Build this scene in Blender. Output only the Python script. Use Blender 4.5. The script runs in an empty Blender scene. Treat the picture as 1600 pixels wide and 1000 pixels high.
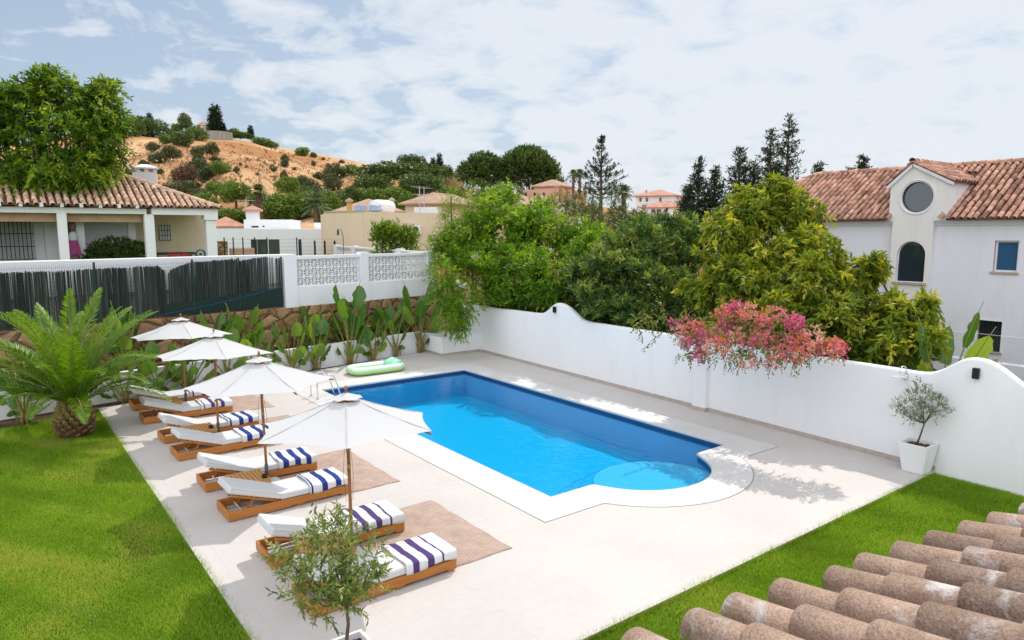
import bpy, bmesh, math, random
import numpy as np
from mathutils import Vector, Matrix
R = math.radians
rng = np.random.default_rng(7)
random.seed(7)
SC = bpy.context.scene
COL = SC.collection
# ------------------------------------------------------------------ camera
EYE = 4.7
PITCH, YAW, FPX = R(7.347), R(37.119), 1090.9
cam_d = bpy.data.cameras.new('camera')
cam_d.sensor_width = 36.0
cam_d.lens = 24.546
cam_d.clip_start = 0.1
cam_d.clip_end = 4000
cam = bpy.data.objects.new('camera', cam_d)
COL.objects.link(cam)
cam.location = (0, 0, EYE)
cam.rotation_euler = (math.pi / 2 - PITCH, 0, -YAW)
SC.camera = cam
_f = np.array([math.sin(YAW) * math.cos(PITCH), math.cos(YAW) * math.cos(PITCH), -math.sin(PITCH)])
_r = np.array([math.cos(YAW), -math.sin(YAW), 0])
_u = np.cross(_r, _f)
E0 = np.array([0, 0, EYE])
def ray(px, py):
    return _r * (px - 800) / FPX + _u * (500 - py) / FPX + _f
def onz(px, py, z=0.0):                 # where a sight line meets the level z
    d = ray(px, py); return E0 + d * ((z - EYE) / d[2])
def far(px, py, dist):                  # point of a sight line at a horizontal distance
    d = ray(px, py); return E0 + d * (dist / math.hypot(d[0], d[1]))
def onx(px, py, x):                     # where a sight line meets the plane x = const
    d = ray(px, py); return E0 + d * (x / d[0])
def ony(px, py, y):
    d = ray(px, py); return E0 + d * (y / d[1])
# back boundary: a straight line turned 9.6 degrees against the pool
BU = np.array([0.9860, 0.1668]); BN = np.array([-0.1668, 0.9860]); B0 = np.array([8.51, 22.76])
def back(s, off, z=0.0):
    p = B0 + BU * s + BN * off; return (p[0], p[1], z)
BANG = math.atan2(BU[1], BU[0])
def backpx(px, py, off):
    d = ray(px, py); t = ((B0 + BN * off) @ BN) / (d[:2] @ BN); v = E0 + d * t
    return (v[:2] - B0) @ BU, v[2]
# ------------------------------------------------------------------ object helpers
def tag(o, label=None, cat=None, group=None, kind=None):
    if label: o['label'] = label
    if cat: o['category'] = cat
    if group: o['group'] = group
    if kind: o['kind'] = kind
    return o
def empty(name, loc=(0, 0, 0), rz=0.0, label=None, cat=None, group=None):
    o = bpy.data.objects.new(name, None); COL.objects.link(o)
    o.empty_display_size = 0.2
    o.location = loc; o.rotation_euler = (0, 0, rz)
    return tag(o, label, cat, group)
def copy_tree(o, parent=None):
    c = o.copy(); COL.objects.link(c); c.parent = parent
    for ch in list(o.children):
        copy_tree(ch, c)
    return c
class MB:
    def __init__(s):
        s.v = []; s.f = []; s.t = []
    def add(s, verts, faces, tint=None):
        o = len(s.v); s.v.extend([tuple(map(float, p)) for p in verts])
        for f in faces:
            s.f.append(tuple(i + o for i in f)); s.t.append(0.5 if tint is None else tint)
        return s
    def box(s, lo, hi, rot=None, org=(0, 0, 0), taper=1.0, tint=None):
        (x0, y0, z0), (x1, y1, z1) = lo, hi
        cx, cy = (x0 + x1) / 2, (y0 + y1) / 2
        def q(x, y, t): return ((cx + (x - cx) * t), (cy + (y - cy) * t))
        v = []
        for z, t in ((z0, 1.0), (z1, taper)):
            for x, y in ((x0, y0), (x1, y0), (x1, y1), (x0, y1)):
                a, b = q(x, y, t); v.append((a, b, z))
        if rot is not None:
            v = [tuple(rot @ Vector(p) + Vector(org)) for p in v]
        elif org != (0, 0, 0):
            v = [(p[0] + org[0], p[1] + org[1], p[2] + org[2]) for p in v]
        return s.add(v, [(3, 2, 1, 0), (4, 5, 6, 7), (0, 1, 5, 4), (1, 2, 6, 5), (2, 3, 7, 6), (3, 0, 4, 7)], tint)
    def bar(s, a, b, w, h=None, up=(0, 0, 1), tint=None):       # rectangular bar between two points
        a, b = Vector(a), Vector(b); h = w if h is None else h
        d = (b - a).normalized(); up = Vector(up)
        if abs(d.dot(up)) > 0.99: up = Vector((1, 0, 0))
        sd = d.cross(up).normalized(); u2 = sd.cross(d)
        v = []
        for p in (a, b):
            for i, j in ((-1, -1), (1, -1), (1, 1), (-1, 1)):
                v.append(p + sd * (i * w / 2) + u2 * (j * h / 2))
        return s.add(v, [(3, 2, 1, 0), (4, 5, 6, 7), (0, 1, 5, 4), (1, 2, 6, 5), (2, 3, 7, 6), (3, 0, 4, 7)], tint)
    def tube(s, pts, rad, n=8, caps=True, tint=None):
        pts = [Vector(p) for p in pts]
        rad = rad if hasattr(rad, '__len__') else [rad] * len(pts)
        v = []; f = []
        ref = Vector((0.31, 0.17, 0.93))
        for i, p in enumerate(pts):
            d = (pts[min(i + 1, len(pts) - 1)] - pts[max(i - 1, 0)])
            d = d.normalized() if d.length > 1e-9 else Vector((0, 0, 1))
            if abs(d.dot(ref)) > 0.97: ref = Vector((0.9, 0.3, 0.1))
            a = d.cross(ref).normalized(); b = d.cross(a)
            for k in range(n):
                t = 2 * math.pi * k / n
                v.append(p + (a * math.cos(t) + b * math.sin(t)) * rad[i])
        for i in range(len(pts) - 1):
            for k in range(n):
                f.append((i * n + k, i * n + (k + 1) % n, (i + 1) * n + (k + 1) % n, (i + 1) * n + k))
        if caps:
            f.append(tuple(range(n - 1, -1, -1))); f.append(tuple((len(pts) - 1) * n + k for k in range(n)))
        return s.add(v, f, tint)
    def lathe(s, prof, n=16, org=(0, 0, 0), tint=None):          # prof: (radius, z)
        v = []; f = []
        for r, z in prof:
            for k in range(n):
                t = 2 * math.pi * k / n
                v.append((org[0] + r * math.cos(t), org[1] + r * math.sin(t), org[2] + z))
        m = len(prof)
        for i in range(m - 1):
            for k in range(n):
                f.append((i * n + k, i * n + (k + 1) % n, (i + 1) * n + (k + 1) % n, (i + 1) * n + k))
        f.append(tuple(range(n - 1, -1, -1))); f.append(tuple((m - 1) * n + k for k in range(n)))
        return s.add(v, f, tint)
    def prism(s, poly, z0, z1, tint=None):                       # vertical extrusion of an outline
        n = len(poly)
        v = [(x, y, z0) for x, y in poly] + [(x, y, z1) for x, y in poly]
        f = [tuple(range(n - 1, -1, -1)), tuple(range(n, 2 * n))]
        f += [(i, (i + 1) % n, n + (i + 1) % n, n + i) for i in range(n)]
        return s.add(v, f, tint)
    def extrude(s, poly3, vec, tint=None):                       # planar outline pushed along vec
        n = len(poly3); vec = Vector(vec)
        v = [Vector(p) for p in poly3] + [Vector(p) + vec for p in poly3]
        f = [tuple(range(n - 1, -1, -1)), tuple(range(n, 2 * n))]
        f += [(i, (i + 1) % n, n + (i + 1) % n, n + i) for i in range(n)]
        return s.add(v, f, tint)
    def quad(s, a, b, c, d, tint=None):
        return s.add([a, b, c, d], [(0, 1, 2, 3)], tint)
    def build(s, name, mat, parent=None, smooth=False, bevel=0.0, solid=0.0, tints=False, loc=None):
        me = bpy.data.meshes.new(name)
        me.from_pydata(s.v, [], s.f)
        if smooth: me.polygons.foreach_set('use_smooth', [True] * len(s.f))
        if tints:
            at = me.attributes.new('tint', 'FLOAT', 'FACE'); at.data.foreach_set('value', s.t)
        bm = bmesh.new(); bm.from_mesh(me)
        bmesh.ops.recalc_face_normals(bm, faces=bm.faces); bm.to_mesh(me); bm.free()
        me.materials.append(mat)
        o = bpy.data.objects.new(name, me); COL.objects.link(o)
        if parent: o.parent = parent
        if loc is not None: o.location = loc
        if bevel > 0:
            m = o.modifiers.new('bevel', 'BEVEL'); m.width = bevel; m.segments = 2; m.limit_method = 'ANGLE'; m.angle_limit = R(35)
            m.harden_normals = False
        if solid > 0:
            m = o.modifiers.new('solid', 'SOLIDIFY'); m.thickness = solid; m.offset = 0
        return o
def np_mesh(name, V, F, mat, parent=None, tint=None, smooth=False, loc=None):
    """fast mesh: V (n,3), F (m,k) with one k for every face"""
    V = np.asarray(V, np.float32); F = np.asarray(F, np.int32)
    me = bpy.data.meshes.new(name); k = F.shape[1]; m = F.shape[0]
    me.vertices.add(len(V)); me.vertices.foreach_set('co', V.ravel())
    me.loops.add(m * k); me.loops.foreach_set('vertex_index', F.ravel())
    me.polygons.add(m)
    me.polygons.foreach_set('loop_start', np.arange(0, m * k, k, dtype=np.int32))
    if smooth: me.polygons.foreach_set('use_smooth', np.ones(m, bool))
    if tint is not None:
        at = me.attributes.new('tint', 'FLOAT', 'FACE'); at.data.foreach_set('value', np.asarray(tint, np.float32))
    me.update(calc_edges=True); me.validate()
    me.materials.append(mat)
    o = bpy.data.objects.new(name, me); COL.objects.link(o)
    if parent: o.parent = parent
    if loc is not None: o.location = loc
    return o
def fill_sheet(name, outer, holes, z, mat, kind='structure', zf=None):
    bm = bmesh.new(); es = []
    for loop in [outer] + list(holes):
        vs = [bm.verts.new((p[0], p[1], z if zf is None else zf(p[0], p[1]))) for p in loop]
        for i in range(len(vs)): es.append(bm.edges.new((vs[i], vs[(i + 1) % len(vs)])))
    bmesh.ops.triangle_fill(bm, use_beauty=True, use_dissolve=False, edges=es, normal=(0, 0, 1))
    for f in bm.faces:
        if f.normal.z < 0: f.normal_flip()
    me = bpy.data.meshes.new(name); bm.to_mesh(me); bm.free()
    me.materials.append(mat)
    o = bpy.data.objects.new(name, me); COL.objects.link(o)
    if kind: o['kind'] = kind
    return o
# ------------------------------------------------------------------ materials
def newmat(name):
    m = bpy.data.materials.new(name); m.use_nodes = True
    nt = m.node_tree
    for n in list(nt.nodes): nt.nodes.remove(n)
    out = nt.nodes.new('ShaderNodeOutputMaterial')
    return m, nt, out
def N(nt, t, **kw):
    n = nt.nodes.new(t)
    for k, v in kw.items():
        if k in n.inputs: n.inputs[k].default_value = v
        else: setattr(n, k, v)
    return n
def ramp(nt, stops, interp='LINEAR'):
    n = nt.nodes.new('ShaderNodeValToRGB'); cr = n.color_ramp; cr.interpolation = interp
    while len(cr.elements) < len(stops): cr.elements.new(0.5)
    for e, (p, c) in zip(cr.elements, stops):
        e.position = p; e.color = (*c, 1) if len(c) == 3 else c
    return n
def c4(c): return (c[0], c[1], c[2], 1.0)
def pm(name, c1, c2=None, scale=3.0, rough=0.6, bump=0.0, bscale=60.0, spec=0.3, metal=0.0, world=False, stretch=None, lo=0.35, hi=0.65, detail=5.0, tint=None):
    """plain surface: two tones of noise, a little bump"""
    m, nt, out = newmat(name)
    b = N(nt, 'ShaderNodeBsdfPrincipled'); b.inputs['Roughness'].default_value = rough
    b.inputs['Specular IOR Level'].default_value = spec; b.inputs['Metallic'].default_value = metal
    nt.links.new(b.outputs[0], out.inputs[0])
    tc = N(nt, 'ShaderNodeTexCoord')
    co = tc.outputs['Object']
    if world:
        g = N(nt, 'ShaderNodeNewGeometry'); co = g.outputs['Position']
    if stretch:
        mp = N(nt, 'ShaderNodeMapping'); mp.inputs['Scale'].default_value = stretch
        nt.links.new(co, mp.inputs[0]); co = mp.outputs[0]
    col = None
    if c2 is None: b.inputs['Base Color'].default_value = c4(c1)
    else:
        nz = N(nt, 'ShaderNodeTexNoise'); nz.inputs['Scale'].default_value = scale; nz.inputs['Detail'].default_value = detail
        nz.inputs['Roughness'].default_value = 0.6
        nt.links.new(co, nz.inputs['Vector'])
        rp = ramp(nt, [(lo, c1), (hi, c2)]); nt.links.new(nz.outputs[0], rp.inputs[0])
        col = rp.outputs[0]
        if tint:
            at = N(nt, 'ShaderNodeAttribute'); at.attribute_name = 'tint'
            tr = ramp(nt, [(0, (tint[0],) * 3), (1, (tint[1],) * 3)]); nt.links.new(at.outputs['Fac'], tr.inputs[0])
            mx = N(nt, 'ShaderNodeMixRGB', blend_type='MULTIPLY'); mx.inputs[0].default_value = 1
            nt.links.new(col, mx.inputs[1]); nt.links.new(tr.outputs[0], mx.inputs[2]); col = mx.outputs[0]
        nt.links.new(col, b.inputs['Base Color'])
    if bump > 0:
        nb = N(nt, 'ShaderNodeTexNoise'); nb.inputs['Scale'].default_value = bscale; nb.inputs['Detail'].default_value = 4
        nt.links.new(co, nb.inputs['Vector'])
        bp = N(nt, 'ShaderNodeBump'); bp.inputs['Strength'].default_value = bump; bp.inputs['Distance'].default_value = 0.02
        nt.links.new(nb.outputs[0], bp.inputs['Height']); nt.links.new(bp.outputs[0], b.inputs['Normal'])
    return m
def leafmat(name, cols, transl=0.35, rough=0.45, spec=0.35, tcol=None):
    """leaf faces coloured by their own 'tint'; light passes through"""
    m, nt, out = newmat(name)
    at = N(nt, 'ShaderNodeAttribute'); at.attribute_name = 'tint'
    rp = ramp(nt, [(i / (len(cols) - 1), c) for i, c in enumerate(cols)]); nt.links.new(at.outputs['Fac'], rp.inputs[0])
    b = N(nt, 'ShaderNodeBsdfPrincipled'); b.inputs['Roughness'].default_value = rough; b.inputs['Specular IOR Level'].default_value = spec
    nt.links.new(rp.outputs[0], b.inputs['Base Color'])
    tr = N(nt, 'ShaderNodeBsdfTranslucent')
    mx = N(nt, 'ShaderNodeMixRGB', blend_type='MULTIPLY'); mx.inputs[0].default_value = 1
    mx.inputs[2].default_value = c4(tcol or (1.7, 1.5, 0.6))
    nt.links.new(rp.outputs[0], mx.inputs[1]); nt.links.new(mx.outputs[0], tr.inputs[0])
    ms = N(nt, 'ShaderNodeMixShader'); ms.inputs[0].default_value = transl
    nt.links.new(b.outputs[0], ms.inputs[1]); nt.links.new(tr.outputs[0], ms.inputs[2])
    nt.links.new(ms.outputs[0], out.inputs[0])
    return m
def clothmat(name, col, transl=0.3, rough=0.9, scale=400.0):
    m, nt, out = newmat(name)
    b = N(nt, 'ShaderNodeBsdfPrincipled'); b.inputs['Base Color'].default_value = c4(col); b.inputs['Roughness'].default_value = rough
    b.inputs['Specular IOR Level'].default_value = 0.15
    tr = N(nt, 'ShaderNodeBsdfTranslucent'); tr.inputs[0].default_value = c4(col)
    ms = N(nt, 'ShaderNodeMixShader'); ms.inputs[0].default_value = transl
    nt.links.new(b.outputs[0], ms.inputs[1]); nt.links.new(tr.outputs[0], ms.inputs[2]); nt.links.new(ms.outputs[0], out.inputs[0])
    tc = N(nt, 'ShaderNodeTexCoord')
    nz = N(nt, 'ShaderNodeTexNoise'); nz.inputs['Scale'].default_value = 6; nz.inputs['Detail'].default_value = 6
    nt.links.new(tc.outputs['Object'], nz.inputs['Vector'])
    bp = N(nt, 'ShaderNodeBump'); bp.inputs['Strength'].default_value = 0.25; bp.inputs['Distance'].default_value = 0.03
    nt.links.new(nz.outputs[0], bp.inputs['Height']); nt.links.new(bp.outputs[0], b.inputs['Normal'])
    return m
def glassmat(name, col=(0.03, 0.05, 0.06), rough=0.03):
    m, nt, out = newmat(name)
    b = N(nt, 'ShaderNodeBsdfPrincipled'); b.inputs['Base Color'].default_value = c4(col); b.inputs['Roughness'].default_value = rough
    b.inputs['Specular IOR Level'].default_value = 0.9
    nt.links.new(b.outputs[0], out.inputs[0])
    return m
# ------------------------------------------------------------------ sun and sky
SUN = Vector((0.72, 0.42, 1.0)).normalized()
ELEV = math.asin(SUN.z); AZ = math.atan2(SUN.x, SUN.y)
sd = bpy.data.lights.new('sun', 'SUN'); sd.energy = 3.7; sd.angle = R(0.53); sd.color = (1.0, 0.95, 0.87)
so = bpy.data.objects.new('sun', sd); COL.objects.link(so)
so.rotation_euler = (-SUN).to_track_quat('-Z', 'Y').to_euler(); so.location = (30, 20, 60)
W = bpy.data.worlds.new('World'); SC.world = W; W.use_nodes = True
nt = W.node_tree
for n in list(nt.nodes): nt.nodes.remove(n)
wo = N(nt, 'ShaderNodeOutputWorld'); bg = N(nt, 'ShaderNodeBackground'); bg.inputs[1].default_value = 0.12
sky = N(nt, 'ShaderNodeTexSky'); sky.sky_type = 'NISHITA'; sky.sun_disc = False
sky.sun_elevation = ELEV; sky.sun_rotation = AZ; sky.air_density = 1.0; sky.dust_density = 1.6; sky.ozone_density = 1.2
tc = N(nt, 'ShaderNodeTexCoord')
sx = N(nt, 'ShaderNodeSeparateXYZ'); nt.links.new(tc.outputs['Generated'], sx.inputs[0])
def M(op, a, b=None, clamp=False):
    n = nt.nodes.new('ShaderNodeMath'); n.operation = op; n.use_clamp = clamp
    for i, v in enumerate((a, b)):
        if v is None: continue
        if isinstance(v, (int, float)): n.inputs[i].default_value = v
        else: nt.links.new(v, n.inputs[i])
    return n.outputs[0]
zz = M('ADD', M('MAXIMUM', sx.outputs[2], 0.0), 0.26)
cv = N(nt, 'ShaderNodeCombineXYZ')
nt.links.new(M('DIVIDE', sx.outputs[0], zz), cv.inputs[0]); nt.links.new(M('DIVIDE', sx.outputs[1], zz), cv.inputs[1])
n1 = N(nt, 'ShaderNodeTexNoise'); n1.inputs['Scale'].default_value = 5.2; n1.inputs['Detail'].default_value = 9; n1.inputs['Roughness'].default_value = 0.58
n1.inputs['Distortion'].default_value = 0.35
mp = N(nt, 'ShaderNodeMapping'); mp.inputs['Location'].default_value = (3.1, 1.7, 0.0); mp.inputs['Scale'].default_value = (1.0, 1.0, 1)
nt.links.new(cv.outputs[0], mp.inputs[0]); nt.links.new(mp.outputs[0], n1.inputs['Vector'])
n2 = N(nt, 'ShaderNodeTexNoise'); n2.inputs['Scale'].default_value = 0.45; n2.inputs['Detail'].default_value = 3
nt.links.new(mp.outputs[0], n2.inputs['Vector'])
# clouds thicken to the right of the view, towards the sun
side = M('ADD', M('MULTIPLY', sx.outputs[0], 0.30), M('MULTIPLY', sx.outputs[1], -0.085))
dens = M('ADD', M('ADD', M('ADD', M('MULTIPLY', M('SUBTRACT', n1.outputs[0], 0.5), 1.25), 0.5), M('MULTIPLY', M('SUBTRACT', n2.outputs[0], 0.5), 0.40)), side)
cl = ramp(nt, [(0.47, (0, 0, 0)), (0.57, (0.6,) * 3), (0.70, (1, 1, 1))]); nt.links.new(dens, cl.inputs[0])
hz = M('MULTIPLY', M('SUBTRACT', 1.0, M('MULTIPLY', M('MAXIMUM', sx.outputs[2], 0.0), 0.9), True), 0.66)
hm = N(nt, 'ShaderNodeMixRGB'); hm.inputs[2].default_value = (5.8, 7.2, 8.9, 1)
skm = N(nt, 'ShaderNodeMixRGB', blend_type='MULTIPLY'); skm.inputs[0].default_value = 1; skm.inputs[2].default_value = (1.0, 1.0, 1.0, 1)
nt.links.new(sky.outputs[0], skm.inputs[1])
nt.links.new(hz, hm.inputs[0]); nt.links.new(skm.outputs[0], hm.inputs[1])
cm = N(nt, 'ShaderNodeMixRGB'); cm.inputs[2].default_value = (8.9, 9.3, 9.8, 1)
nt.links.new(M('MULTIPLY', cl.outputs[0], 0.78), cm.inputs[0]); nt.links.new(hm.outputs[0], cm.inputs[1])
# fill light added to the unseen sky overhead and round the sun
ovh = M('MULTIPLY', M('SUBTRACT', sx.outputs[2], 0.36), 2.6, True)
sdn = N(nt, 'ShaderNodeVectorMath', operation='DOT_PRODUCT'); sdn.inputs[1].default_value = tuple(SUN); nt.links.new(tc.outputs['Generated'], sdn.inputs[0])
glow = M('POWER', M('MAXIMUM', sdn.outputs['Value'], 0.0), 14.0)
# low sky behind the camera brightened as added fill, opposite the sun
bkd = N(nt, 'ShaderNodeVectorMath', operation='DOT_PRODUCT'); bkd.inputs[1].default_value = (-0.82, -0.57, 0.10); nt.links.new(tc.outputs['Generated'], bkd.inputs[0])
back_fill = M('MULTIPLY', M('SUBTRACT', bkd.outputs['Value'], 0.10), 2.2, True)
ovh = M('MAXIMUM', ovh, back_fill)
gain = M('ADD', M('ADD', 1.0, M('ADD', M('MULTIPLY', ovh, 0.12), M('MULTIPLY', back_fill, 1.4))), M('MULTIPLY', M('MULTIPLY', glow, ovh), 1.0))
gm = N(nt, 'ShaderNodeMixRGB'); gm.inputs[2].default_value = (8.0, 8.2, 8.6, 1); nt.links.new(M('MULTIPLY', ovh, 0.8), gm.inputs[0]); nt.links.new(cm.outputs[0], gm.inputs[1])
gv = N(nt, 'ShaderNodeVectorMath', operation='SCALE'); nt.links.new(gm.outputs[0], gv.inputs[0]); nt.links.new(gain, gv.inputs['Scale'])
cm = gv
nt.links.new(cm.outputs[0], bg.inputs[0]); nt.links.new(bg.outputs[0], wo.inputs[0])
SC.view_settings.view_transform = 'Standard'; SC.view_settings.look = 'None'
SC.view_settings.exposure = -0.32; SC.view_settings.gamma = 1.0
SC.cycles.max_bounces = 8; SC.cycles.diffuse_bounces = 3; SC.cycles.glossy_bounces = 3; SC.cycles.transparent_max_bounces = 8
SC.cycles.transmission_bounces = 4; SC.cycles.caustics_reflective = False; SC.cycles.caustics_refractive = False
SC.cycles.use_denoising = True
SC.cycles.sample_clamp_indirect = 6.0
# ================================================================== the garden floor, pool and walls
PX0, PX1, PY0, PY1 = 7.74, 12.80, 9.08, 19.62
RC, RR = (10.27, 9.45), 1.52
def pool_outline(d=0.0, rr=None, n=28):
    """pool edge moved outwards by d; the round end sits on the near side"""
    r = RR + d if rr is None else rr
    y0 = PY0 - d
    hx = math.sqrt(max(r * r - (RC[1] - y0) ** 2, 0.01))
    a0 = math.atan2(y0 - RC[1], -hx); a1 = math.atan2(y0 - RC[1], hx)
    if a0 > 0: a0 -= 2 * math.pi
    if a0 > a1: a0, a1 = a1, a0
    arc = [(RC[0] + r * math.cos(a0 + (a1 - a0) * i / n), RC[1] + r * math.sin(a0 + (a1 - a0) * i / n)) for i in range(n + 1)]
    # soften the two shoulders of the round end
    pts = [(PX0 - d, PY1 + d), (PX0 - d, y0)]
    k = 0.10 if d < 0.4 else 0.0
    if k > 0:
        s0 = arc[0]; s1 = arc[-1]
        pts += [(s0[0] - k, y0), (s0[0] - k * 0.35, y0 - 0.012)] + arc[2:-2] + [(s1[0] + k * 0.35, y0 - 0.012), (s1[0] + k, y0)]
    else:
        pts += arc
    pts += [(PX1 + d, y0), (PX1 + d, PY1 + d)]
    return pts
inner = pool_outline(0.0)
outer = pool_outline(0.79, rr=2.30)
gap = pool_outline(0.802, rr=2.312)

# --- surfaces
def deckmat():
    m, nt, out = newmat('pale microcement tiles')
    g = N(nt, 'ShaderNodeNewGeometry')
    b = N(nt, 'ShaderNodeBsdfPrincipled'); b.inputs['Roughness'].default_value = 0.62; b.inputs['Specular IOR Level'].default_value = 0.25
    n1 = N(nt, 'ShaderNodeTexNoise'); n1.inputs['Scale'].default_value = 0.55; n1.inputs['Detail'].default_value = 7; n1.inputs['Roughness'].default_value = 0.62
    n2 = N(nt, 'ShaderNodeTexNoise'); n2.inputs['Scale'].default_value = 9; n2.inputs['Detail'].default_value = 6
    br = N(nt, 'ShaderNodeTexBrick'); br.offset = 0.0; br.inputs['Scale'].default_value = 1.0
    br.inputs['Brick Width'].default_value = 1.2; br.inputs['Row Height'].default_value = 1.2; br.inputs['Mortar Size'].default_value = 0.0035
    br.inputs['Color1'].default_value = (1, 1, 1, 1); br.inputs['Color2'].default_value = (0.975, 0.97, 0.97, 1); br.inputs['Mortar'].default_value = (0.88, 0.865, 0.85, 1)
    for n in (n1, n2, br): nt.links.new(g.outputs['Position'], n.inputs['Vector'])
    r1 = ramp(nt, [(0.3, (0.535, 0.495, 0.465)), (0.7, (0.595, 0.555, 0.525))]); nt.links.new(n1.outputs[0], r1.inputs[0])
    r2 = ramp(nt, [(0.3, (0.95, 0.945, 0.94)), (0.62, (1, 1, 1))]); nt.links.new(n2.outputs[0], r2.inputs[0])
    a = N(nt, 'ShaderNodeMixRGB', blend_type='MULTIPLY'); a.inputs[0].default_value = 1
    c = N(nt, 'ShaderNodeMixRGB', blend_type='MULTIPLY'); c.inputs[0].default_value = 1
    nt.links.new(r1.outputs[0], a.inputs[1]); nt.links.new(r2.outputs[0], a.inputs[2])
    nt.links.new(a.outputs[0], c.inputs[1]); nt.links.new(br.outputs[0], c.inputs[2])
    nt.links.new(c.outputs[0], b.inputs['Base Color'])
    bp = N(nt, 'ShaderNodeBump'); bp.inputs['Strength'].default_value = 0.08; bp.inputs['Distance'].default_value = 0.01
    nt.links.new(n2.outputs[0], bp.inputs['Height']); nt.links.new(bp.outputs[0], b.inputs['Normal'])
    nt.links.new(b.outputs[0], out.inputs[0]); return m
M_deck = deckmat()
M_cop = pm('white coping stone', (0.57, 0.55, 0.53), (0.62, 0.60, 0.58), 1.3, 0.6, 0.06, 40, 0.25, world=True)
M_grout = pm('dark joint', (0.16, 0.13, 0.11), (0.24, 0.20, 0.17), 6, 0.9, world=True)
def plaster(name, base=(0.80, 0.80, 0.80), dirt=(0.62, 0.60, 0.57), amt=0.35):
    m, nt, out = newmat(name)
    g = N(nt, 'ShaderNodeNewGeometry')
    b = N(nt, 'ShaderNodeBsdfPrincipled'); b.inputs['Roughness'].default_value = 0.85; b.inputs['Specular IOR Level'].default_value = 0.15
    mp = N(nt, 'ShaderNodeMapping'); mp.inputs['Scale'].default_value = (2.2, 2.2, 0.45); nt.links.new(g.outputs['Position'], mp.inputs[0])
    n1 = N(nt, 'ShaderNodeTexNoise'); n1.inputs['Scale'].default_value = 1.0; n1.inputs['Detail'].default_value = 8; n1.inputs['Roughness'].default_value = 0.65
    nt.links.new(mp.outputs[0], n1.inputs['Vector'])
    r = ramp(nt, [(0.50, (0, 0, 0)), (0.85, (amt,) * 3)]); nt.links.new(n1.outputs[0], r.inputs[0])
    mx = N(nt, 'ShaderNodeMixRGB'); mx.inputs[1].default_value = c4(base); mx.inputs[2].default_value = c4(dirt); nt.links.new(r.outputs[0], mx.inputs[0])
    nt.links.new(mx.outputs[0], b.inputs['Base Color'])
    n2 = N(nt, 'ShaderNodeTexNoise'); n2.inputs['Scale'].default_value = 26; n2.inputs['Detail'].default_value = 5; nt.links.new(g.outputs['Position'], n2.inputs['Vector'])
    n3 = N(nt, 'ShaderNodeTexNoise'); n3.inputs['Scale'].default_value = 2.2; n3.inputs['Detail'].default_value = 2; nt.links.new(g.outputs['Position'], n3.inputs['Vector'])
    ad = N(nt, 'ShaderNodeMath', operation='MULTIPLY_ADD'); ad.inputs[1].default_value = 3.0
    nt.links.new(n3.outputs[0], ad.inputs[0]); nt.links.new(n2.outputs[0], ad.inputs[2])
    bp = N(nt, 'ShaderNodeBump'); bp.inputs['Strength'].default_value = 0.22; bp.inputs['Distance'].default_value = 0.012
    nt.links.new(ad.outputs[0], bp.inputs['Height']); nt.links.new(bp.outputs[0], b.inputs['Normal'])
    nt.links.new(b.outputs[0], out.inputs[0]); return m
M_white = plaster('white plaster wall')
M_white2 = plaster('white painted render', (0.80, 0.80, 0.80), (0.6, 0.58, 0.55), 0.2)
M_skirt = pm('tan skirting stone', (0.40, 0.34, 0.29), (0.48, 0.42, 0.37), 8, 0.6, world=True)
M_soil = pm('dark planting soil', (0.035, 0.022, 0.014), (0.11, 0.075, 0.05), 14, 1.0, 0.8, 30, 0.05, world=True)
M_lawn = pm('lawn earth', (0.05, 0.09, 0.008), (0.10, 0.15, 0.014), 1.3, 1.0, 0.6, 60, 0.05, world=True)
M_ground = pm('dry ground', (0.16, 0.12, 0.07), (0.11, 0.11, 0.05), 0.06, 1.0, 0.3, 2, 0.05, world=True)

# --- ground (one sheet to the horizon, open where the pool goes down)
hole = [(PX0 - 0.4, 7.3), (PX1 + 0.4, 7.3), (PX1 + 0.4, PY1 + 0.4), (PX0 - 0.4, PY1 + 0.4)]
fill_sheet('ground', [(-2500, -2500), (2500, -2500), (2500, 2500), (-2500, 2500)], [hole], -0.14, M_ground)
fill_sheet('lawn', [(-9, -2), (4.4, -2), (4.4, 5.52), (14.9, 5.52), (14.3, -2), (16, -6), (-9, -6)], [], -0.055, M_lawn)
fill_sheet('lawn', [(-9, -2), (2.15, -2), (2.15, 21.35), (0.03, 20.47), (-9, 17.6)], [], -0.051, M_lawn)
fill_sheet('soil_bed', [(-9, 17.5), (0.03, 20.40), (2.15, 20.9), (13.4, 23.3), (13.4, 23.9), (-9, 20.1)], [], -0.035, M_soil)
# --- deck slab with the pool cut out
deck_out = [(2.15, -2.0), (4.4, -2.0), (4.4, 5.52), (14.66, 5.52), (15.30, 22.9), (13.3, 23.42), (2.15, 21.05)]
fill_sheet('pool_deck', deck_out, [gap], 0.0, M_deck)
eb = MB()
for a, b in (((2.15, -2.0), (2.15, 21.05)), ((4.4, 5.52), (14.66, 5.52)), ((2.15, 21.05), (13.3, 23.42)), ((4.4, -2.0), (4.4, 5.52))):
    eb.quad((a[0], a[1], -0.12), (b[0], b[1], -0.12), (b[0], b[1], 0.0), (a[0], a[1], 0.0))
tag(eb.build('deck_edge', M_skirt), kind='structure')
fill_sheet('coping_joint', pool_outline(0.86, rr=2.37), [pool_outline(0.5, rr=2.0)], -0.012, M_grout)
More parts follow.
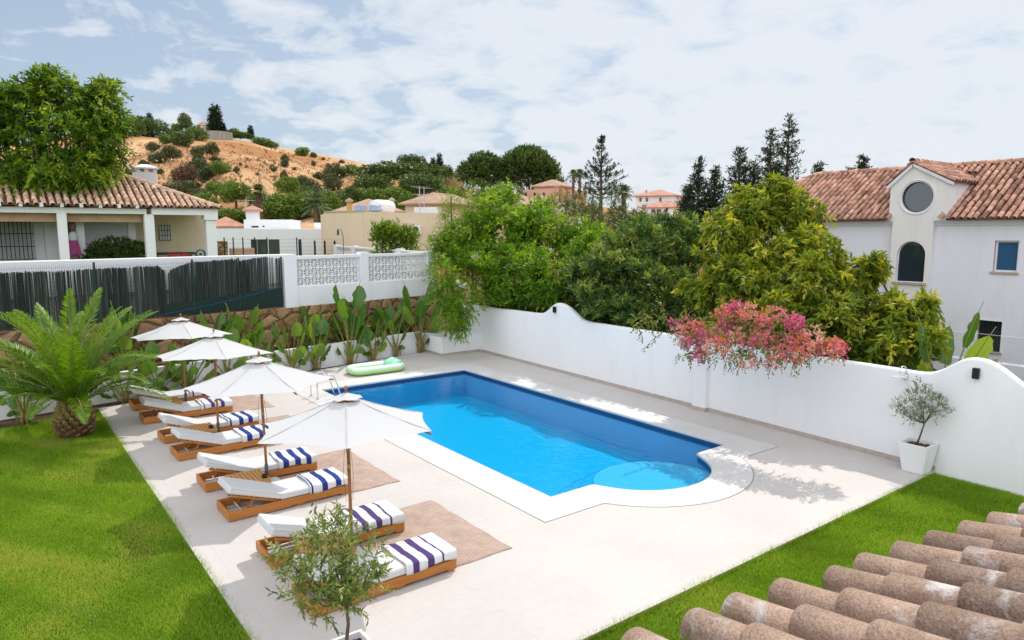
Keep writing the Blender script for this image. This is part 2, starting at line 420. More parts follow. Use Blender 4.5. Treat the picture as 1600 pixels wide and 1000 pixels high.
# --- coping with a rounded nose
cb = MB()
n = len(inner)
ring = [(pool_outline(0.0), -0.045), (pool_outline(0.0), -0.012), (pool_outline(0.012), 0.0)]
def coping():
    top = fill_sheet('pool_coping', outer, [pool_outline(0.012)], 0.003, M_cop)
    b = MB()
    A, B, C_ = pool_outline(0.0), pool_outline(0.0), pool_outline(0.012)
    for i in range(len(A)):
        j = (i + 1) % len(A)
        b.quad((*A[i], -0.05), (*A[j], -0.05), (*B[j], -0.01), (*B[i], -0.01))
        b.quad((*B[i], -0.01), (*B[j], -0.01), (*C_[j], 0.003), (*C_[i], 0.003))
    e = b.build('coping_nose', M_cop, smooth=False); tag(e, kind='structure')
    for i in range(len(outer)):
        pass
    return top
coping()
# --- basin
def basinmat():
    m, nt, out = newmat('blue pool tiles')
    g = N(nt, 'ShaderNodeNewGeometry')
    b = N(nt, 'ShaderNodeBsdfPrincipled'); b.inputs['Roughness'].default_value = 0.6; b.inputs['Specular IOR Level'].default_value = 0.1
    br = N(nt, 'ShaderNodeTexBrick'); br.offset = 0.0; br.inputs['Scale'].default_value = 1
    br.inputs['Brick Width'].default_value = 0.1; br.inputs['Row Height'].default_value = 0.1; br.inputs['Mortar Size'].default_value = 0.004
    br.inputs['Color1'].default_value = (0.016, 0.41, 0.70, 1); br.inputs['Color2'].default_value = (0.02, 0.43, 0.72, 1); br.inputs['Mortar'].default_value = (0.04, 0.47, 0.74, 1)
    nt.links.new(g.outputs['Position'], br.inputs['Vector']); nt.links.new(br.outputs[0], b.inputs['Base Color'])
    nt.links.new(b.outputs[0], out.inputs[0]); return m
M_basin = basinmat()
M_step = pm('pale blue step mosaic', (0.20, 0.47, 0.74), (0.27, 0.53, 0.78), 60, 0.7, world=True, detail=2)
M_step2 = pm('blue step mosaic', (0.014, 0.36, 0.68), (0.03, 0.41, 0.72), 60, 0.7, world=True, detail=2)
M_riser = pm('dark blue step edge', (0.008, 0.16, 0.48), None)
FLOOR = -0.90
wl = pool_outline(0.02)
b = MB()
for i in range(len(wl)):
    j = (i + 1) % len(wl)
    b.quad((*wl[i], FLOOR), (*wl[j], FLOOR), (*wl[j], -0.05), (*wl[i], -0.05))
fl = fill_sheet('pool_basin', wl, [], FLOOR, M_basin)
tag(b.build('pool_wall', M_basin), kind='structure')
# waterline tiles: a band of small dark blue mosaics standing 3 mm proud
b = MB(); g2 = MB()
wl2 = pool_outline(0.017)
for i in range(len(wl2)):
    j = (i + 1) % len(wl2)
    p, q = Vector(wl2[i]), Vector(wl2[j]); L = (q - p).length
    g2.quad((*p, -0.20), (*q, -0.20), (*q, -0.05), (*p, -0.05))
    k = max(1, int(L / 0.32)); d = (q - p) / k
    nn = Vector((d.y, -d.x)).normalized() * -0.004
    for t in range(k):
        if L < 0.3 and i % 2: continue
        e = p + d * (t + 0.5) - nn
        g2.f and None
        b.quad((*(e - d.normalized() * 0.010), -0.19), (*(e + d.normalized() * 0.010), -0.19), (*(e + d.normalized() * 0.010), -0.06), (*(e - d.normalized() * 0.010), -0.06))
M_band = pm('dark blue waterline mosaic', (0.010, 0.06, 0.16), (0.02, 0.10, 0.26), 70, 0.3, spec=0.5, world=True, detail=2)
tag(g2.build('waterline_tiles', M_band), kind='structure')
tag(b.build('tile_joints', pm('pale tile joint', (0.25, 0.45, 0.6), None)), kind='structure')
# round shelf and three steps going down into the pool
def disc(r, cy, n=48): return [(RC[0] + r * math.cos(2 * math.pi * i / n), cy + r * math.sin(2 * math.pi * i / n)) for i in range(n)]
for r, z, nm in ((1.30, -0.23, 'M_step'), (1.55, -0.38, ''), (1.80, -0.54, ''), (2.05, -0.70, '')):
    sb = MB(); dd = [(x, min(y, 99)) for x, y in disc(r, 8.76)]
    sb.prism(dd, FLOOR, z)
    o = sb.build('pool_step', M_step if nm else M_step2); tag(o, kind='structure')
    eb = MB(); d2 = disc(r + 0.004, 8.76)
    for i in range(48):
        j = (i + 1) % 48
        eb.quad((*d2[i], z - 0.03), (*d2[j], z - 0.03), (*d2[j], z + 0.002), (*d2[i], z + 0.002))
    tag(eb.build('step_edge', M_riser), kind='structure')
# --- water: a clear surface, tinted, with small ripples
def watermat():
    m, nt, out = newmat('pool water')
    g = N(nt, 'ShaderNodeNewGeometry')
    tr = N(nt, 'ShaderNodeBsdfTransparent'); tr.inputs[0].default_value = (0.40, 0.92, 1.0, 1)
    gl = N(nt, 'ShaderNodeBsdfGlossy'); gl.inputs['Roughness'].default_value = 0.04
    n1 = N(nt, 'ShaderNodeTexNoise'); n1.inputs['Scale'].default_value = 5.0; n1.inputs['Detail'].default_value = 4; n1.inputs['Distortion'].default_value = 0.6
    mp = N(nt, 'ShaderNodeMapping'); mp.inputs['Scale'].default_value = (1.3, 0.8, 1); nt.links.new(g.outputs['Position'], mp.inputs[0]); nt.links.new(mp.outputs[0], n1.inputs['Vector'])
    bp = N(nt, 'ShaderNodeBump'); bp.inputs['Strength'].default_value = 0.30; bp.inputs['Distance'].default_value = 0.04
    nt.links.new(n1.outputs[0], bp.inputs['Height']); nt.links.new(bp.outputs[0], gl.inputs['Normal'])
    fr = N(nt, 'ShaderNodeFresnel'); fr.inputs[0].default_value = 1.33; nt.links.new(bp.outputs[0], fr.inputs['Normal'])
    ms = N(nt, 'ShaderNodeMixShader'); hf = N(nt, 'ShaderNodeMath', operation='MULTIPLY'); hf.inputs[1].default_value = 0.55; nt.links.new(fr.outputs[0], hf.inputs[0]); nt.links.new(hf.outputs[0], ms.inputs[0]); nt.links.new(tr.outputs[0], ms.inputs[1]); nt.links.new(gl.outputs[0], ms.inputs[2])
    nt.links.new(ms.outputs[0], out.inputs[0]); return m
fill_sheet('pool_water', pool_outline(0.02), [], -0.105, watermat())

# ------------------------------------------------------------------ right garden wall
def wall_x(y): return 14.64 + 0.0373 * (y - 6.23)
WALLTOP = [(1.5, 1.62), (3.6, 1.74), (4.15, 1.92), (4.5, 2.18), (4.72, 2.31), (4.95, 2.345), (5.12, 2.335), (5.28, 2.25), (5.5, 2.06), (5.72, 1.93), (5.95, 1.90), (6.5, 1.905),
           (10.0, 1.88), (14.2, 1.85), (15.8, 1.84), (16.15, 1.86), (16.4, 1.96), (16.75, 2.16), (17.05, 2.275), (17.3, 2.315), (17.5, 2.31), (17.72, 2.20), (18.0, 1.98), (18.25, 1.88), (18.6, 1.855), (21.7, 1.79), (23.6, 1.77)]
def garden_wall():
    root = empty('garden_wall', (wall_x(2), 2, 0), 0, 'long white plastered boundary wall with two rounded humps beside the pool', 'wall')
    ys = [p[0] for p in WALLTOP]; zs = [p[1] for p in WALLTOP]
    yy = np.arange(1.5, 23.6, 0.07)
    zz = np.interp(yy, ys, zs)
    k = np.exp(-0.5 * (np.arange(-4, 5) / 1.5) ** 2); k /= k.sum()
    zz = np.convolve(np.pad(zz, 4, mode='edge'), k, mode='valid')
    sec = [(0, -0.5), (0, -0.06), (0.012, -0.028), (0.05, -0.006), (0.11, 0.0), (0.17, -0.006), (0.21, -0.03), (0.22, -0.06), (0.22, -0.5)]
    V = []; m = len(sec)
    for y, z in zip(yy, zz):
        for i, (dx, dz) in enumerate(sec):
            zz_ = -0.14 if i in (0, m - 1) else z + dz
            V.append((wall_x(y) + dx - root.location.x, y - 2, zz_))
    F = []
    for a in range(len(yy) - 1):
        for i in range(m - 1):
            F.append((a * m + i, a * m + i + 1, (a + 1) * m + i + 1, (a + 1) * m + i))
    np_mesh('wall_body', V, F, M_white, root, smooth=True)
    s = MB()
    for a, b_ in ((5.53, 11.09), (11.53, 22.05)):
        s.bar((wall_x(a) - 0.008 - root.location.x, a - 2, 0.05), (wall_x(b_) - 0.008 - root.location.x, b_ - 2, 0.05), 0.02, 0.098)
    s.build('skirting', M_skirt, root)
    p = MB(); x = wall_x(11.3) - root.location.x
    p.box((x - 0.14, 11.1 - 2, 0.0), (x + 0.05, 11.52 - 2, 1.56)); pil = p.build('pilaster', M_white, root, bevel=0.012)
    p = MB(); p.box((x - 0.155, 11.085 - 2, 0.0), (x - 0.0, 11.535 - 2, 0.1)); p.build('pilaster_base', M_skirt, root)
    return root
garden_wall()
M_black = pm('black powder coat', (0.012, 0.012, 0.013), None, rough=0.45)
for y, z, lab in ((17.5, 2.08, 'small black box lamp on the far hump of the white wall'), (4.95, 2.06, 'small black box lamp on the near hump of the white wall')):
    t = empty('wall_lamp', (wall_x(y) - 0.002, y, z), 0, lab, 'lamp', 'black lamps on the garden wall')
    b = MB(); b.box((-0.085, -0.055, -0.10), (-0.012, 0.055, 0.10)); b.build('lamp_body', M_black, t, bevel=0.006)
    b = MB(); b.box((-0.012, -0.04, -0.07), (0, 0.04, 0.07)); b.build('mounting_plate', M_black, t)
M_chrome = pm('chrome', (0.75, 0.76, 0.78), None, rough=0.12, metal=1.0)
# outdoor shower: curved arm, wide head, mixer
t = empty('outdoor_shower', (wall_x(6.2), 6.2, 1.7), 0, 'chrome outdoor shower with a wide round head fixed to the white wall', 'shower')
b = MB(); arc = [(-0.03, 0, 0.10)] + [(-0.03 - 0.14 * (1 - math.cos(a)), 0.0, 0.20 + 0.11 * math.sin(a)) for a in np.linspace(0, math.pi, 10)] + [(-0.31, 0, 0.12)]
b.tube(arc, 0.012, 8); b.build('shower_arm', M_chrome, t, smooth=True)
b = MB(); b.lathe([(0.02, 0.02), (0.03, 0.012), (0.13, 0.008), (0.13, 0.0), (0.02, -0.001)], 24, (-0.31, 0, 0.10)); b.build('shower_head', pm('brushed steel', (0.8, 0.8, 0.8), None, rough=0.25, metal=0.7), t)
b = MB(); b.tube([(-0.03, 0, 0.12), (-0.03, 0, 0.02)], 0.018, 10); b.tube([(-0.06, 0, 0.04), (0.0, 0, 0.04)], 0.025, 10); b.tube([(-0.06, 0, 0.04), (-0.07, -0.07, 0.05)], 0.010, 8); b.build('mixer', M_chrome, t, smooth=True)
# bench block in the far corner
t = empty('corner_bench', (13.46, 22.15, 0), 0, 'low white plastered bench block in the far corner of the terrace', 'bench')
b = MB(); b.box((0, 0, 0.09), (1.80, 1.55, 0.70)); b.build('bench_body', M_white, t, bevel=0.02)
b = MB(); b.box((-0.012, -0.012, 0.0), (1.80, 1.55, 0.089)); b.build('skirting', M_skirt, t)
t = tag(MB().box((14.72, 23.05, 0.702), (15.12, 23.4, 1.06)).build('planter_box', pm('dark brown planter', (0.05, 0.04, 0.035), (0.09, 0.07, 0.06), 9, 0.7), bevel=0.01), 'dark square planter standing at the back of the corner bench', 'planter')

# ------------------------------------------------------------------ back boundary
def along(bm, s0, s1, o0, o1, z0, z1, tint=None):
    P = [back(s0, o0), back(s1, o0), back(s1, o1), back(s0, o1)]
    bm.add([(p[0], p[1], z0) for p in P] + [(p[0], p[1], z1) for p in P],
           [(3, 2, 1, 0), (4, 5, 6, 7), (0, 1, 5, 4), (1, 2, 6, 5), (2, 3, 7, 6), (3, 0, 4, 7)], tint)
b = MB(); along(b, -18, 5.05, 0.0, 0.18, -0.1, 0.77)
tag(b.build('planter_wall', M_white, bevel=0.015), 'low white plastered wall in front of the stone retaining wall', 'wall')
b = MB(); along(b, -18, 5.0, 0.183, 1.0, 0.2, 0.66)
tag(b.build('planting_soil', M_soil), kind='structure')
def stonemat():
    m, nt, out = newmat('honey rubble stone')
    g = N(nt, 'ShaderNodeTexCoord')
    b = N(nt, 'ShaderNodeBsdfPrincipled'); b.inputs['Roughness'].default_value = 0.9; b.inputs['Specular IOR Level'].default_value = 0.1
    mp = N(nt, 'ShaderNodeMapping'); mp.inputs['Scale'].default_value = (2.3, 2.3, 2.9); nt.links.new(g.outputs['Object'], mp.inputs[0])
    nw = N(nt, 'ShaderNodeTexNoise'); nw.inputs['Scale'].default_value = 1.7; nt.links.new(mp.outputs[0], nw.inputs['Vector'])
    mw = N(nt, 'ShaderNodeMixRGB'); mw.inputs[0].default_value = 0.22; nt.links.new(mp.outputs[0], mw.inputs[1]); nt.links.new(nw.outputs[1], mw.inputs[2])
    v1 = N(nt, 'ShaderNodeTexVoronoi'); v1.feature = 'DISTANCE_TO_EDGE'; nt.links.new(mw.outputs[0], v1.inputs['Vector']); v1.inputs['Scale'].default_value = 1.0
    v2 = N(nt, 'ShaderNodeTexVoronoi'); nt.links.new(mw.outputs[0], v2.inputs['Vector']); v2.inputs['Scale'].default_value = 1.0
    sp = N(nt, 'ShaderNodeSeparateXYZ'); nt.links.new(v2.outputs['Color'], sp.inputs[0])
    rc = ramp(nt, [(0, (0.20, 0.115, 0.055)), (0.4, (0.36, 0.215, 0.105)), (0.75, (0.44, 0.285, 0.15)), (1, (0.30, 0.19, 0.12))]); nt.links.new(sp.outputs[0], rc.inputs[0])
    nz = N(nt, 'ShaderNodeTexNoise'); nz.inputs['Scale'].default_value = 9; nz.inputs['Detail'].default_value = 6; nt.links.new(g.outputs['Object'], nz.inputs['Vector'])
    rn = ramp(nt, [(0.3, (0.7, 0.68, 0.66)), (0.65, (1.1, 1.08, 1.05))]); nt.links.new(nz.outputs[0], rn.inputs[0])
    mm = N(nt, 'ShaderNodeMixRGB', blend_type='MULTIPLY'); mm.inputs[0].default_value = 1; nt.links.new(rc.outputs[0], mm.inputs[1]); nt.links.new(rn.outputs[0], mm.inputs[2])
    re = ramp(nt, [(0.012, (0, 0, 0)), (0.05, (1, 1, 1))]); nt.links.new(v1.outputs['Distance'], re.inputs[0])
    mj = N(nt, 'ShaderNodeMixRGB'); mj.inputs[1].default_value = (0.10, 0.065, 0.04, 1); nt.links.new(re.outputs[0], mj.inputs[0]); nt.links.new(mm.outputs[0], mj.inputs[2])
    nt.links.new(mj.outputs[0], b.inputs['Base Color'])
    rb = ramp(nt, [(0.0, (0, 0, 0)), (0.18, (1, 1, 1))]); nt.links.new(v1.outputs['Distance'], rb.inputs[0])
    bp = N(nt, 'ShaderNodeBump'); bp.inputs['Strength'].default_value = 0.9; bp.inputs['Distance'].default_value = 0.08
    nt.links.new(rb.outputs[0], bp.inputs['Height']); nt.links.new(bp.outputs[0], b.inputs['Normal'])
    nt.links.new(b.outputs[0], out.inputs[0]); return m
M_stone = stonemat()
b = MB(); along(b, -18, 6.5, 1.0, 1.45, 0.3, 2.055)
tag(b.build('stone_retaining_wall', M_stone, bevel=0.03), 'rubble stone retaining wall in honey coloured blocks behind the plants', 'wall')
# breeze-block wall standing on it
def breeze_panel(root, s0, s1, z0, rows, cols, off, pattern='star'):
    """one panel of pierced blocks between two pillars"""
    b = MB(); cw = (s1 - s0) / cols; ch = 0.305
    w = 0.030
    def p3(s, z, o): q = back(s, o); return (q[0], q[1], z)
    def bar(a, c, th=w, o0=off - 0.022, o1=off + 0.022):
        a = np.array(a); c = np.array(c); d = c - a; n_ = np.array([-d[1], d[0]]) / np.hypot(*d) * th / 2
        P = [a - n_, c - n_, c + n_, a + n_]
        b.add([p3(x, y, o0) for x, y in P] + [p3(x, y, o1) for x, y in P], [(3, 2, 1, 0), (4, 5, 6, 7), (0, 1, 5, 4), (1, 2, 6, 5), (2, 3, 7, 6), (3, 0, 4, 7)])
    for c in range(cols + 1):
        bar((s0 + c * cw, z0), (s0 + c * cw, z0 + rows * ch), 0.035, off - 0.024, off + 0.024)
    for r in range(rows + 1):
        bar((s0, z0 + r * ch), (s1, z0 + r * ch), 0.04, off - 0.026, off + 0.026)
    k = 0
    for c in range(cols):
        for r in range(rows):
            x0, z_ = s0 + c * cw, z0 + r * ch; x1, z1 = x0 + cw, z_ + ch; xm, zm = (x0 + x1) / 2, (z_ + z1) / 2
            k += 1; e = 0.001 * (k % 3)
            if pattern == 'star':
                bar((x0, z_), (x1, z1), 0.026, off - 0.018 - e, off + 0.018); bar((x0, z1), (x1, z_), 0.026, off - 0.016 - e, off + 0.016)
                for sx_, sz_ in ((1, 1), (1, -1), (-1, 1), (-1, -1)):
                    cx, cz = xm + sx_ * cw * 0.5, zm + sz_ * ch * 0.5
                    bar((xm + sx_ * cw * 0.08, zm + sz_ * ch * 0.5), (xm + sx_ * cw * 0.0, zm + sz_ * ch * 0.10), 0.018, off - 0.014 - e, off + 0.014)
                    bar((xm + sx_ * cw * 0.5, zm + sz_ * ch * 0.06), (xm + sx_ * cw * 0.12, zm), 0.018, off - 0.012 - e, off + 0.012)
    return b.build('pierced_blocks', M_white2, root)
t = empty('breeze_block_wall', back(-0.1, 1.12, 2.05), 0, 'white breeze block wall with star pattern above the stone wall', 'wall')
t.location = (0, 0, 0)
b = MB(); along(b, 0.33, 6.45, 1.03, 1.21, 2.04, 2.74); b.build('wall_base', M_white2, t, bevel=0.008)
b = MB(); along(b, 0.33, 2.95, 1.04, 1.20, 3.69, 3.81); along(b, 3.31, 6.2, 1.04, 1.20, 3.69, 3.80); b.build('cap_beam', M_white2, t, bevel=0.01)
for a, c, zt in ((-0.14, 0.33, 3.87), (2.95, 3.31, 3.88), (6.2, 6.5, 3.84)):
    b = MB(); along(b, a, c, 0.98, 1.28, 2.03, zt); b.build('pillar', M_white2, t, bevel=0.012)
breeze_panel(t, 0.36, 2.92, 2.76, 3, 9, 1.12); breeze_panel(t, 3.34, 6.17, 2.76, 3, 9, 1.12)
# second pierced wall running back along the neighbour's side
t = empty('garden_screen_wall', (0, 0, 0), 0, 'second white pierced block wall running away behind the first', 'wall')
A = onz(527, 384, 3.79); Bq = onz(672, 394.0, 3.79)
dv = (Bq - A); Ls = np.hypot(dv[0], dv[1]); du = dv / Ls
b = MB(); b.bar((A[0], A[1], 3.76), tuple(Bq[:2]) + (3.76,), 0.16, 0.08); b.bar((A[0], A[1], 2.95), tuple(Bq[:2]) + (2.95,), 0.16, 0.30); b.build('rails', M_white2, t)
for k in range(5):
    p = A + du * (Ls * k / 4); b = MB(); b.box((p[0] - 0.16, p[1] - 0.16, 2.7), (p[0] + 0.16, p[1] + 0.16, 3.86)); b.build('pillar', M_white2, t)
b = MB(); nb = 30
M_terra2 = pm('pale terracotta block', (0.70, 0.62, 0.58), (0.78, 0.72, 0.69), 10, 0.8)
for k in range(nb):
    c = A + du * (Ls * (k + 0.5) / nb)
    for r in range(2):
        zc = 3.13 + r * 0.37; hw = Ls / nb * 0.5
        ring_ = [(c[0] + du[0] * hw * 0.62 * math.cos(a), c[1] + du[1] * hw * 0.62 * math.cos(a), zc + 0.13 * math.sin(a)) for a in np.linspace(0, 2 * math.pi, 13)]
        b.tube(ring_, 0.030, 4, caps=False)
        e0 = c - du * hw; e1 = c + du * hw
        b.bar((e0[0], e0[1], zc - 0.185), (e0[0], e0[1], zc + 0.185), 0.05, 0.09)
    for zc in (3.09, 3.465, 3.84):
        pass
for zc in (2.97, 3.315, 3.67):
    b.bar((A[0], A[1], zc), (Bq[0], Bq[1], zc), 0.09, 0.05)
b.build('pierced_blocks', M_terra2, t)
# white parapet and mesh fence with reed screening
b = MB(); along(b, -18, 0.38, 1.62, 1.85, 2.0, 3.86)
tag(b.build('parapet_wall', M_white2, bevel=0.03), 'white rendered parapet wall behind the green reed fence', 'wall')
t = empty('reed_fence', (0, 0, 0), 0, 'green wire fence with torn dark reed screening on the stone wall', 'fence')
M_green = pm('dark green coated steel', (0.012, 0.04, 0.028), None, rough=0.5)
for s in (-14.5, -11.7, -8.8, -5.92, -3.2, -1.72, -0.22):
    b = MB(); p = back(s, 1.06); b.tube([(p[0], p[1], 2.03), (p[0], p[1], 3.80)], 0.03, 8); b.build('post', M_green, t)
b = MB()
for s in np.arange(-14.5, -0.2, 0.05):
    p = back(s, 1.085); b.bar((p[0], p[1], 2.06), (p[0], p[1], 3.76), 0.004)
for z in np.arange(2.08, 3.78, 0.1):
    p, q = back(-14.5, 1.088), back(-0.2, 1.088); b.bar((p[0], p[1], z), (q[0], q[1], z), 0.004)
o = b.build('wire_mesh', pm('pale green wire', (0.045, 0.07, 0.06), None, rough=0.5), t)
gaps = [(-14, 0.03)]; prof = np.interp
V = []; F = []; T = []
s = -14.5; rg = np.random.default_rng(3)
tear = [(-6.98, 0.10), (-6.62, 0.03), (-5.2 + -0.02, 0.0), (-4.98, 0.10), (-6.45, 0.07), (-6.2, 0.03), (-3.95, 0.10), (-0.62, 0.06), (-0.45, 0.10), (-0.36, 0.06)]
topk = [(-14.5, 3.58), (-7.0, 3.58), (-6.9, 3.56), (-6.0, 3.60), (-4.2, 3.62), (-3.9, 3.40), (-3.8, 3.50), (-3.3, 3.68), (-3.1, 3.70), (-1.75, 3.76), (-1.6, 3.70), (-0.7, 3.80), (-0.2, 3.72)]
for layer in range(2):
    s = -14.5
    while s < -0.25:
        w = rg.uniform(0.010, 0.026); s += w * rg.uniform(0.6, 1.0)
        if any(abs(s - c) < h * (1 if layer == 0 else 0.7) for c, h in tear) and rg.random() < 0.8: continue
        if rg.random() < 0.05: s += rg.uniform(0.005, 0.02)
        zt = np.interp(s, [a for a, _ in topk], [c for _, c in topk]) + rg.normal(0, 0.018)
        zb = 2.09 + rg.uniform(0, 0.05)
        lean = rg.normal(0, 0.012); off = 1.115 + layer * 0.012 + rg.uniform(0, 0.008)
        i = len(V); a = back(s, off); c = back(s + w, off); a2 = back(s + lean, off + rg.normal(0, 0.006)); c2 = back(s + lean + w, off)
        V += [(a[0], a[1], zb), (c[0], c[1], zb), (c2[0], c2[1], zt), (a2[0], a2[1], zt)]; F.append((i, i + 1, i + 2, i + 3))
        T.append(min(1, max(0, rg.normal(0.40, 0.30) + 0.2 * math.sin(s * 5))))
M_reed = leafmat('weathered dark reed', [(0.022, 0.029, 0.024), (0.048, 0.058, 0.050), (0.14, 0.15, 0.13)], 0.12, 0.8, 0.1, tcol=(1.2, 1.2, 1.0))
np_mesh('reed_screen', V, F, M_reed, t, tint=T)
b = MB(); p, q = back(-4.2, 1.05, 2.16), back(-0.25, 1.05, 2.78)
pts = [tuple(np.array(p) * (1 - k / 8) + np.array(q) * k / 8 + np.array([0, 0, -0.05 * math.sin(math.pi * k / 8)])) for k in range(9)]
b.tube(pts, 0.008, 6); b.build('blue_rope', pm('blue rope', (0.02, 0.12, 0.28), None), t)
b = MB()
for k in range(40):
    s0 = -4.1 + k * 0.096; z1 = 2.36 + 0.30 * k / 40
    P = [back(s0, 1.045), back(s0 + 0.096, 1.045)]
    b.quad((P[0][0], P[0][1], 2.10), (P[1][0], P[1][1], 2.10), (P[1][0], P[1][1], z1 + 0.1), (P[0][0], P[0][1], z1 + 0.095))
b.build('dark_net', pm('dark green shade net', (0.008, 0.022, 0.018), (0.02, 0.04, 0.035), 30, 0.9, world=True), t)
# ================================================================== furniture on the deck
def teakmat(name, c1=(0.37, 0.13, 0.026), c2=(0.53, 0.205, 0.048)):
    m, nt, out = newmat(name)
    b = N(nt, 'ShaderNodeBsdfPrincipled'); b.inputs['Roughness'].default_value = 0.5; b.inputs['Specular IOR Level'].default_value = 0.3
    tc = N(nt, 'ShaderNodeTexCoord'); oi = N(nt, 'ShaderNodeObjectInfo')
    mp = N(nt, 'ShaderNodeMapping'); mp.inputs['Scale'].default_value = (2.0, 34, 34); nt.links.new(tc.outputs['Object'], mp.inputs[0])
    ad = N(nt, 'ShaderNodeVectorMath', operation='ADD'); nt.links.new(mp.outputs[0], ad.inputs[0])
    cb = N(nt, 'ShaderNodeCombineXYZ'); mu = N(nt, 'ShaderNodeMath', operation='MULTIPLY'); mu.inputs[1].default_value = 37.0
    nt.links.new(oi.outputs['Random'], mu.inputs[0]); nt.links.new(mu.outputs[0], cb.inputs[0]); nt.links.new(cb.outputs[0], ad.inputs[1])
    nz = N(nt, 'ShaderNodeTexNoise'); nz.inputs['Scale'].default_value = 1.0; nz.inputs['Detail'].default_value = 6; nz.inputs['Roughness'].default_value = 0.65
    nt.links.new(ad.outputs[0], nz.inputs['Vector'])
    rp = ramp(nt, [(0.3, c1), (0.68, c2)]); nt.links.new(nz.outputs[0], rp.inputs[0]); nt.links.new(rp.outputs[0], b.inputs['Base Color'])
    bp = N(nt, 'ShaderNodeBump'); bp.inputs['Strength'].default_value = 0.15; bp.inputs['Distance'].default_value = 0.004
    nt.links.new(nz.outputs[0], bp.inputs['Height']); nt.links.new(bp.outputs[0], b.inputs['Normal'])
    nt.links.new(b.outputs[0], out.inputs[0]); return m
M_teak = teakmat('oiled teak')
M_teak2 = teakmat('pale teak', (0.42, 0.20, 0.06), (0.56, 0.29, 0.10))
M_pole = teakmat('varnished pole wood', (0.24, 0.10, 0.03), (0.36, 0.16, 0.05))
M_cush = clothmat('white cushion canvas', (0.63, 0.63, 0.635), 0.0)
M_canvas = clothmat('white parasol canvas', (0.61, 0.61, 0.615), 0.20)
M_steel = pm('galvanised metal', (0.5, 0.5, 0.5), None, rough=0.4, metal=0.8)
M_grey = pm('dark grey metal', (0.07, 0.075, 0.085), None, rough=0.5)
M_greyp = pm('grey cast base', (0.22, 0.23, 0.24), (0.28, 0.29, 0.30), 12, 0.7)
def lounger():
    root = empty('sun_lounger')
    L, Wd = 2.08, 0.70
    f = MB()
    for y0, y1 in ((0, 0.034), (Wd - 0.034, Wd)):
        out = [(0, 0.022), (1.02, 0.022), (1.03, 0.04), (1.14, 0.04), (1.15, 0.022), (1.27, 0.022), (1.28, 0.04), (1.92, 0.04), (1.94, 0.022), (L, 0.022), (L, 0.165), (0, 0.165)]
        f.extrude([(x, y0, z) for x, z in out], (0, y1 - y0, 0))
    f.box((0.001, 0.035, 0.023), (0.034, Wd - 0.035, 0.164)); f.box((L - 0.034, 0.035, 0.03), (L - 0.001, Wd - 0.035, 0.164))
    f.build('frame', M_teak, root, bevel=0.004)
    sl = MB()
    for k in range(11):
        x = 0.86 + k * 0.108; sl.box((x, 0.036, 0.135), (x + 0.075, Wd - 0.036, 0.155))
    sl.build('seat_slats', M_teak, root)
    for x in (0.05, 1.15, 1.95):
        for y in (0.02, Wd - 0.08):
            b = MB(); b.box((x, y, 0.0), (x + 0.10, y + 0.06, 0.0225)); b.build('foot', M_teak, root)
    ang = R(19.0); hx, hz = 0.86, 0.165
    def bk(u, v, w):    # backrest coordinates: u up the back, w off the back
        return (hx - u * math.cos(ang) + w * math.sin(ang) * 1.0, v, hz + u * math.sin(ang) + w * math.cos(ang))
    b = MB()
    for y in (0.075, Wd - 0.075): b.bar(bk(0.0, y, -0.02), bk(0.80, y, -0.02), 0.034, 0.034, up=(0, 1, 0))
    for k in range(8): u = 0.04 + k * 0.1; b.bar(bk(u, 0.06, 0.007), bk(u, Wd - 0.06, 0.007), 0.06, 0.016, up=(math.sin(ang), 0, math.cos(ang)))
    b.build('backrest_frame', M_teak, root)
    p = bk(0.42, 0.12, -0.04)
    for y in (0.13, Wd - 0.13):
        b = MB(); b.bar((0.30, y, 0.07), (p[0], y, p[2]), 0.022, 0.03); b.build('backrest_strut', M_teak, root)
    b = MB(); b.tube([(0.28, 0.04, 0.07), (0.28, Wd - 0.04, 0.07)], 0.014, 8); b.bar((0.10, Wd / 2, 0.05), (0.62, Wd / 2, 0.05), 0.05, 0.03)
    b.build('crossbar', pm('pale painted bar', (0.6, 0.57, 0.52), None) if 'pale painted bar' not in bpy.data.materials else bpy.data.materials['pale painted bar'], root)
    # mattress: seat and back as one folded cushion, edges rounded
    m = MB(); th = 0.115
    prof = []
    y0, y1 = 0.015, Wd - 0.015
    a = [(0.86, 0.168), (L - 0.01, 0.168), (L - 0.01, 0.168 + th), (0.875, 0.168 + th)]
    m.extrude([(x, y0, z) for x, z in a], (0, y1 - y0, 0))
    q = [bk(0.0, 0, 0.018), bk(0.90, 0, 0.018), bk(0.90, 0, 0.018 + th), bk(-0.022, 0, 0.018 + th - 0.01)]
    m.extrude([(p[0], y0, p[2]) for p in q], (0, y1 - y0, 0))
    mt = m.build('mattress', M_cush, root, bevel=0.026)
    for y in (y0 - 0.001, y1 + 0.001):
        pp = MB()
        pp.tube([(0.90, y, 0.168 + th - 0.022), (L - 0.03, y, 0.168 + th - 0.022)], 0.006, 6)
        p, q2 = bk(0.02, y, 0.018 + th - 0.022), bk(0.87, y, 0.018 + th - 0.022); pp.tube([p, q2], 0.006, 6)
        pp.build('piping', M_cush, mt)
    return root
M_tw = clothmat('white towelling', (0.68, 0.68, 0.69), 0.0)
M_navy = clothmat('navy towelling', (0.022, 0.045, 0.21), 0.0)
M_purp = clothmat('purple towelling', (0.085, 0.052, 0.17), 0.0)
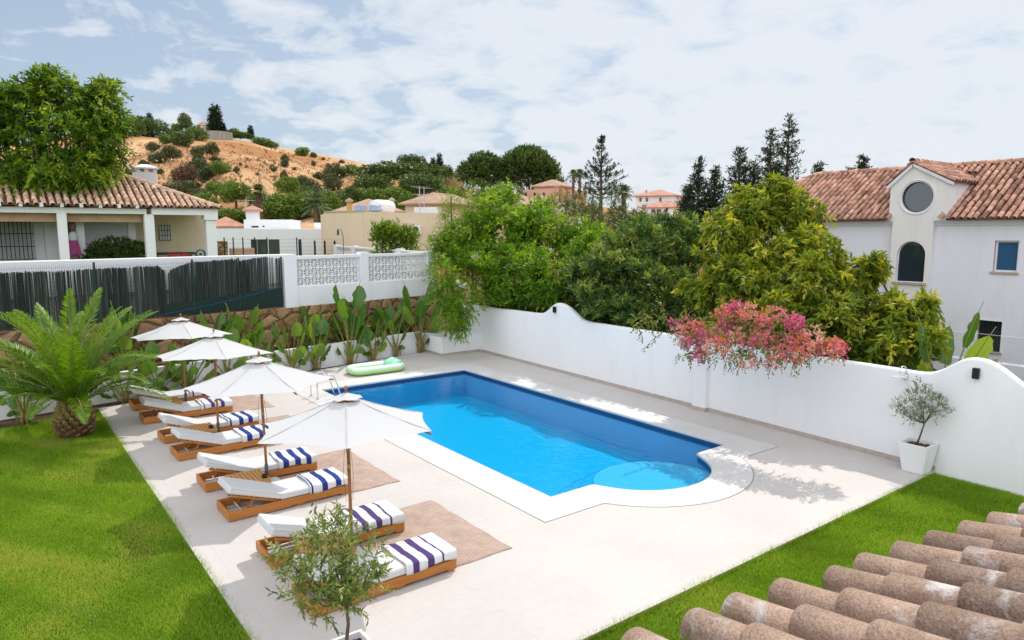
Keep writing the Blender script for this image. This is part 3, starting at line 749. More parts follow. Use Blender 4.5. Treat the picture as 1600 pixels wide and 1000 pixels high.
def towel(name, x0, y0, z, stripes, start, end, mat2, lab, rz, seed):
    """stripes: list of (from, to) along the lounger, measured from the towel's head edge"""
    rg = np.random.default_rng(seed)
    xs = sorted(set([start, end] + [start + a for s in stripes for a in s] + list(np.arange(start, end, 0.022))))
    xs = [x for i, x in enumerate(xs) if i == 0 or x - xs[i - 1] > 0.0035 or any(abs(x - start - a) < 1e-6 for s in stripes for a in s)]
    W2 = 0.70; path = []
    sy = [(-0.006, 0.175), (-0.008, 0.22), (-0.004, 0.262), (0.004, 0.282), (0.02, 0.292)] + [(y, 0.294) for y in np.linspace(0.05, 0.65, 22)] + [(0.68, 0.292), (0.696, 0.282), (0.704, 0.262), (0.708, 0.22), (0.706, 0.175)]
    V = []; F = []; MI = []
    ph = rg.uniform(0, 6, 8)
    for x in xs:
        for k, (y, zz) in enumerate(sy):
            w = 0.006 * math.sin(16 * y + 9 * x + ph[0]) * math.sin(7 * x - 5 * y + ph[1]) + 0.004 * math.sin(31 * x + 11 * y + ph[2])
            e = math.exp(-((x - start) / 0.06) ** 2) * 0.010 * (1 + math.sin(9 * y + ph[3]))
            cr = 0.013 * math.exp(-((x - start - 0.09 - 0.10 * y + 0.02 * math.sin(8 * y + ph[4])) / 0.014) ** 2)
            dx = 0.016 * math.sin(4.1 * y + ph[5]) + 0.008 * math.sin(11 * y + ph[6])
            top = 1 if 3 <= k <= len(sy) - 4 else 0
            hem = 0.02 * math.sin(8 * x + ph[7]) if k in (0, len(sy) - 1) else 0
            V.append((x + dx * (1 if x < end - 0.05 else 0.3), y + (0 if top else (w * (1 if y < 0.3 else -1)) * 0.8), zz + hem + (abs(w) + e + cr) * top + 0.004))
    n = len(sy)
    for i in range(len(xs) - 1):
        mid = (xs[i] + xs[i + 1]) / 2 - start
        mi = 1 if any(a < mid < b_ for a, b_ in stripes) else 0
        for k in range(n - 1):
            F.append((i * n + k, (i + 1) * n + k, (i + 1) * n + k + 1, i * n + k + 1)); MI.append(mi)
    o = np_mesh('towel', V, F, M_tw, None, smooth=True)
    o.data.materials.append(mat2); o.data.polygons.foreach_set('material_index', MI)
    o.location = (x0, y0, z); o.rotation_euler = (0, 0, rz)
    s = o.modifiers.new('solid', 'SOLIDIFY'); s.thickness = 0.007; s.offset = 1
    return tag(o, lab, 'towel', 'striped towels on the loungers')
LN = [(2.86, 7.80, 0.1, 'teak sun lounger nearest the camera, its head end behind the olive tree'),
      (2.88, 9.37, -0.8, 'teak sun lounger second from the front, its foot beside the parasol pole and rug'),
      (2.85, 11.35, 0.3, 'teak sun lounger third from the front, ahead of the table with the black bowl'),
      (2.88, 12.94, -0.6, 'teak sun lounger fourth from the front, its back support showing above the empty frame'),
      (2.88, 15.10, 1.0, 'teak sun lounger fifth from the front, partly behind the third parasol pole'),
      (2.89, 16.54, 0.6, 'teak sun lounger sixth from the front, one purple and two navy towel bands on it'),
      (2.83, 18.56, -0.6, 'teak sun lounger second from the back, partly under the edge of a parasol'),
      (2.85, 20.12, 0.4, 'teak sun lounger farthest from the camera, next to the planted wall')]
proto = lounger()
TW = [([(0.10, 0.20), (0.33, 0.43), (0.555, 0.585)], M_purp, 1.28, 'white towel with two wide and one thin purple stripe on the nearest lounger'),
      ([(0.07, 0.17), (0.30, 0.40), (0.53, 0.565)], M_purp, 1.30, 'white towel with purple stripes on the second lounger, behind the olive tree'),
      ([(0.02, 0.055), (0.22, 0.32), (0.47, 0.57)], M_navy, 1.38, 'white towel with thin and wide dark blue stripes on the third lounger from the front'),
      ([(0.08, 0.19), (0.31, 0.42), (0.53, 0.63)], M_navy, 1.34, 'white towel with three wide blue stripes on the fourth lounger from the front'),
      ([(0.10, 0.21), (0.36, 0.47), (0.60, 0.70)], M_navy, 1.30, 'white towel with blue stripes on the fifth lounger, partly hidden by a parasol'),
      ([(0.04, 0.08), (0.25, 0.35), (0.46, 0.56)], M_navy, 1.36, 'white towel with three dark stripes on the sixth lounger, behind the table with the bowl'),
      ([(0.06, 0.09), (0.24, 0.33), (0.48, 0.57)], M_purp, 1.32, 'white towel with dark purple stripes on the seventh lounger, under the parasol edge'),
      ([(0.06, 0.10), (0.30, 0.40), (0.5, 0.6)], M_purp, 1.40, 'white striped towel on the farthest lounger, its single dark stripe just showing')]
for i, (x, y, a, lab) in enumerate(LN):
    o = proto if i == 0 else copy_tree(proto)
    o.location = (x, y, 0.004); o.rotation_euler = (0, 0, R(a)); tag(o, lab, 'sun lounger', 'teak sun loungers in a row on the deck')
    st, mt, s0, tl = TW[i]
    towel('towel', x, y, 0.004, st, s0, 2.078, mt, tl, R(a), 20 + i)
# ---- rugs
def rugmat():
    m, nt, out = newmat('woven pinkish jute')
    tc = N(nt, 'ShaderNodeTexCoord')
    b = N(nt, 'ShaderNodeBsdfPrincipled'); b.inputs['Roughness'].default_value = 0.95; b.inputs['Specular IOR Level'].default_value = 0.05
    br = N(nt, 'ShaderNodeTexBrick'); br.inputs['Scale'].default_value = 1; br.inputs['Brick Width'].default_value = 0.09; br.inputs['Row Height'].default_value = 0.03; br.inputs['Mortar Size'].default_value = 0.006
    br.inputs['Color1'].default_value = (0.53, 0.405, 0.34, 1); br.inputs['Color2'].default_value = (0.60, 0.475, 0.405, 1); br.inputs['Mortar'].default_value = (0.36, 0.255, 0.205, 1)
    nt.links.new(tc.outputs['Object'], br.inputs['Vector'])
    nz = N(nt, 'ShaderNodeTexNoise'); nz.inputs['Scale'].default_value = 4; nz.inputs['Detail'].default_value = 8; nt.links.new(tc.outputs['Object'], nz.inputs['Vector'])
    rn = ramp(nt, [(0.3, (0.85, 0.84, 0.83)), (0.7, (1.08, 1.06, 1.05))]); nt.links.new(nz.outputs[0], rn.inputs[0])
    mm = N(nt, 'ShaderNodeMixRGB', blend_type='MULTIPLY'); mm.inputs[0].default_value = 1; nt.links.new(br.outputs[0], mm.inputs[1]); nt.links.new(rn.outputs[0], mm.inputs[2])
    nt.links.new(mm.outputs[0], b.inputs['Base Color'])
    bp = N(nt, 'ShaderNodeBump'); bp.inputs['Strength'].default_value = 0.5; bp.inputs['Distance'].default_value = 0.008
    nt.links.new(br.outputs[1], bp.inputs['Height']); bp.invert = True; nt.links.new(bp.outputs[0], b.inputs['Normal'])
    nt.links.new(b.outputs[0], out.inputs[0]); return m
M_rug = rugmat()
for y0, y1, lab in ((7.87, 10.20, 'pinkish woven rug nearest the camera, under the two front loungers'),
                    (11.37, 13.80, 'pinkish woven rug second from the front, its corner showing below the nearest parasol'),
                    (15.0, 17.35, 'pinkish woven rug third from the front, mostly hidden under parasols'),
                    (18.4, 20.75, 'pinkish woven rug farthest from the camera, its corner by the far parasol')):
    nx, ny = 24, 28; V = []; F = []
    rg = np.random.default_rng(int(y0 * 10))
    for i in range(nx + 1):
        for j in range(ny + 1):
            x = 3.95 + 2.0 * i / nx; y = y0 + (y1 - y0) * j / ny
            ed = 0.010 * math.sin(y * 9) if i in (nx,) else 0
            ed2 = 0.008 * math.sin(x * 8) if j in (0, ny) else 0
            V.append((x + ed - 4.95, y + ed2 - y0, 0.009 + 0.002 * math.sin(x * 3 + y * 2)))
    for i in range(nx):
        for j in range(ny):
            a = i * (ny + 1) + j; F.append((a, a + ny + 1, a + ny + 2, a + 1))
    o = np_mesh('rug', V, F, M_rug, None, smooth=True); o.location = (4.95, y0, 0)
    s = o.modifiers.new('solid', 'SOLIDIFY'); s.thickness = 0.008; s.offset = -1
    tag(o, lab, 'rug', 'woven rugs under the loungers')
# ---- side tables
def side_table():
    root = empty('side_table')
    b = MB()
    for k in range(8): b.box((0.035 + k * 0.07, 0.034, 0.335), (0.035 + k * 0.07 + 0.052, 0.606, 0.357))
    b.build('slatted_top', M_teak2, root)
    b = MB()
    b.box((0, 0, 0.285), (0.033, 0.64, 0.362)); b.box((0.597, 0, 0.285), (0.63, 0.64, 0.362)); b.box((0.0335, 0, 0.286), (0.5965, 0.033, 0.361)); b.box((0.0335, 0.607, 0.286), (0.5965, 0.64, 0.361))
    b.build('table_frame', M_teak2, root, bevel=0.003)
    for x in (0.035, 0.545):
        for y in (0.035, 0.555):
            b = MB(); b.box((x, y, 0), (x + 0.05, y + 0.05, 0.334)); b.build('leg', M_teak2, root)
    return root
pt = side_table()
for i, (x, y, lab) in enumerate(((3.18, 8.60, 'small slatted teak table between the two front loungers, behind the olive tree'), (3.13, 12.00, 'slatted teak table between the second pair of loungers, a black bowl at its corner'),
                                 (3.22, 15.84, 'slatted teak table between the third pair of loungers, a black bowl on top'), (3.17, 19.00, 'slatted teak table between the farthest two loungers'))):
    o = pt if i == 0 else copy_tree(pt)
    o.location = (x, y, 0.004); tag(o, lab, 'side table', 'slatted teak side tables')
for x, y, lab in ((3.68, 12.10, 'small black bowl on the nearer slatted table in view'), (3.74, 15.95, 'small black bowl on the slatted table of the third lounger pair')):
    b = MB(); b.lathe([(0.03, 0), (0.045, 0.012), (0.052, 0.055), (0.044, 0.055), (0.03, 0.016)], 14, (0, 0, 0))
    o = b.build('bowl', M_black, None, smooth=True); o.location = (x, y, 0.366); tag(o, lab, 'bowl', 'black bowls on the side tables')
# ---- parasols
def parasol(seed, rot):
    """hexagonal canopy with a vent cap; origin at the pole foot"""
    root = empty('parasol')
    Rr, zc, za = 1.305, 1.945, 2.40
    rg = np.random.default_rng(seed)
    # canopy
    rows = np.linspace(0.14, 1.0, 15); seg = 12
    V = []; F = []
    for u in rows:
        for g_ in range(6):
            for k in range(seg):
                t = k / seg; a0 = rot + g_ * math.pi / 3; a1 = a0 + math.pi / 3
                p0 = np.array([math.cos(a0), math.sin(a0)]); p1 = np.array([math.cos(a1), math.sin(a1)])
                p = (p0 * (1 - t) + p1 * t) * Rr * u
                sag = 4 * t * (1 - t)
                pull = 1 - 0.045 * sag * u ** 3
                z = za - (za - zc) * u - 0.028 * math.sin(math.pi * min(u, 1)) + 0.012 * sag * u - 0.035 * sag * (1 - u) * u * 2
                V.append((p[0] * pull, p[1] * pull, z - 0.02 + 0.004 * math.sin(9 * t * 3 + u * 14 + seed)))
    nn = 6 * seg
    for i in range(len(rows) - 1):
        for k in range(nn):
            F.append((i * nn + k, (i + 1) * nn + k, (i + 1) * nn + (k + 1) % nn, i * nn + (k + 1) % nn))
    can = np_mesh('canopy', V, F, M_canvas, root, smooth=True)
    # seams on the canopy
    sm = MB()
    for g_ in range(6):
        a = rot + g_ * math.pi / 3
        pts = []
        for u in np.linspace(0.2, 0.995, 12):
            z = za - (za - zc) * u - 0.028 * math.sin(math.pi * u) - 0.0165
            pts.append((Rr * u * math.cos(a), Rr * u * math.sin(a), z))
        sm.tube(pts, 0.0055, 5)
    sm.build('seam', M_canvas, can)
    hem = MB()
    # vent cap
    V = []; F = []; rows2 = [0.02, 0.09, 0.17, 0.225]
    for i, r in enumerate(rows2):
        for k in range(48):
            a = 2 * math.pi * k / 48 + rot
            w = (0.009 * math.sin(6 * (a - rot) * 1.0 + math.pi / 2) + 0.005 * math.sin(11 * a + seed)) * (i / 3) ** 2
            V.append((r * math.cos(a) * (1 + w), r * math.sin(a) * (1 + w), za + 0.022 - r * 0.36 + w * 0.9))
    for i in range(3):
        for k in range(48): F.append((i * 48 + k, (i + 1) * 48 + k, (i + 1) * 48 + (k + 1) % 48, i * 48 + (k + 1) % 48))
    np_mesh('vent_cap', V, F, M_canvas, can, smooth=True)
    b = MB(); b.tube([(0, 0, 0.16), (0, 0, 1.30)], 0.024, 12); b.tube([(0, 0, 1.40), (0, 0, za + 0.03)], 0.024, 12); b.build('pole', M_pole, root, smooth=True)
    b = MB(); b.tube([(0, 0, 1.295), (0, 0, 1.405)], 0.027, 12); b.build('pole_joint', pm('brass sleeve', (0.35, 0.24, 0.09), None, rough=0.35, metal=0.8) if 'brass sleeve' not in bpy.data.materials else bpy.data.materials['brass sleeve'], root, smooth=True)
    b = MB(); b.lathe([(0.012, 0.0), (0.026, 0.02), (0.020, 0.05), (0.008, 0.075)], 10, (0, 0, za + 0.045)); b.build('finial', M_pole, root, smooth=True)
    for g_ in range(6):
        a = rot + g_ * math.pi / 3; c, s = math.cos(a), math.sin(a)
        b = MB(); b.bar((0.03 * c, 0.03 * s, za - 0.10), (Rr * 0.985 * c, Rr * 0.985 * s, zc - 0.060), 0.018, 0.024); rb = b.build('rib', M_pole, root)
        b = MB(); b.bar((0.04 * c, 0.04 * s, 1.82), (Rr * 0.5 * c, Rr * 0.5 * s, (za + zc) / 2 - 0.10), 0.014, 0.018); b.build('strut', M_pole, rb)
    b = MB(); b.lathe([(0.03, 0), (0.05, 0.01), (0.05, 0.06), (0.03, 0.07)], 12, (0, 0, 1.78)); b.build('runner', M_pole, root)
    b = MB()
    for k in (-1, 1): b.tube([(0.03 * k, 0.02, 1.82), (0.075 * k, 0.03, 1.25), (0.05 * k, 0.02, 0.85)], 0.003, 5)
    b.build('cord', M_grey, root)
    b = MB(); b.tube([(0, 0, 0.06), (0, 0, 0.40)], 0.034, 12); b.build('base_sleeve', M_grey, root, smooth=True)
    b = MB(); b.box((-0.25, -0.25, 0.0), (0.25, 0.25, 0.065)); b.build('base_slab', M_greyp, root, bevel=0.012)
    return root
for i, (x, y, rot, tx, ty, cx, cy, lab) in enumerate((
        (3.905, 8.95, 0.10, 0, 0, 3.94, 9.07, 'white hexagonal parasol nearest the camera, its canopy edge over the pool corner'),
        (3.89, 12.63, 0.68, 0, 0, 3.87, 12.69, 'white hexagonal parasol second from the front, between the fourth lounger and the pool ladder'),
        (3.93, 16.12, 0.45, 0, 0, 3.98, 16.27, 'white hexagonal parasol third from the front, its wooden finial standing out'),
        (4.02, 19.62, 0.50, 0, 0, 4.04, 19.75, 'white hexagonal parasol farthest from the camera, partly behind the palm fronds'))):
    o = parasol(i, rot)
    o.location = (x, y, 0.012)
    o.rotation_euler = (-math.atan2(cy - y, 1.93), math.atan2(cx - x, 1.93), 0)
    tag(o, lab, 'parasol', 'white parasols between the loungers')
# ---- pool ladder
t = empty('pool_ladder', (7.17, 18.46, 0.004), 0, 'chrome pool ladder with two bent rails at the far left pool corner', 'ladder')
for y in (0.0, 0.49):
    b = MB(); pts = [(0, y, 0), (0, y, 0.42)] + [(0.02 + 0.26 * (1 - math.cos(a)), y, 0.46 + 0.20 * math.sin(a)) for a in np.linspace(0.25, math.pi * 0.80, 9)] + [(0.60, y, 0.30), (0.72, y, -0.10), (0.74, y, -0.85)]
    b.tube(pts, 0.021, 10); b.build('handrail', M_chrome, t, smooth=True)
    b = MB(); b.lathe([(0.045, 0), (0.045, 0.012), (0.022, 0.02)], 12, (0, y, 0)); b.build('floor_flange', M_chrome, t)
for z in (-0.25, -0.5, -0.75):
    b = MB(); b.box((0.68, 0, z), (0.78, 0.49, z + 0.03)); b.build('tread', M_chrome, t)
# ---- inflatable lounge
def gradz(name, stops):
    m, nt, out = newmat(name)
    tc = N(nt, 'ShaderNodeTexCoord'); s = N(nt, 'ShaderNodeSeparateXYZ'); nt.links.new(tc.outputs['Object'], s.inputs[0])
    mr = N(nt, 'ShaderNodeMapRange'); mr.inputs[1].default_value = 0; mr.inputs[2].default_value = 0.36; nt.links.new(s.outputs[2], mr.inputs[0])
    r = ramp(nt, stops); nt.links.new(mr.outputs[0], r.inputs[0])
    b = N(nt, 'ShaderNodeBsdfPrincipled'); b.inputs['Roughness'].default_value = 0.28; b.inputs['Specular IOR Level'].default_value = 0.5
    nt.links.new(r.outputs[0], b.inputs['Base Color']); nt.links.new(b.outputs[0], out.inputs[0]); return m
t = empty('inflatable_pool_lounger', (10.20, 21.02, 0.004), R(-1.5), 'mint green inflatable pool lounger with ribbed headrest lying beside the pool', 'pool float')
b = MB(); rc = []
hx, hy, cr = 0.84, 0.36, 0.26
for cx, cy, a0 in ((hx - cr, hy - cr, 0), (-hx + cr, hy - cr, 90), (-hx + cr, -hy + cr, 180), (hx - cr, -hy + cr, 270)):
    for a in np.linspace(a0, a0 + 90, 8): rc.append((cx + cr * math.cos(R(a)), cy + cr * math.sin(R(a))))
V = []; F = []; ns = 20; npt = len(rc)
for i, (x, y) in enumerate(rc):
    pv, nx_ = rc[i - 1], rc[(i + 1) % npt]; tx_, ty_ = nx_[0] - pv[0], nx_[1] - pv[1]; l_ = math.hypot(tx_, ty_); nxv, nyv = ty_ / l_, -tx_ / l_
    for k in range(ns):
        a = 2 * math.pi * k / ns
        pin = 1.0 - 0.07 * (abs(math.sin(a)) < 0.2)
        V.append((x + nxv * 0.145 * math.cos(a) * pin, y + nyv * 0.145 * math.cos(a) * pin, 0.135 + 0.135 * math.sin(a)))
for i in range(npt):
    for k in range(ns): F.append((i * ns + k, ((i + 1) % npt) * ns + k, ((i + 1) % npt) * ns + (k + 1) % ns, i * ns + (k + 1) % ns))
np_mesh('tube_ring', V, F, gradz('green to white vinyl', [(0.0, (0.30, 0.50, 0.10)), (0.35, (0.42, 0.66, 0.28)), (0.62, (0.66, 0.82, 0.68)), (1.0, (0.80, 0.86, 0.84))]), t, smooth=True)
b = MB(); b.prism([(x * 0.97, y * 0.97) for x, y in rc], 0.06, 0.12); b.build('float_floor', pm('mint vinyl', (0.30, 0.68, 0.46), (0.40, 0.76, 0.56), 5, 0.35), t)
b = MB()
for k in range(6):
    u = k / 5; y = -0.30 + 0.60 * u
    b.tube([(0.42, y, 0.20), (0.78, y, 0.33)], 0.058, 10)
b.build('headrest', pm('mint green vinyl', (0.34, 0.74, 0.50), (0.42, 0.80, 0.58), 5, 0.3), t, smooth=True)
# ---- potted olive trees are built with the plants
# ================================================================== terrain beyond the garden
def earth(name, ca, cb, cc, s1, s2, lo=0.42, hi=0.6):
    m, nt, out = newmat(name)
    g = N(nt, 'ShaderNodeNewGeometry')
    b = N(nt, 'ShaderNodeBsdfPrincipled'); b.inputs['Roughness'].default_value = 1; b.inputs['Specular IOR Level'].default_value = 0.02
    n1 = N(nt, 'ShaderNodeTexNoise'); n1.inputs['Scale'].default_value = s1; n1.inputs['Detail'].default_value = 10; n1.inputs['Roughness'].default_value = 0.65
    n2 = N(nt, 'ShaderNodeTexNoise'); n2.inputs['Scale'].default_value = s2; n2.inputs['Detail'].default_value = 8; n2.inputs['Roughness'].default_value = 0.7
    nt.links.new(g.outputs['Position'], n1.inputs['Vector']); nt.links.new(g.outputs['Position'], n2.inputs['Vector'])
    r1 = ramp(nt, [(lo, ca), (hi, cb)]); nt.links.new(n1.outputs[0], r1.inputs[0])
    r2 = ramp(nt, [(0.50, (0, 0, 0)), (0.66, (0.75,) * 3)]); nt.links.new(n2.outputs[0], r2.inputs[0])
    mx = N(nt, 'ShaderNodeMixRGB'); mx.inputs[2].default_value = c4(cc); nt.links.new(r2.outputs[0], mx.inputs[0]); nt.links.new(r1.outputs[0], mx.inputs[1])
    nt.links.new(mx.outputs[0], b.inputs['Base Color'])
    bp = N(nt, 'ShaderNodeBump'); bp.inputs['Strength'].default_value = 0.7; bp.inputs['Distance'].default_value = 1.2
    nt.links.new(n2.outputs[0], bp.inputs['Height']); nt.links.new(bp.outputs[0], b.inputs['Normal'])
    nt.links.new(b.outputs[0], out.inputs[0]); return m
M_hill = earth('dry orange grass slope', (0.38, 0.19, 0.085), (0.62, 0.40, 0.22), (0.25, 0.115, 0.055), 0.03, 0.11)
M_turf = pm('neighbour turf', (0.06, 0.11, 0.015), (0.12, 0.16, 0.03), 0.8, 1.0, 0.3, 20, 0.05, world=True)
M_turf2 = pm('rough ground', (0.10, 0.10, 0.03), (0.17, 0.13, 0.06), 0.3, 1.0, 0.3, 20, 0.05, world=True)
UP = 2.85
p6 = back(6.45, 1.5)
fill_sheet('upper_ground', [back(-80, 1.5)[:2], p6[:2], (15.6, 45), (120, 240), (400, 900), (-700, 900), (-700, -60)], [], UP, M_turf)
fill_sheet('neighbour_ground', [(14.9, -20), (15.42, 24.8), (15.9, 45), (121, 240), (420, 900), (900, 900), (900, -120), (40, -120)], [], 0.28, M_turf2)
HPX = np.array([-500, -150, 0, 100, 190, 260, 330, 400, 450, 500, 560, 600, 640, 700, 780, 880, 980, 1100, 1300, 2000])
HPY = np.array([330, 275, 238, 222, 216, 219, 222, 225, 236, 246, 257, 266, 275, 291, 303, 318, 330, 338, 342, 345])
HD, HB = 230.0, 62.0
def hill_z(x, y):
    x = np.asarray(x, float); y = np.asarray(y, float)
    az = np.arctan2(x, y) - YAW; d = np.hypot(x, y)
    px = 800 + FPX * np.tan(np.clip(az, -1.2, 1.2))
    py = np.interp(px, HPX, HPY)
    el = (360.4 - py) / FPX * np.cos(np.clip(az, -1.2, 1.2))
    zr = EYE + HD * el
    t = np.clip((d - HB) / (HD - HB), 0, 1)
    base = 1.6
    z = base + (zr - base) * (0.65 * t + 0.35 * t * t * (3 - 2 * t))
    z = z + t * (1 - t) * 4 * (1.5 * np.sin(az * 23 + d * 0.03) + 0.9 * np.sin(az * 51 - d * 0.05 + 1.0) + 0.5 * np.sin(d * 0.11 + az * 80))
    t2 = np.clip((d - HD) / 260.0, 0, 1)
    return z - t2 * t2 * (zr - base) * 0.9 - 1.2 * t2
azs = np.linspace(-1.05, 1.0, 300) + YAW
ds = np.concatenate([[HB - 0.1], np.linspace(HB, HD, 90), np.linspace(HD + 4, 520, 24)])
AA, DD = np.meshgrid(azs, ds, indexing='ij')
XX, YY = DD * np.sin(AA), DD * np.cos(AA); ZZ = hill_z(XX, YY); ZZ[:, 0] = -1.0
V = np.stack([XX, YY, ZZ], -1).reshape(-1, 3); nd = len(ds)
ii, jj = np.meshgrid(np.arange(len(azs) - 1), np.arange(nd - 1), indexing='ij')
a = (ii * nd + jj).ravel(); F = np.stack([a, a + 1, a + nd + 1, a + nd], 1)
o = np_mesh('hill', V, F, M_hill, None, smooth=True); tag(o, kind='structure')
def onhill(px, py):
    d = np.linspace(HB, 300, 1200); r_ = ray(px, py); k = d / math.hypot(r_[0], r_[1])
    P = E0[None] + r_[None] * k[:, None]
    hz_ = hill_z(P[:, 0], P[:, 1]); idx = np.where(P[:, 2] <= hz_)[0]
    p = P[idx[0]] if len(idx) else far(px, py, HD - 2)
    return p, math.hypot(p[0], p[1])
# ================================================================== roofs of barrel tiles
def tilemat(name, c1, c2, tint=(0.55, 1.25), scale=4.0, lime=0.0, bump=0.2):
    m, nt, out = newmat(name)
    g = N(nt, 'ShaderNodeNewGeometry')
    b = N(nt, 'ShaderNodeBsdfPrincipled'); b.inputs['Roughness'].default_value = 0.85; b.inputs['Specular IOR Level'].default_value = 0.15
    nz = N(nt, 'ShaderNodeTexNoise'); nz.inputs['Scale'].default_value = scale; nz.inputs['Detail'].default_value = 8; nz.inputs['Roughness'].default_value = 0.7
    nt.links.new(g.outputs['Position'], nz.inputs['Vector'])
    rp = ramp(nt, [(0.32, c1), (0.66, c2)]); nt.links.new(nz.outputs[0], rp.inputs[0])
    at = N(nt, 'ShaderNodeAttribute'); at.attribute_name = 'tint'
    tr = ramp(nt, [(0, (tint[0],) * 3), (1, (tint[1], tint[1] * 0.98, tint[1] * 0.95))]); nt.links.new(at.outputs['Fac'], tr.inputs[0])
    mx = N(nt, 'ShaderNodeMixRGB', blend_type='MULTIPLY'); mx.inputs[0].default_value = 1; nt.links.new(rp.outputs[0], mx.inputs[1]); nt.links.new(tr.outputs[0], mx.inputs[2])
    col = mx.outputs[0]
    if lime > 0:
        n2 = N(nt, 'ShaderNodeTexNoise'); n2.inputs['Scale'].default_value = 2.7; n2.inputs['Detail'].default_value = 7; n2.inputs['Roughness'].default_value = 0.72; n2.inputs['Distortion'].default_value = 0.5
        nt.links.new(g.outputs['Position'], n2.inputs['Vector'])
        r2 = ramp(nt, [(0.545, (0, 0, 0)), (0.66, (lime,) * 3)]); nt.links.new(n2.outputs[0], r2.inputs[0])
        n3 = N(nt, 'ShaderNodeTexNoise'); n3.inputs['Scale'].default_value = 110; n3.inputs['Detail'].default_value = 3; nt.links.new(g.outputs['Position'], n3.inputs['Vector'])
        r3 = ramp(nt, [(0.36, (0.45, 0.42, 0.40)), (0.52, (1, 1, 1)), (0.70, (1.25, 1.2, 1.15))]); nt.links.new(n3.outputs[0], r3.inputs[0])
        mm = N(nt, 'ShaderNodeMixRGB', blend_type='MULTIPLY'); mm.inputs[0].default_value = 0.5; nt.links.new(col, mm.inputs[1]); nt.links.new(r3.outputs[0], mm.inputs[2])
        ml = N(nt, 'ShaderNodeMixRGB'); ml.inputs[2].default_value = (0.66, 0.63, 0.62, 1); nt.links.new(r2.outputs[0], ml.inputs[0]); nt.links.new(mm.outputs[0], ml.inputs[1]); col = ml.outputs[0]
    nt.links.new(col, b.inputs['Base Color'])
    nb = N(nt, 'ShaderNodeTexNoise'); nb.inputs['Scale'].default_value = 70; nb.inputs['Detail'].default_value = 5; nt.links.new(g.outputs['Position'], nb.inputs['Vector'])
    bp = N(nt, 'ShaderNodeBump'); bp.inputs['Strength'].default_value = bump; bp.inputs['Distance'].default_value = 0.01
    nt.links.new(nb.outputs[0], bp.inputs['Height']); nt.links.new(bp.outputs[0], b.inputs['Normal'])
    nt.links.new(b.outputs[0], out.inputs[0]); return m
def tiles(name, mat, parent, P0, along_, up, length, height, sp, ex, r, mask=None, segs=6, thick=0.012, seed=1, rise=0.9, jit=0.006, basemat=None):
    """rows of barrel tiles laid from the eave line P0 + along*s up the slope"""
    rg = np.random.default_rng(seed)
    P0 = np.array(P0, float); A = np.array(along_, float); A /= np.linalg.norm(A); U = np.array(up, float); U /= np.linalg.norm(U)
    Nn = np.cross(A, U); Nn = Nn if Nn[2] > 0 else -Nn
    V = []; F = []; T = []; Q = 0
    th = np.linspace(0, math.pi, segs + 1)
    ca, sa = np.cos(th), np.sin(th)
    for c in range(int(length / sp)):
        x = (c + 0.5) * sp
        for k in range(int(height / ex) + 1):
            u = k * ex
            if mask is not None and not mask(x, u + ex * 0.5): continue
            j = rg.normal(0, jit, 3); ln = min(ex * 1.14, height - u + 0.02)
            if ln < 0.05: continue
            rows = []
            r1, r0 = r * (1 + rg.normal(0, 0.02)), r * 0.86
            for (uu, rr, lift) in ((u + j[0] - thick * 0, r1 - thick, thick * 1.3), (u + j[0], r1, thick * 1.6), (u + j[0] + ln, r0, 0.0)):
                rows.append(P0 + A * (x + j[1] + rr * ca)[:, None] + Nn * (rr * rise * sa + lift)[:, None] + U * uu)
            o = Q; V.append(np.concatenate(rows)); Q += 3 * (segs + 1); n = segs + 1
            tt = float(np.clip(rg.beta(2.2, 2.2), 0, 1))
            for a in range(2):
                for s_ in range(segs):
                    F.append((o + a * n + s_, o + a * n + s_ + 1, o + (a + 1) * n + s_ + 1, o + (a + 1) * n + s_)); T.append(tt if a else tt * 0.5 + 0.5)
    V = np.concatenate(V)
    return np_mesh(name, V, F, mat, parent, tint=T, smooth=False)
def ridge(name, mat, parent, A, B, r=0.13, step=0.36, seed=0, segs=6):
    rg = np.random.default_rng(seed); A = np.array(A, float); B = np.array(B, float); L = np.linalg.norm(B - A); D = (B - A) / L
    S = np.cross(D, (0, 0, 1)); S /= np.linalg.norm(S); Up = np.cross(S, D)
    V = []; F = []; T = []; th = np.linspace(-0.3, math.pi + 0.3, segs + 1)
    for k in range(int(L / step) + 1):
        o = len(V) * (segs + 1); 
        for u, rr, l in ((k * step, r, 0.012), (min(k * step + step * 1.1, L), r * 0.9, 0)):
            V.append(A + D * u + S * (rr * np.cos(th))[:, None] + Up * (rr * np.sin(th) * 0.8 + l)[:, None])
        o = (len(V) - 2) * (segs + 1)
        tt = rg.uniform(0.2, 0.9)
        for s_ in range(segs): F.append((o + s_, o + s_ + 1, o + segs + 1 + s_ + 1, o + segs + 1 + s_)); T.append(tt)
    return np_mesh(name, np.concatenate(V), F, mat, parent, tint=T)
def holed_wall(bm_front, outer, holes, to3, depth, reveal):
    """front face with openings (triangulated) plus the reveals of every opening"""
    bm = bmesh.new(); es = []
    for loop in [outer] + holes:
        vs = [bm.verts.new((p[0], p[1], 0)) for p in loop]
        for i in range(len(vs)): es.append(bm.edges.new((vs[i], vs[(i + 1) % len(vs)])))
    bmesh.ops.triangle_fill(bm, use_beauty=True, use_dissolve=False, edges=es, normal=(0, 0, 1))
    bm.verts.index_update()
    bm_front.add([to3(v.co.x, v.co.y, 0) for v in bm.verts], [tuple(v.index for v in f.verts) for f in bm.faces]); bm.free()
    for h in holes:
        n = len(h)
        reveal.add([to3(x, y, 0) for x, y in h] + [to3(x, y, depth) for x, y in h], [(i, (i + 1) % n, n + (i + 1) % n, n + i) for i in range(n)])
def rect(x0, x1, z0, z1): return [(x0, z0), (x1, z0), (x1, z1), (x0, z1)]
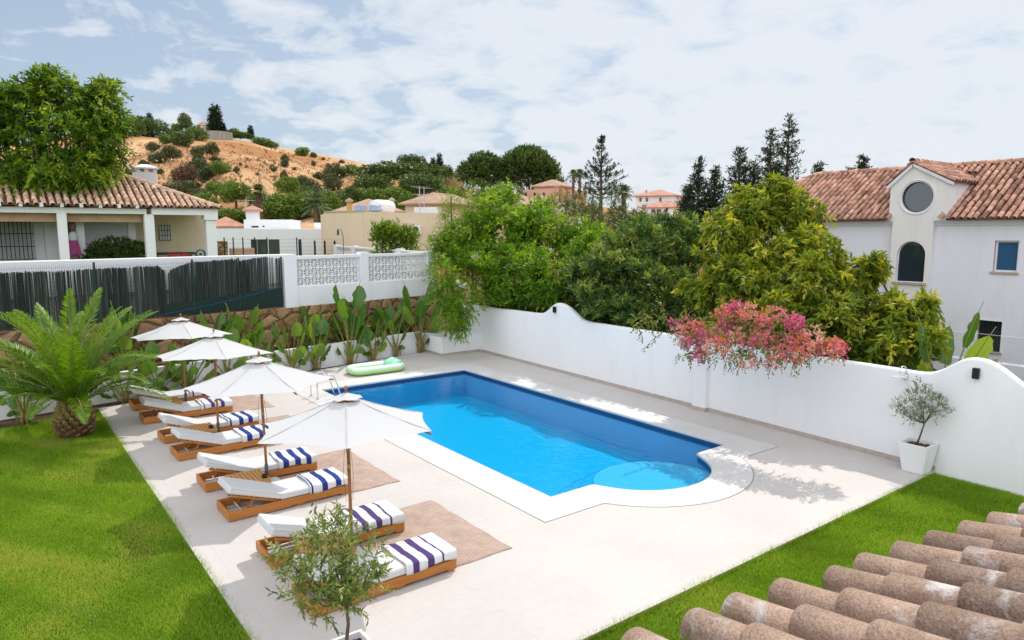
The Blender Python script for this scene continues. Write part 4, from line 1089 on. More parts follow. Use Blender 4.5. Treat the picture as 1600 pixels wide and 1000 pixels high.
M_tile_r = tilemat('terracotta roof tile', (0.42, 0.19, 0.125), (0.66, 0.41, 0.31), (0.38, 1.4), 6)
M_tile_l = tilemat('sandy roof tile', (0.56, 0.36, 0.24), (0.78, 0.56, 0.42), (0.6, 1.25), 5)
M_tile_f = tilemat('weathered grey brown roof tile', (0.31, 0.205, 0.155), (0.48, 0.345, 0.27), (0.66, 1.28), 5, lime=0.85, bump=0.6)
M_pan_shade = pm('shade-darkened red brown pan', (0.11, 0.05, 0.03), (0.17, 0.08, 0.05), 6, 0.9, world=True)  # pan colour darkened to stand for the shade between tile rows
M_cream = plaster('cream rendered wall', (0.76, 0.61, 0.45), (0.55, 0.36, 0.2), 0.35)
M_beige = plaster('beige rendered wall', (0.76, 0.60, 0.42), (0.5, 0.36, 0.23), 0.3)
M_lilac = plaster('white house render', (0.74, 0.73, 0.76), (0.60, 0.52, 0.42), 0.45)
M_house = plaster('white house wall', (0.76, 0.755, 0.75), (0.66, 0.62, 0.56), 0.3)
M_glass = glassmat('dark window glass', (0.02, 0.03, 0.035))
M_glassb = glassmat('blue window film', (0.03, 0.10, 0.20), 0.12)
M_glassg = glassmat('dark green patio glass', (0.02, 0.05, 0.045), 0.06)
M_frame = pm('white window frame', (0.75, 0.75, 0.75), None, rough=0.4)
M_sill = pm('stone sill', (0.40, 0.31, 0.25), (0.48, 0.38, 0.31), 8, 0.7, world=True)
M_iron = pm('black iron', (0.015, 0.015, 0.017), None, rough=0.6)
# ---- the villa's own roof in the foreground
def own_roof():
    root = empty('tiled_roof', (1.86, 1.67, 3.2), 0, 'weathered brown barrel tile roof edge in the lower right foreground', 'roof')
    e = R(-9.47); Ad = np.array([math.cos(e), math.sin(e), 0]); sl = R(18)
    Ud = np.array([math.sin(e) * math.cos(sl), -math.cos(e) * math.cos(sl), math.sin(sl)])
    sp = 0.2615; r = 0.088
    Nn = np.cross(Ad, Ud); Nn = Nn if Nn[2] > 0 else -Nn
    off = -Ad * sp * 3.5 - Nn * r * 1.0
    tiles('barrel_tiles', M_tile_f, root, off, Ad, Ud, sp * 34, 3.05, sp, 0.315, r, segs=14, thick=0.013, seed=4, rise=1.0, jit=0.010)
    b = MB()                                          # channel tiles between the rows, laid hollow side up
    th = np.linspace(math.pi * 1.08, math.pi * 1.92, 7)
    for c in range(35):
        x0 = c * sp
        for k in range(10):
            u0 = k * 0.315 + 0.05 * ((c * 7) % 3) - 0.0
            rr = 0.085; V = []
            for u, lift in ((u0 + 0.02, 0.018), (u0 + 0.36, 0.0)):
                for t_ in th:
                    V.append(off + Ad * (x0 + rr * math.cos(t_)) + Nn * (0.045 + rr * 0.75 * math.sin(t_) + lift) + Ud * u)
            b.add(V, [(i, i + 1, 7 + i + 1, 7 + i) for i in range(6)], tint=0.3 + 0.5 * ((c * 13 + k * 7) % 10) / 10)
    b.build('channel_tiles', M_tile_f, root, tints=True)
    b = MB()
    for c in range(35):                               # lime mortar smeared along the joints
        x0 = c * sp; rgm = random.Random(c)
        for sgn in (-1, 1):
            xs = x0 + sgn * 0.045
            V = []
            for k in range(21):
                w = 0.016 + 0.012 * rgm.random(); u = 0.03 + k * 0.148
                V += [off + Ad * (xs - w) + Nn * (0.002 + 0.006 * rgm.random() + (0.012 if sgn > 0 else 0.0)) + Ud * u, off + Ad * (xs + w) + Nn * (0.004 + 0.008 * rgm.random() + (0.012 if sgn < 0 else 0.0)) + Ud * u]
            b.add(V, [(2 * i, 2 * i + 1, 2 * i + 3, 2 * i + 2) for i in range(20)])
    b.build('mortar', pm('lime mortar', (0.30, 0.27, 0.25), (0.50, 0.47, 0.44), 20, 0.95, 0.5, 60, 0.05, world=True), root)
    b = MB()
    P = [off - Nn * 0.05 + Ad * 0 + Ud * 0.12, off - Nn * 0.05 + Ad * sp * 34.5 + Ud * 0.12, off - Nn * 0.05 + Ad * sp * 34.5 + Ud * 3.2, off - Nn * 0.05 + Ud * 3.2]
    b.extrude(P, -Nn * 0.1); b.build('roof_slab', M_house, root)
    b = MB()
    p0 = off + Ud * 0.45; p1 = off + Ad * sp * 34.4 + Ud * 0.45
    b.bar((p0[0], p0[1], -1.72), (p1[0], p1[1], -1.72), 0.3, 3.16); b.build('house_wall', M_house, root)
own_roof()
# ================================================================== white house on the right
def right_house():
    FX = 26.0
    root = empty('white_villa', (0, 0, 0), 0, 'large white villa with red tiled roof and arched window beyond the garden wall', 'house')
    fy = lambda px, x=FX: onx(px, 400, x)[1]
    fz = lambda px, py, x=FX: onx(px, py, x)[2]
    def to3(x): return lambda s, z, d: (x + d, s, z)
    yl, yr = 19.3, -4.0
    eave = fz(1456, 349)
    # windows as openings
    w1 = (fy(1591), fy(1553), fz(1570, 425), fz(1570, 376)); w2 = (fy(1575.5), fy(1538), fz(1556, 550), fz(1556, 502)); w3 = (fy(1313), fy(1292), fz(1303, 399), fz(1303, 373))
    w4 = (4.0, 5.1, 2.9, 4.3)
    fr = MB(); rv = MB()
    holed_wall(fr, [(yr, 0.2), (yl, 0.2), (yl, eave), (yr, eave)], [rect(*w1), rect(*w2), rect(*w3)], to3(FX), 0.16, rv)
    fr.add([(FX, yl, 0.2), (FX + 7, yl, 0.2), (FX + 7, yl, eave), (FX, yl, eave)], [(0, 1, 2, 3)])
    fr.build('wall', M_lilac, root); 
    for w, kind, nm in ((w1, 'b', ''), (w2, 'i', ''), (w3, 'b', '')):
        y0, y1, z0, z1 = w
        r2 = MB(); n_ = rect(*w)
        r2.add([(FX, x, y) for x, y in n_] + [(FX + 0.16, x, y) for x, y in n_], [(i, (i + 1) % 4, 4 + (i + 1) % 4, 4 + i) for i in range(4)])
        wn = r2.build('window', M_sill, root)
        b = MB(); t_ = 0.055
        if kind == 'b':
            for q in ((y0, y0 + t_, z0, z1), (y1 - t_, y1, z0, z1), (y0 + t_, y1 - t_, z0, z0 + t_), (y0 + t_, y1 - t_, z1 - t_, z1)): b.box((FX + 0.10, q[0], q[2]), (FX + 0.15, q[1], q[3]))
            b.build('window_frame', M_frame, wn)
            MB().box((FX + 0.13, y0 + t_, z0 + t_), (FX + 0.135, y1 - t_, z1 - t_)).build('pane', M_glassb, wn)
        else:
            for k in range(8): yy = y0 + (k + 0.5) * (y1 - y0) / 8; b.box((FX + 0.05, yy - 0.009, z0), (FX + 0.068, yy + 0.009, z1))
            for k in (0.3, 0.7): b.box((FX + 0.04, y0, z0 + (z1 - z0) * k - 0.012), (FX + 0.049, y1, z0 + (z1 - z0) * k + 0.012))
            b.build('window_grille', M_iron, wn)
            MB().box((FX + 0.13, y0, z0), (FX + 0.135, y1, z1)).build('pane', M_glass, wn)
        s = MB(); s.box((FX - 0.06, y0 - 0.06, z0 - 0.06), (FX + 0.12, y1 + 0.06, z0 - 0.002)); s.build('sill', M_sill, wn)
        if kind == 'i':
            s = MB()
            for q in ((y0 - 0.05, y0, z0, z1 + 0.05), (y1, y1 + 0.05, z0, z1 + 0.05), (y0, y1, z1, z1 + 0.05)): s.box((FX - 0.012, q[0], q[2]), (FX + 0.01, q[1], q[3]))
            s.build('surround', M_frame, wn)
    # cornice mouldings
    yb0, yb1 = onx(1455, 400, FX - 0.17)[1], onx(1391, 400, FX - 0.17)[1]
    for a, c in ((yr, yb0), (yb1, yl + 0.1)):
        b = MB()
        for k, (h0, h1, o) in enumerate(((0.0, 0.07, 0.06), (0.07, 0.15, 0.12), (0.15, 0.22, 0.20))): b.box((FX - o, a, eave - 0.07 + h0), (FX + 0.05, c, eave - 0.07 + h1 - 0.001))
        b.build('cornice', M_lilac, root)
    # main roof
    ez = eave + 0.13; ex_ = FX - 0.42; slope = math.atan(0.60); d = 3.3
    Ud = (math.cos(slope), 0, math.sin(slope)); Ls = d / math.cos(slope)
    yhip = yl + 0.45
    sl_ = d / math.cos(slope)
    def mk(x, u):      # x runs from the hip corner towards -y; leave room for the dormer
        y = yhip - x; dd = u * math.cos(slope)
        if x < dd: return False
        if yb0 - 0.32 < y < yb1 + 0.38 and u < 0.62: return y < yb0 - 0.05 or y > yb1 + 0.1
        if dl0 < y < dl1 and dd < 2.9: return False
        return True
    dl0, dl1 = onx(1476, 400, FX - 0.2)[1], onx(1384, 400, FX - 0.2)[1]
    tiles('roof', M_tile_r, root, (ex_, yhip, ez), (0, -1, 0), Ud, yhip - yr, sl_, 0.215, 0.36, 0.080, mk, segs=6, seed=9, jit=0.012, rise=1.0)
    rf = MB(); 
    b = MB(); z1 = ez + d * 0.60
    lo = 0.03
    for ya, yb, x0, z0 in ((yhip - 0.0, dl1, ex_ + 0.05, ez - lo), (dl0, yr, ex_ + 0.05, ez - lo)):
        if ya == yhip: b.add([(x0, ya, z0), (x0, yb, z0), (ex_ + d, yb, z1 - lo), (ex_ + d, yhip - d, z1 - lo)], [(0, 1, 2, 3)])
        else: b.add([(x0, ya, z0), (x0, yb, z0), (ex_ + d, yb, z1 - lo), (ex_ + d, ya, z1 - lo)], [(0, 1, 2, 3)])
    b.add([(ex_ + 1.8, dl1, ez + 1.8 * .6 - lo), (ex_ + 1.8, dl0, ez + 1.8 * .6 - lo), (ex_ + d, dl0, z1 - lo), (ex_ + d, dl1, z1 - lo)], [(0, 1, 2, 3)])
    b.add([(ex_ + d, yhip - d, z1), (ex_ + d, yr, z1), (ex_ + 2 * d, yr, ez), (ex_ + 2 * d, yhip, ez)], [(0, 1, 2, 3)])
    b.add([(ex_, yhip, ez), (ex_ + d, yhip - d, z1), (ex_ + 2 * d, yhip, ez)], [(0, 1, 2)])
    b.build('roof_deck', M_pan_shade, root)
    ridge('ridge_tiles', M_tile_r, root, (ex_ + d, yr, z1 + 0.03), (ex_ + d, yhip - d, z1 + 0.03), 0.13, 0.38, 5)
    ridge('hip_tiles', M_tile_r, root, (ex_, yhip, ez + 0.03), (ex_ + d, yhip - d, z1 + 0.03), 0.12, 0.38, 6)
    # projecting bay with round and arched windows
    BX = FX - 0.17
    ya, yc = onx(1455, 400, BX)[1], onx(1391, 400, BX)[1]
    za = onx(1430, 285, BX)[2]; zt = onx(1428, 256, BX)[2]; yp = onx(1428, 256, BX)[1]
    zc, yc0 = onx(1433, 308, BX)[2], onx(1433, 308, BX)[1]; rad = 0.52
    circ = [(yc0 + rad * math.cos(t), zc + rad * math.sin(t)) for t in np.linspace(0, 2 * math.pi, 37)[:-1]]
    wa0, wa1 = onx(1444, 420, BX)[1], onx(1400, 420, BX)[1]; wz0 = onx(1422, 441, BX)[2]; wz1 = onx(1422, 377, BX)[2]
    wm = (wa0 + wa1) / 2; wr = (wa1 - wa0) / 2
    arch = [(wa0, wz0)] + [(wm + wr * math.cos(t), wz1 - wr + wr * math.sin(t)) for t in np.linspace(math.pi, 0, 17)][::1] + [(wa1, wz0)]
    arch = [(wa0, wz0), (wa1, wz0)] + [(wm + wr * math.cos(t), wz1 - wr + wr * math.sin(t)) for t in np.linspace(0, math.pi, 17)]
    sh = eave + 0.05
    out = [(ya, 0.2), (yc, 0.2), (yc, sh), (dl1, sh + 0.12), (dl1, za), (yp, zt), (dl0, za), (dl0, sh + 0.12), (ya, sh)]
    fr = MB(); rv = MB()
    holed_wall(fr, out, [circ, arch], to3(BX), 0.15, rv)
    bay = fr.build('bay_wall', M_cream if False else plaster('cream bay render', (0.75, 0.71, 0.665), (0.58, 0.46, 0.34), 0.55), root)
    sd_ = MB()
    for y in (ya, yc): sd_.quad((BX, y, 0.2), (FX, y, 0.2), (FX, y, sh), (BX, y, sh))
    sd_.build('bay_side', M_lilac, root)
    b = MB()
    for y in (dl0, dl1):
        b = MB(); b.add([(BX, y, sh + 0.1), (BX, y, za), (BX + 3.0, y, za), (BX + 3.0, y, sh + 0.1)], [(0, 1, 2, 3)]); b.build('dormer_wall', M_lilac, root)
    for nm, hole_, fill_ in (('round_window', circ, M_glass), ('arched_window', arch, M_glass)):
        n = len(hole_); r_ = MB()
        r_.add([(BX, x, y) for x, y in hole_] + [(BX + 0.15, x, y) for x, y in hole_], [(i, (i + 1) % n, n + (i + 1) % n, n + i) for i in range(n)])
        wn = r_.build(nm, M_frame if nm == 'x' else M_lilac, root)
        g_ = MB(); g_.add([(BX + 0.13, x, y) for x, y in hole_], [tuple(range(n))]); g_.build('pane', fill_, wn)
        f_ = MB(); f_.tube([(BX + 0.12, x, y) for x, y in hole_] + [(BX + 0.12, *hole_[0])], 0.025, 6, caps=False); f_.build('window_frame', M_frame if nm == 'arched_window' else M_iron, wn)
        if nm == 'arched_window':
            s = MB(); s.box((BX - 0.07, wa0 - 0.1, wz0 - 0.08), (BX + 0.18, wa1 + 0.1, wz0 - 0.002)); s.build('sill', M_sill, wn)
        else:
            f_ = MB(); f_.tube([(BX - 0.002, yc0 + 0.58 * math.cos(t), zc + 0.58 * math.sin(t)) for t in np.linspace(0, 2 * math.pi, 33)], 0.03, 6, caps=False); f_.build('surround', M_lilac, wn)
    # dormer roof: two tiled slopes and verge mouldings
    for sgn, y_e in ((1, dl1 + 0.16), (-1, dl0 - 0.16)):
        hw = abs(y_e - yp); rise_ = zt - za; ss = math.atan2(rise_, hw - 0.16)
        ez2 = zt - math.tan(ss) * hw + 0.05
        tiles('dormer_tiles', M_tile_r, root, (BX - 0.14, y_e, ez2), (1, 0, 0), (0, -sgn * math.cos(ss), math.sin(ss)), 3.1, hw / math.cos(ss), 0.24, 0.33, 0.095, None, segs=5, seed=11 + sgn, rise=1.0)
        b = MB(); b.quad((BX - 0.1, y_e, ez2 - 0.02), (BX + 3.1, y_e, ez2 - 0.02), (BX + 3.1, yp, zt + 0.03), (BX - 0.1, yp, zt + 0.03)); b.build('dormer_deck', M_pan_shade, root)
        b = MB(); b.bar((BX - 0.03, y_e - sgn * 0.05, ez2 - 0.07), (BX - 0.03, yp, zt - 0.03), 0.1, 0.10); b.build('verge_moulding', M_lilac, root)
    ridge('dormer_ridge', M_tile_r, root, (BX - 0.16, yp, zt + 0.10), (BX + 3.0, yp, zt + 0.10), 0.11, 0.36, 8)
    return root
right_house()
# lantern on its wall and the neighbour's chain-link fence
p = onx(1462, 499, 25.99)
t = empty('wall_lantern', p, 0, 'small dark wall lantern on the white villa above the banana leaves', 'lantern')
b = MB(); b.tube([(0, 0, 0), (-0.18, 0, 0.06)], 0.015, 6); b.build('bracket', M_iron, t)
b = MB(); b.lathe([(0.05, 0), (0.10, 0.04), (0.10, 0.26), (0.13, 0.27), (0.02, 0.38), (0.015, 0.44)], 6, (-0.2, 0, -0.18)); b.build('lantern_body', pm('lantern glass', (0.10, 0.11, 0.13), None, rough=0.2), t)
t = empty('chain_link_fence', (0, 0, 0), 0, 'thin chain link fence on grey posts in front of the white villa', 'fence')
fx = 21.5; zt = onx(1543, 522, fx)[2]
for px in (1543, 1440, 1380):
    y = onx(px, 540, fx)[1]; b = MB(); b.tube([(fx, y, 0.28), (fx, y, zt)], 0.03, 8); b.build('post', pm('grey post', (0.16, 0.16, 0.17), None) if 'grey post' not in bpy.data.materials else bpy.data.materials['grey post'], t)
b = MB(); y0, y1 = 1.0, 13.0
for k in range(int((y1 - y0 + 1.6) / 0.09)):
    a_ = y0 + k * 0.09
    for sg in (1, -1):
        ya, yb = (a_, a_ - (zt - 0.3)) if sg > 0 else (a_ - (zt - 0.3), a_)
        za_, zb_ = 0.3, zt - 0.01
        def cl_(y): return min(max(y, y0), y1)
        if yb < y0 or ya < y0: continue
        b.add([(fx - 0.002, ya, za_), (fx - 0.002, ya + 0.004, za_), (fx - 0.002, yb + 0.004, zb_), (fx - 0.002, yb, zb_)], [(0, 1, 2, 3)])
for z in (zt - 0.01, 1.2): b.tube([(fx, y0, z), (fx, y1, z)], 0.003, 4)
b.build('wire_mesh', pm('galvanised wire', (0.22, 0.21, 0.23), None, rough=0.4, metal=0.4), t)
b = MB(); b.box((22.6, -4, 0.28), (22.85, 9.6, onx(1570, 569, 22.6)[2])); tag(b.build('patio_wall', M_lilac, bevel=0.02), 'low pale patio wall in front of the white villa', 'wall')
# ================================================================== house on the left with the pergola
def left_house():
    M_house = plaster('bright white house wall', (0.82, 0.81, 0.80), (0.66, 0.62, 0.56), 0.25)
    root = empty('pergola_house', (0, 0, 0), 0, 'white bungalow with sandy tile roof and a white pergola terrace', 'house')
    FY = 36.0
    X = lambda px, y=FY: ony(px, 370, y)[0]
    Z = lambda py, px=160, y=FY: ony(px, py, y)[2]
    zb, zt = Z(334), Z(325)            # beam
    fl = UP
    x_l = -9.0
    # pergola: front beam, cross beams, columns
    pg = MB(); pg.box((x_l, FY - 0.14, zb), (X(231), FY + 0.14, zt)); beam = pg.build('pergola_beam', M_house, root, bevel=0.02)
    k = 0
    for xb in np.arange(x_l + 0.3, X(231), 0.72):
        b = MB(); b.box((xb, FY - 0.42, zt + 0.002), (xb + 0.13, FY + 3.2, zt + 0.17)); b.build('rafter', M_house, beam)
    b = MB(); b.box((x_l, FY + 0.4, zb - 0.36), (X(226), FY + 0.46, zb - 0.02)); b.build('blind_box', pm('pale orange wood fascia', (0.55, 0.34, 0.20), (0.62, 0.42, 0.28), 3, 0.7), root)
    for px, yy, w in ((98.5, FY, 0.36), (234, FY, 0.40), (206, FY + 2.2, 0.32), (126, FY + 1.4, 0.30), (-60, FY, 0.36)):
        x = X(px, yy); b = MB(); b.box((x - w / 2, yy - w / 2, fl), (x + w / 2, yy + w / 2, zb - 0.002)); b.build('column', M_house, root, bevel=0.015)
    # main volume
    yw = FY + 3.6
    b = MB(); b.box((x_l, yw, fl), (X(200, yw), yw + 6, zb + 0.35)); b.build('wall', M_house, root)
    b = MB(); b.box((X(70, yw - 0.6), yw - 0.9, fl), (X(92, yw - 0.9), yw - 0.002, zb + 0.3)); b.build('wall_return', M_house, root)
    # window with grille at the far left
    x0, x1, z0, z1 = X(-40, yw), X(54, yw), Z(405, 30, yw), Z(345, 30, yw)
    w = MB().box((x0, yw - 0.02, z0), (x1, yw - 0.002, z1)).build('window', pm('pale shutter', (0.55, 0.55, 0.53), None), root)
    b = MB()
    for xx in np.arange(x0, x1 + 0.01, 0.16): b.box((xx - 0.014, yw - 0.09, z0), (xx + 0.014, yw - 0.065, z1))
    for zz_ in np.linspace(z0, z1, 4): b.box((x0, yw - 0.064, zz_ - 0.014), (x1, yw - 0.045, zz_ + 0.014))
    b.build('window_grille', M_iron, w)
    # covered porch at the right
    xa, xb = X(236, FY + 0.3), X(329)
    b = MB(); b.box((xb - 0.22, FY - 0.22, fl), (xb + 0.24, FY + 0.24, zb - 0.25)); b.box((xb - 0.30, FY - 0.30, zb - 0.249), (xb + 0.32, FY + 0.32, zb - 0.02)); b.build('column', M_house, root, bevel=0.02)
    b = MB(); b.box((xa, FY - 0.25, zb - 0.019), (xb + 0.34, FY + 0.2, zb + 0.30)); b.build('porch_beam', M_house, root, bevel=0.015)
    ypb = FY + 4.2
    b = MB(); b.box((xa - 0.6, ypb, fl), (ony(325, 370, ypb)[0], ypb + 0.2, zb + 0.25)); b.build('porch_wall', M_cream, root)
    b = MB(); b.box((xa - 0.6, FY + 0.25, zb + 0.18), (xb + 0.3, ypb, zb + 0.24)); b.build('porch_ceiling', pm('porch ceiling', (0.62, 0.58, 0.53), None), root)
    xw0, xw1 = ony(249, 370, ypb)[0], ony(266, 370, ypb)[0]; zw0, zw1 = ony(257, 376, ypb)[2], ony(257, 352, ypb)[2]
    w = MB().box((xw0, ypb - 0.03, zw0), (xw1, ypb - 0.002, zw1)).build('window', pm('bright curtain', (0.75, 0.76, 0.78), None), root)
    b = MB()
    for k in range(5): xx = xw0 + (xw1 - xw0) * k / 4; b.box((xx - 0.012, ypb - 0.06, zw0), (xx + 0.012, ypb - 0.035, zw1))
    for k in range(4): zz_ = zw0 + (zw1 - zw0) * k / 3; b.box((xw0, ypb - 0.075, zz_ - 0.012), (xw1, ypb - 0.061, zz_ + 0.012))
    b.build('window_grille', M_iron, w)
    # hipped roof
    ez = zb + 0.32; xc = xb + 0.45; yc = FY - 0.42; slope = math.atan(0.445); d = 4.6
    Ud = (0, math.cos(slope), math.sin(slope)); Ls = d / math.cos(slope)
    def mk(x, u): return x > u * math.cos(slope)
    tiles('roof', M_tile_l, root, (xc, yc, ez), (-1, 0, 0), Ud, xc - x_l, Ls, 0.29, 0.42, 0.104, mk, segs=6, seed=21, jit=0.012, rise=1.0)
    b = MB(); z1_ = ez + d * 0.445
    b.add([(xc, yc, ez - 0.02), (x_l, yc, ez - 0.02), (x_l, yc + d, z1_ - 0.02), (xc - d, yc + d, z1_ - 0.02)], [(0, 1, 2, 3)])
    b.add([(xc, yc, ez - 0.02), (xc - d, yc + d, z1_ - 0.02), (xc, yc + 2 * d, ez - 0.02)], [(0, 1, 2)])
    b.add([(xc - d, yc + d, z1_ - 0.02), (x_l, yc + d, z1_ - 0.02), (x_l, yc + 2 * d, ez - 0.02), (xc, yc + 2 * d, ez - 0.02)], [(0, 1, 2, 3)])
    b.build('roof_deck', M_pan_shade, root)
    ridge('hip_tiles', M_tile_l, root, (xc, yc, ez + 0.04), (xc - d, yc + d, z1_ + 0.04), 0.13, 0.4, 3)
    ridge('ridge_tiles', M_tile_l, root, (xc - d, yc + d, z1_ + 0.04), (x_l, yc + d, z1_ + 0.04), 0.13, 0.4, 4)
    # chimney with a vented cap
    yq = 41.0; xq = ony(227, 290, yq)[0]; zc0, zc1 = ony(227, 305, yq)[2] - 0.8, ony(227, 270, yq)[2]
    hw = 0.50
    b = MB(); b.box((xq - hw, yq - hw, zc0), (xq + hw, yq + hw, zc1)); ch = b.build('chimney', M_house, root, bevel=0.02)
    b = MB()
    for sx_ in (-1, 0, 1):
        for sy_ in (-1, 1): b.box((xq + sx_ * (hw - 0.09) - 0.09, yq + sy_ * (hw - 0.09) - 0.09, zc1 + 0.001), (xq + sx_ * (hw - 0.09) + 0.09, yq + sy_ * (hw - 0.09) + 0.09, zc1 + 0.17))
    b.build('chimney_vents', M_house, ch)
    b = MB(); b.box((xq - hw - 0.1, yq - hw - 0.1, zc1 + 0.171), (xq + hw + 0.1, yq + hw + 0.1, zc1 + 0.25)); b.box((xq - hw - 0.05, yq - hw - 0.05, zc1 + 0.251), (xq + hw + 0.05, yq + hw + 0.05, zc1 + 0.42), taper=0.3); b.build('chimney_cap', M_house, ch)
    yq = 41.8; xq = ony(259, 300, yq)[0]; z0 = ony(259, 302, yq)[2]
    b = MB(); b.lathe([(0.22, -0.7), (0.22, 0.0), (0.34, 0.02), (0.34, 0.08), (0.1, 0.22)], 12, (xq, yq, z0)); b.build('vent_cowl', M_house, root)
left_house()
# things on that terrace
y_ = 37.6; fl = UP
t = empty('terrace_table', (ony(268, 400, y_)[0], y_, fl), 0, 'dark terrace table with a green edge on the left house porch', 'table')
b = MB(); b.box((-1.0, -0.45, 0.70), (1.0, 0.45, 0.76)); b.build('tabletop', pm('dark tabletop', (0.02, 0.02, 0.025), None, rough=0.4), t)
b = MB(); b.box((-1.01, -0.46, 0.64), (1.01, 0.46, 0.699)); b.build('table_rim', pm('green felt edge', (0.01, 0.11, 0.08), None), t)
for sx_ in (-0.85, 0.77):
    for sy_ in (-0.35, 0.27): MB().box((sx_, sy_, 0), (sx_ + 0.08, sy_ + 0.08, 0.639)).build('leg', M_iron, t)
def red_chair():
    t = empty('red_chair')
    M_red = bpy.data.materials.get('red painted seat') or pm('red painted seat', (0.34, 0.03, 0.025), (0.42, 0.05, 0.04), 6, 0.6)
    b = MB(); b.box((-0.24, -0.22, 0.42), (0.24, 0.22, 0.47)); b.build('seat', M_red, t)
    b = MB(); b.box((-0.24, -0.24, 0.47), (0.24, -0.20, 0.72)); b.build('backrest', M_red, t)
    for sx_ in (-0.22, 0.17):
        for sy_ in (-0.22, 0.17): MB().box((sx_, sy_, 0), (sx_ + 0.05, sy_ + 0.05, 0.419)).build('leg', M_red, t)
    return t
c0 = red_chair()
for k, (px, lab) in enumerate(((268, 'left one of two red chairs at the dark terrace table'), (286, 'right one of two red chairs at the dark terrace table'))):
    o = c0 if k == 0 else copy_tree(c0); o.location = (ony(px, 400, 36.9)[0], 36.9, fl); tag(o, lab, 'chair', 'red chairs on the porch')
p = (ony(314, 398, 36.2)[0], 36.2, Z0) if False else ony(314, 397, 36.2)
t = empty('hose_reel', p, 0, 'small round blue hose reel beside the porch column', 'hose reel')
b = MB()
for k in range(4): b.tube([(0.20 * math.cos(a), 0.04 * k, 0.20 * math.sin(a)) for a in np.linspace(0, 2 * math.pi, 17)], 0.035, 6, caps=False)
b.build('hose', pm('blue hose', (0.01, 0.12, 0.22), None), t)
MB().tube([(0, -0.03, 0), (0, 0.16, 0)], 0.05, 8).build('hub', M_iron, t)
# carved figure with a pink skirt hung on the trunk in the pergola
p = ony(117, 403, 36.9)
t = empty('wooden_statue', (p[0], p[1], UP), 0, 'carved wooden statue with white top and pink skirt beside a pergola column', 'statue')
b = MB(); b.lathe([(0.20, 0), (0.20, 1.0), (0.16, 1.2)], 10); b.build('stump', pm('carved brown wood', (0.14, 0.08, 0.05), (0.24, 0.15, 0.10), 6, 0.9), t)
b = MB(); b.lathe([(0.10, 1.2), (0.16, 1.35), (0.19, 1.55), (0.15, 1.70), (0.07, 1.78)], 12); b.build('torso', pm('white blouse', (0.65, 0.66, 0.66), (0.45, 0.55, 0.55), 8, 0.9), t, smooth=True)
b = MB(); b.lathe([(0.04, 1.76), (0.10, 1.85), (0.14, 2.0), (0.13, 2.14), (0.06, 2.26)], 12); b.add([(-0.02, -0.12, 1.98), (0.02, -0.12, 1.98), (0.0, -0.22, 1.97), (0, -0.12, 2.06)], [(0, 1, 2), (0, 2, 3), (1, 3, 2)]); b.build('head', bpy.data.materials['carved brown wood'], t, smooth=True)
b = MB(); n_ = 24; V = []
for r_, z_ in ((0.17, 1.40), (0.22, 1.1), (0.28, 0.75)):
    for k in range(n_): rr = r_ * (1 + 0.10 * math.sin(k * 2.1)); V.append((rr * math.cos(2 * math.pi * k / n_), rr * math.sin(2 * math.pi * k / n_), z_ - 0.05 * math.sin(k * 1.3) * (z_ < 1)))
b.add(V, [(a * n_ + k, a * n_ + (k + 1) % n_, (a + 1) * n_ + (k + 1) % n_, (a + 1) * n_ + k) for a in range(2) for k in range(n_)]); b.build('skirt', pm('pink skirt', (0.42, 0.06, 0.18), (0.25, 0.07, 0.22), 5, 0.9, stretch=(6, 6, 0.6)), t)
M_tc = pm('terracotta pot', (0.40, 0.16, 0.08), (0.48, 0.21, 0.11), 8, 0.8)
p = ony(147, 402, 36.6)
tag(MB().lathe([(0.20, 0), (0.30, 0.30), (0.33, 0.30), (0.33, 0.38), (0.28, 0.38), (0.26, 0.30)], 16, (p[0], p[1], UP)).build('flower_pot', M_tc), 'terracotta flower pot at the left foot of the round shrub', 'pot')
# ================================================================== buildings behind
def boxhouse(root, name, mat, c, sx_, sy_, z0, z1, rz, bevel=0.02):
    b = MB(); b.box((-sx_ / 2, -sy_ / 2, 0), (sx_ / 2, sy_ / 2, z1 - z0), rot=Matrix.Rotation(rz, 3, 'Z'), org=(c[0], c[1], z0)); return b.build(name, mat, root, bevel=bevel)
def slab(root, name, mat, pl, pr, dist0, dist1, depth, z0, zt_py, z1=None, off=0.0):
    """wall block whose front runs between two sight lines at given distances"""
    A = far(pl, 370, dist0)[:2]; B = far(pr, 370, dist1)[:2]
    d = (B - A) / np.linalg.norm(B - A); n = np.array([-d[1], d[0]]); 
    if n @ (A / np.linalg.norm(A)) < 0: n = -n
    A = A - n * off; B = B - n * off
    z1 = far(pl, zt_py, dist0)[2] if z1 is None else z1
    b = MB(); b.prism([tuple(A), tuple(B), tuple(B + n * depth), tuple(A + n * depth)], z0, z1)
    return b.build(name, mat, root), (A, B, n, z1)
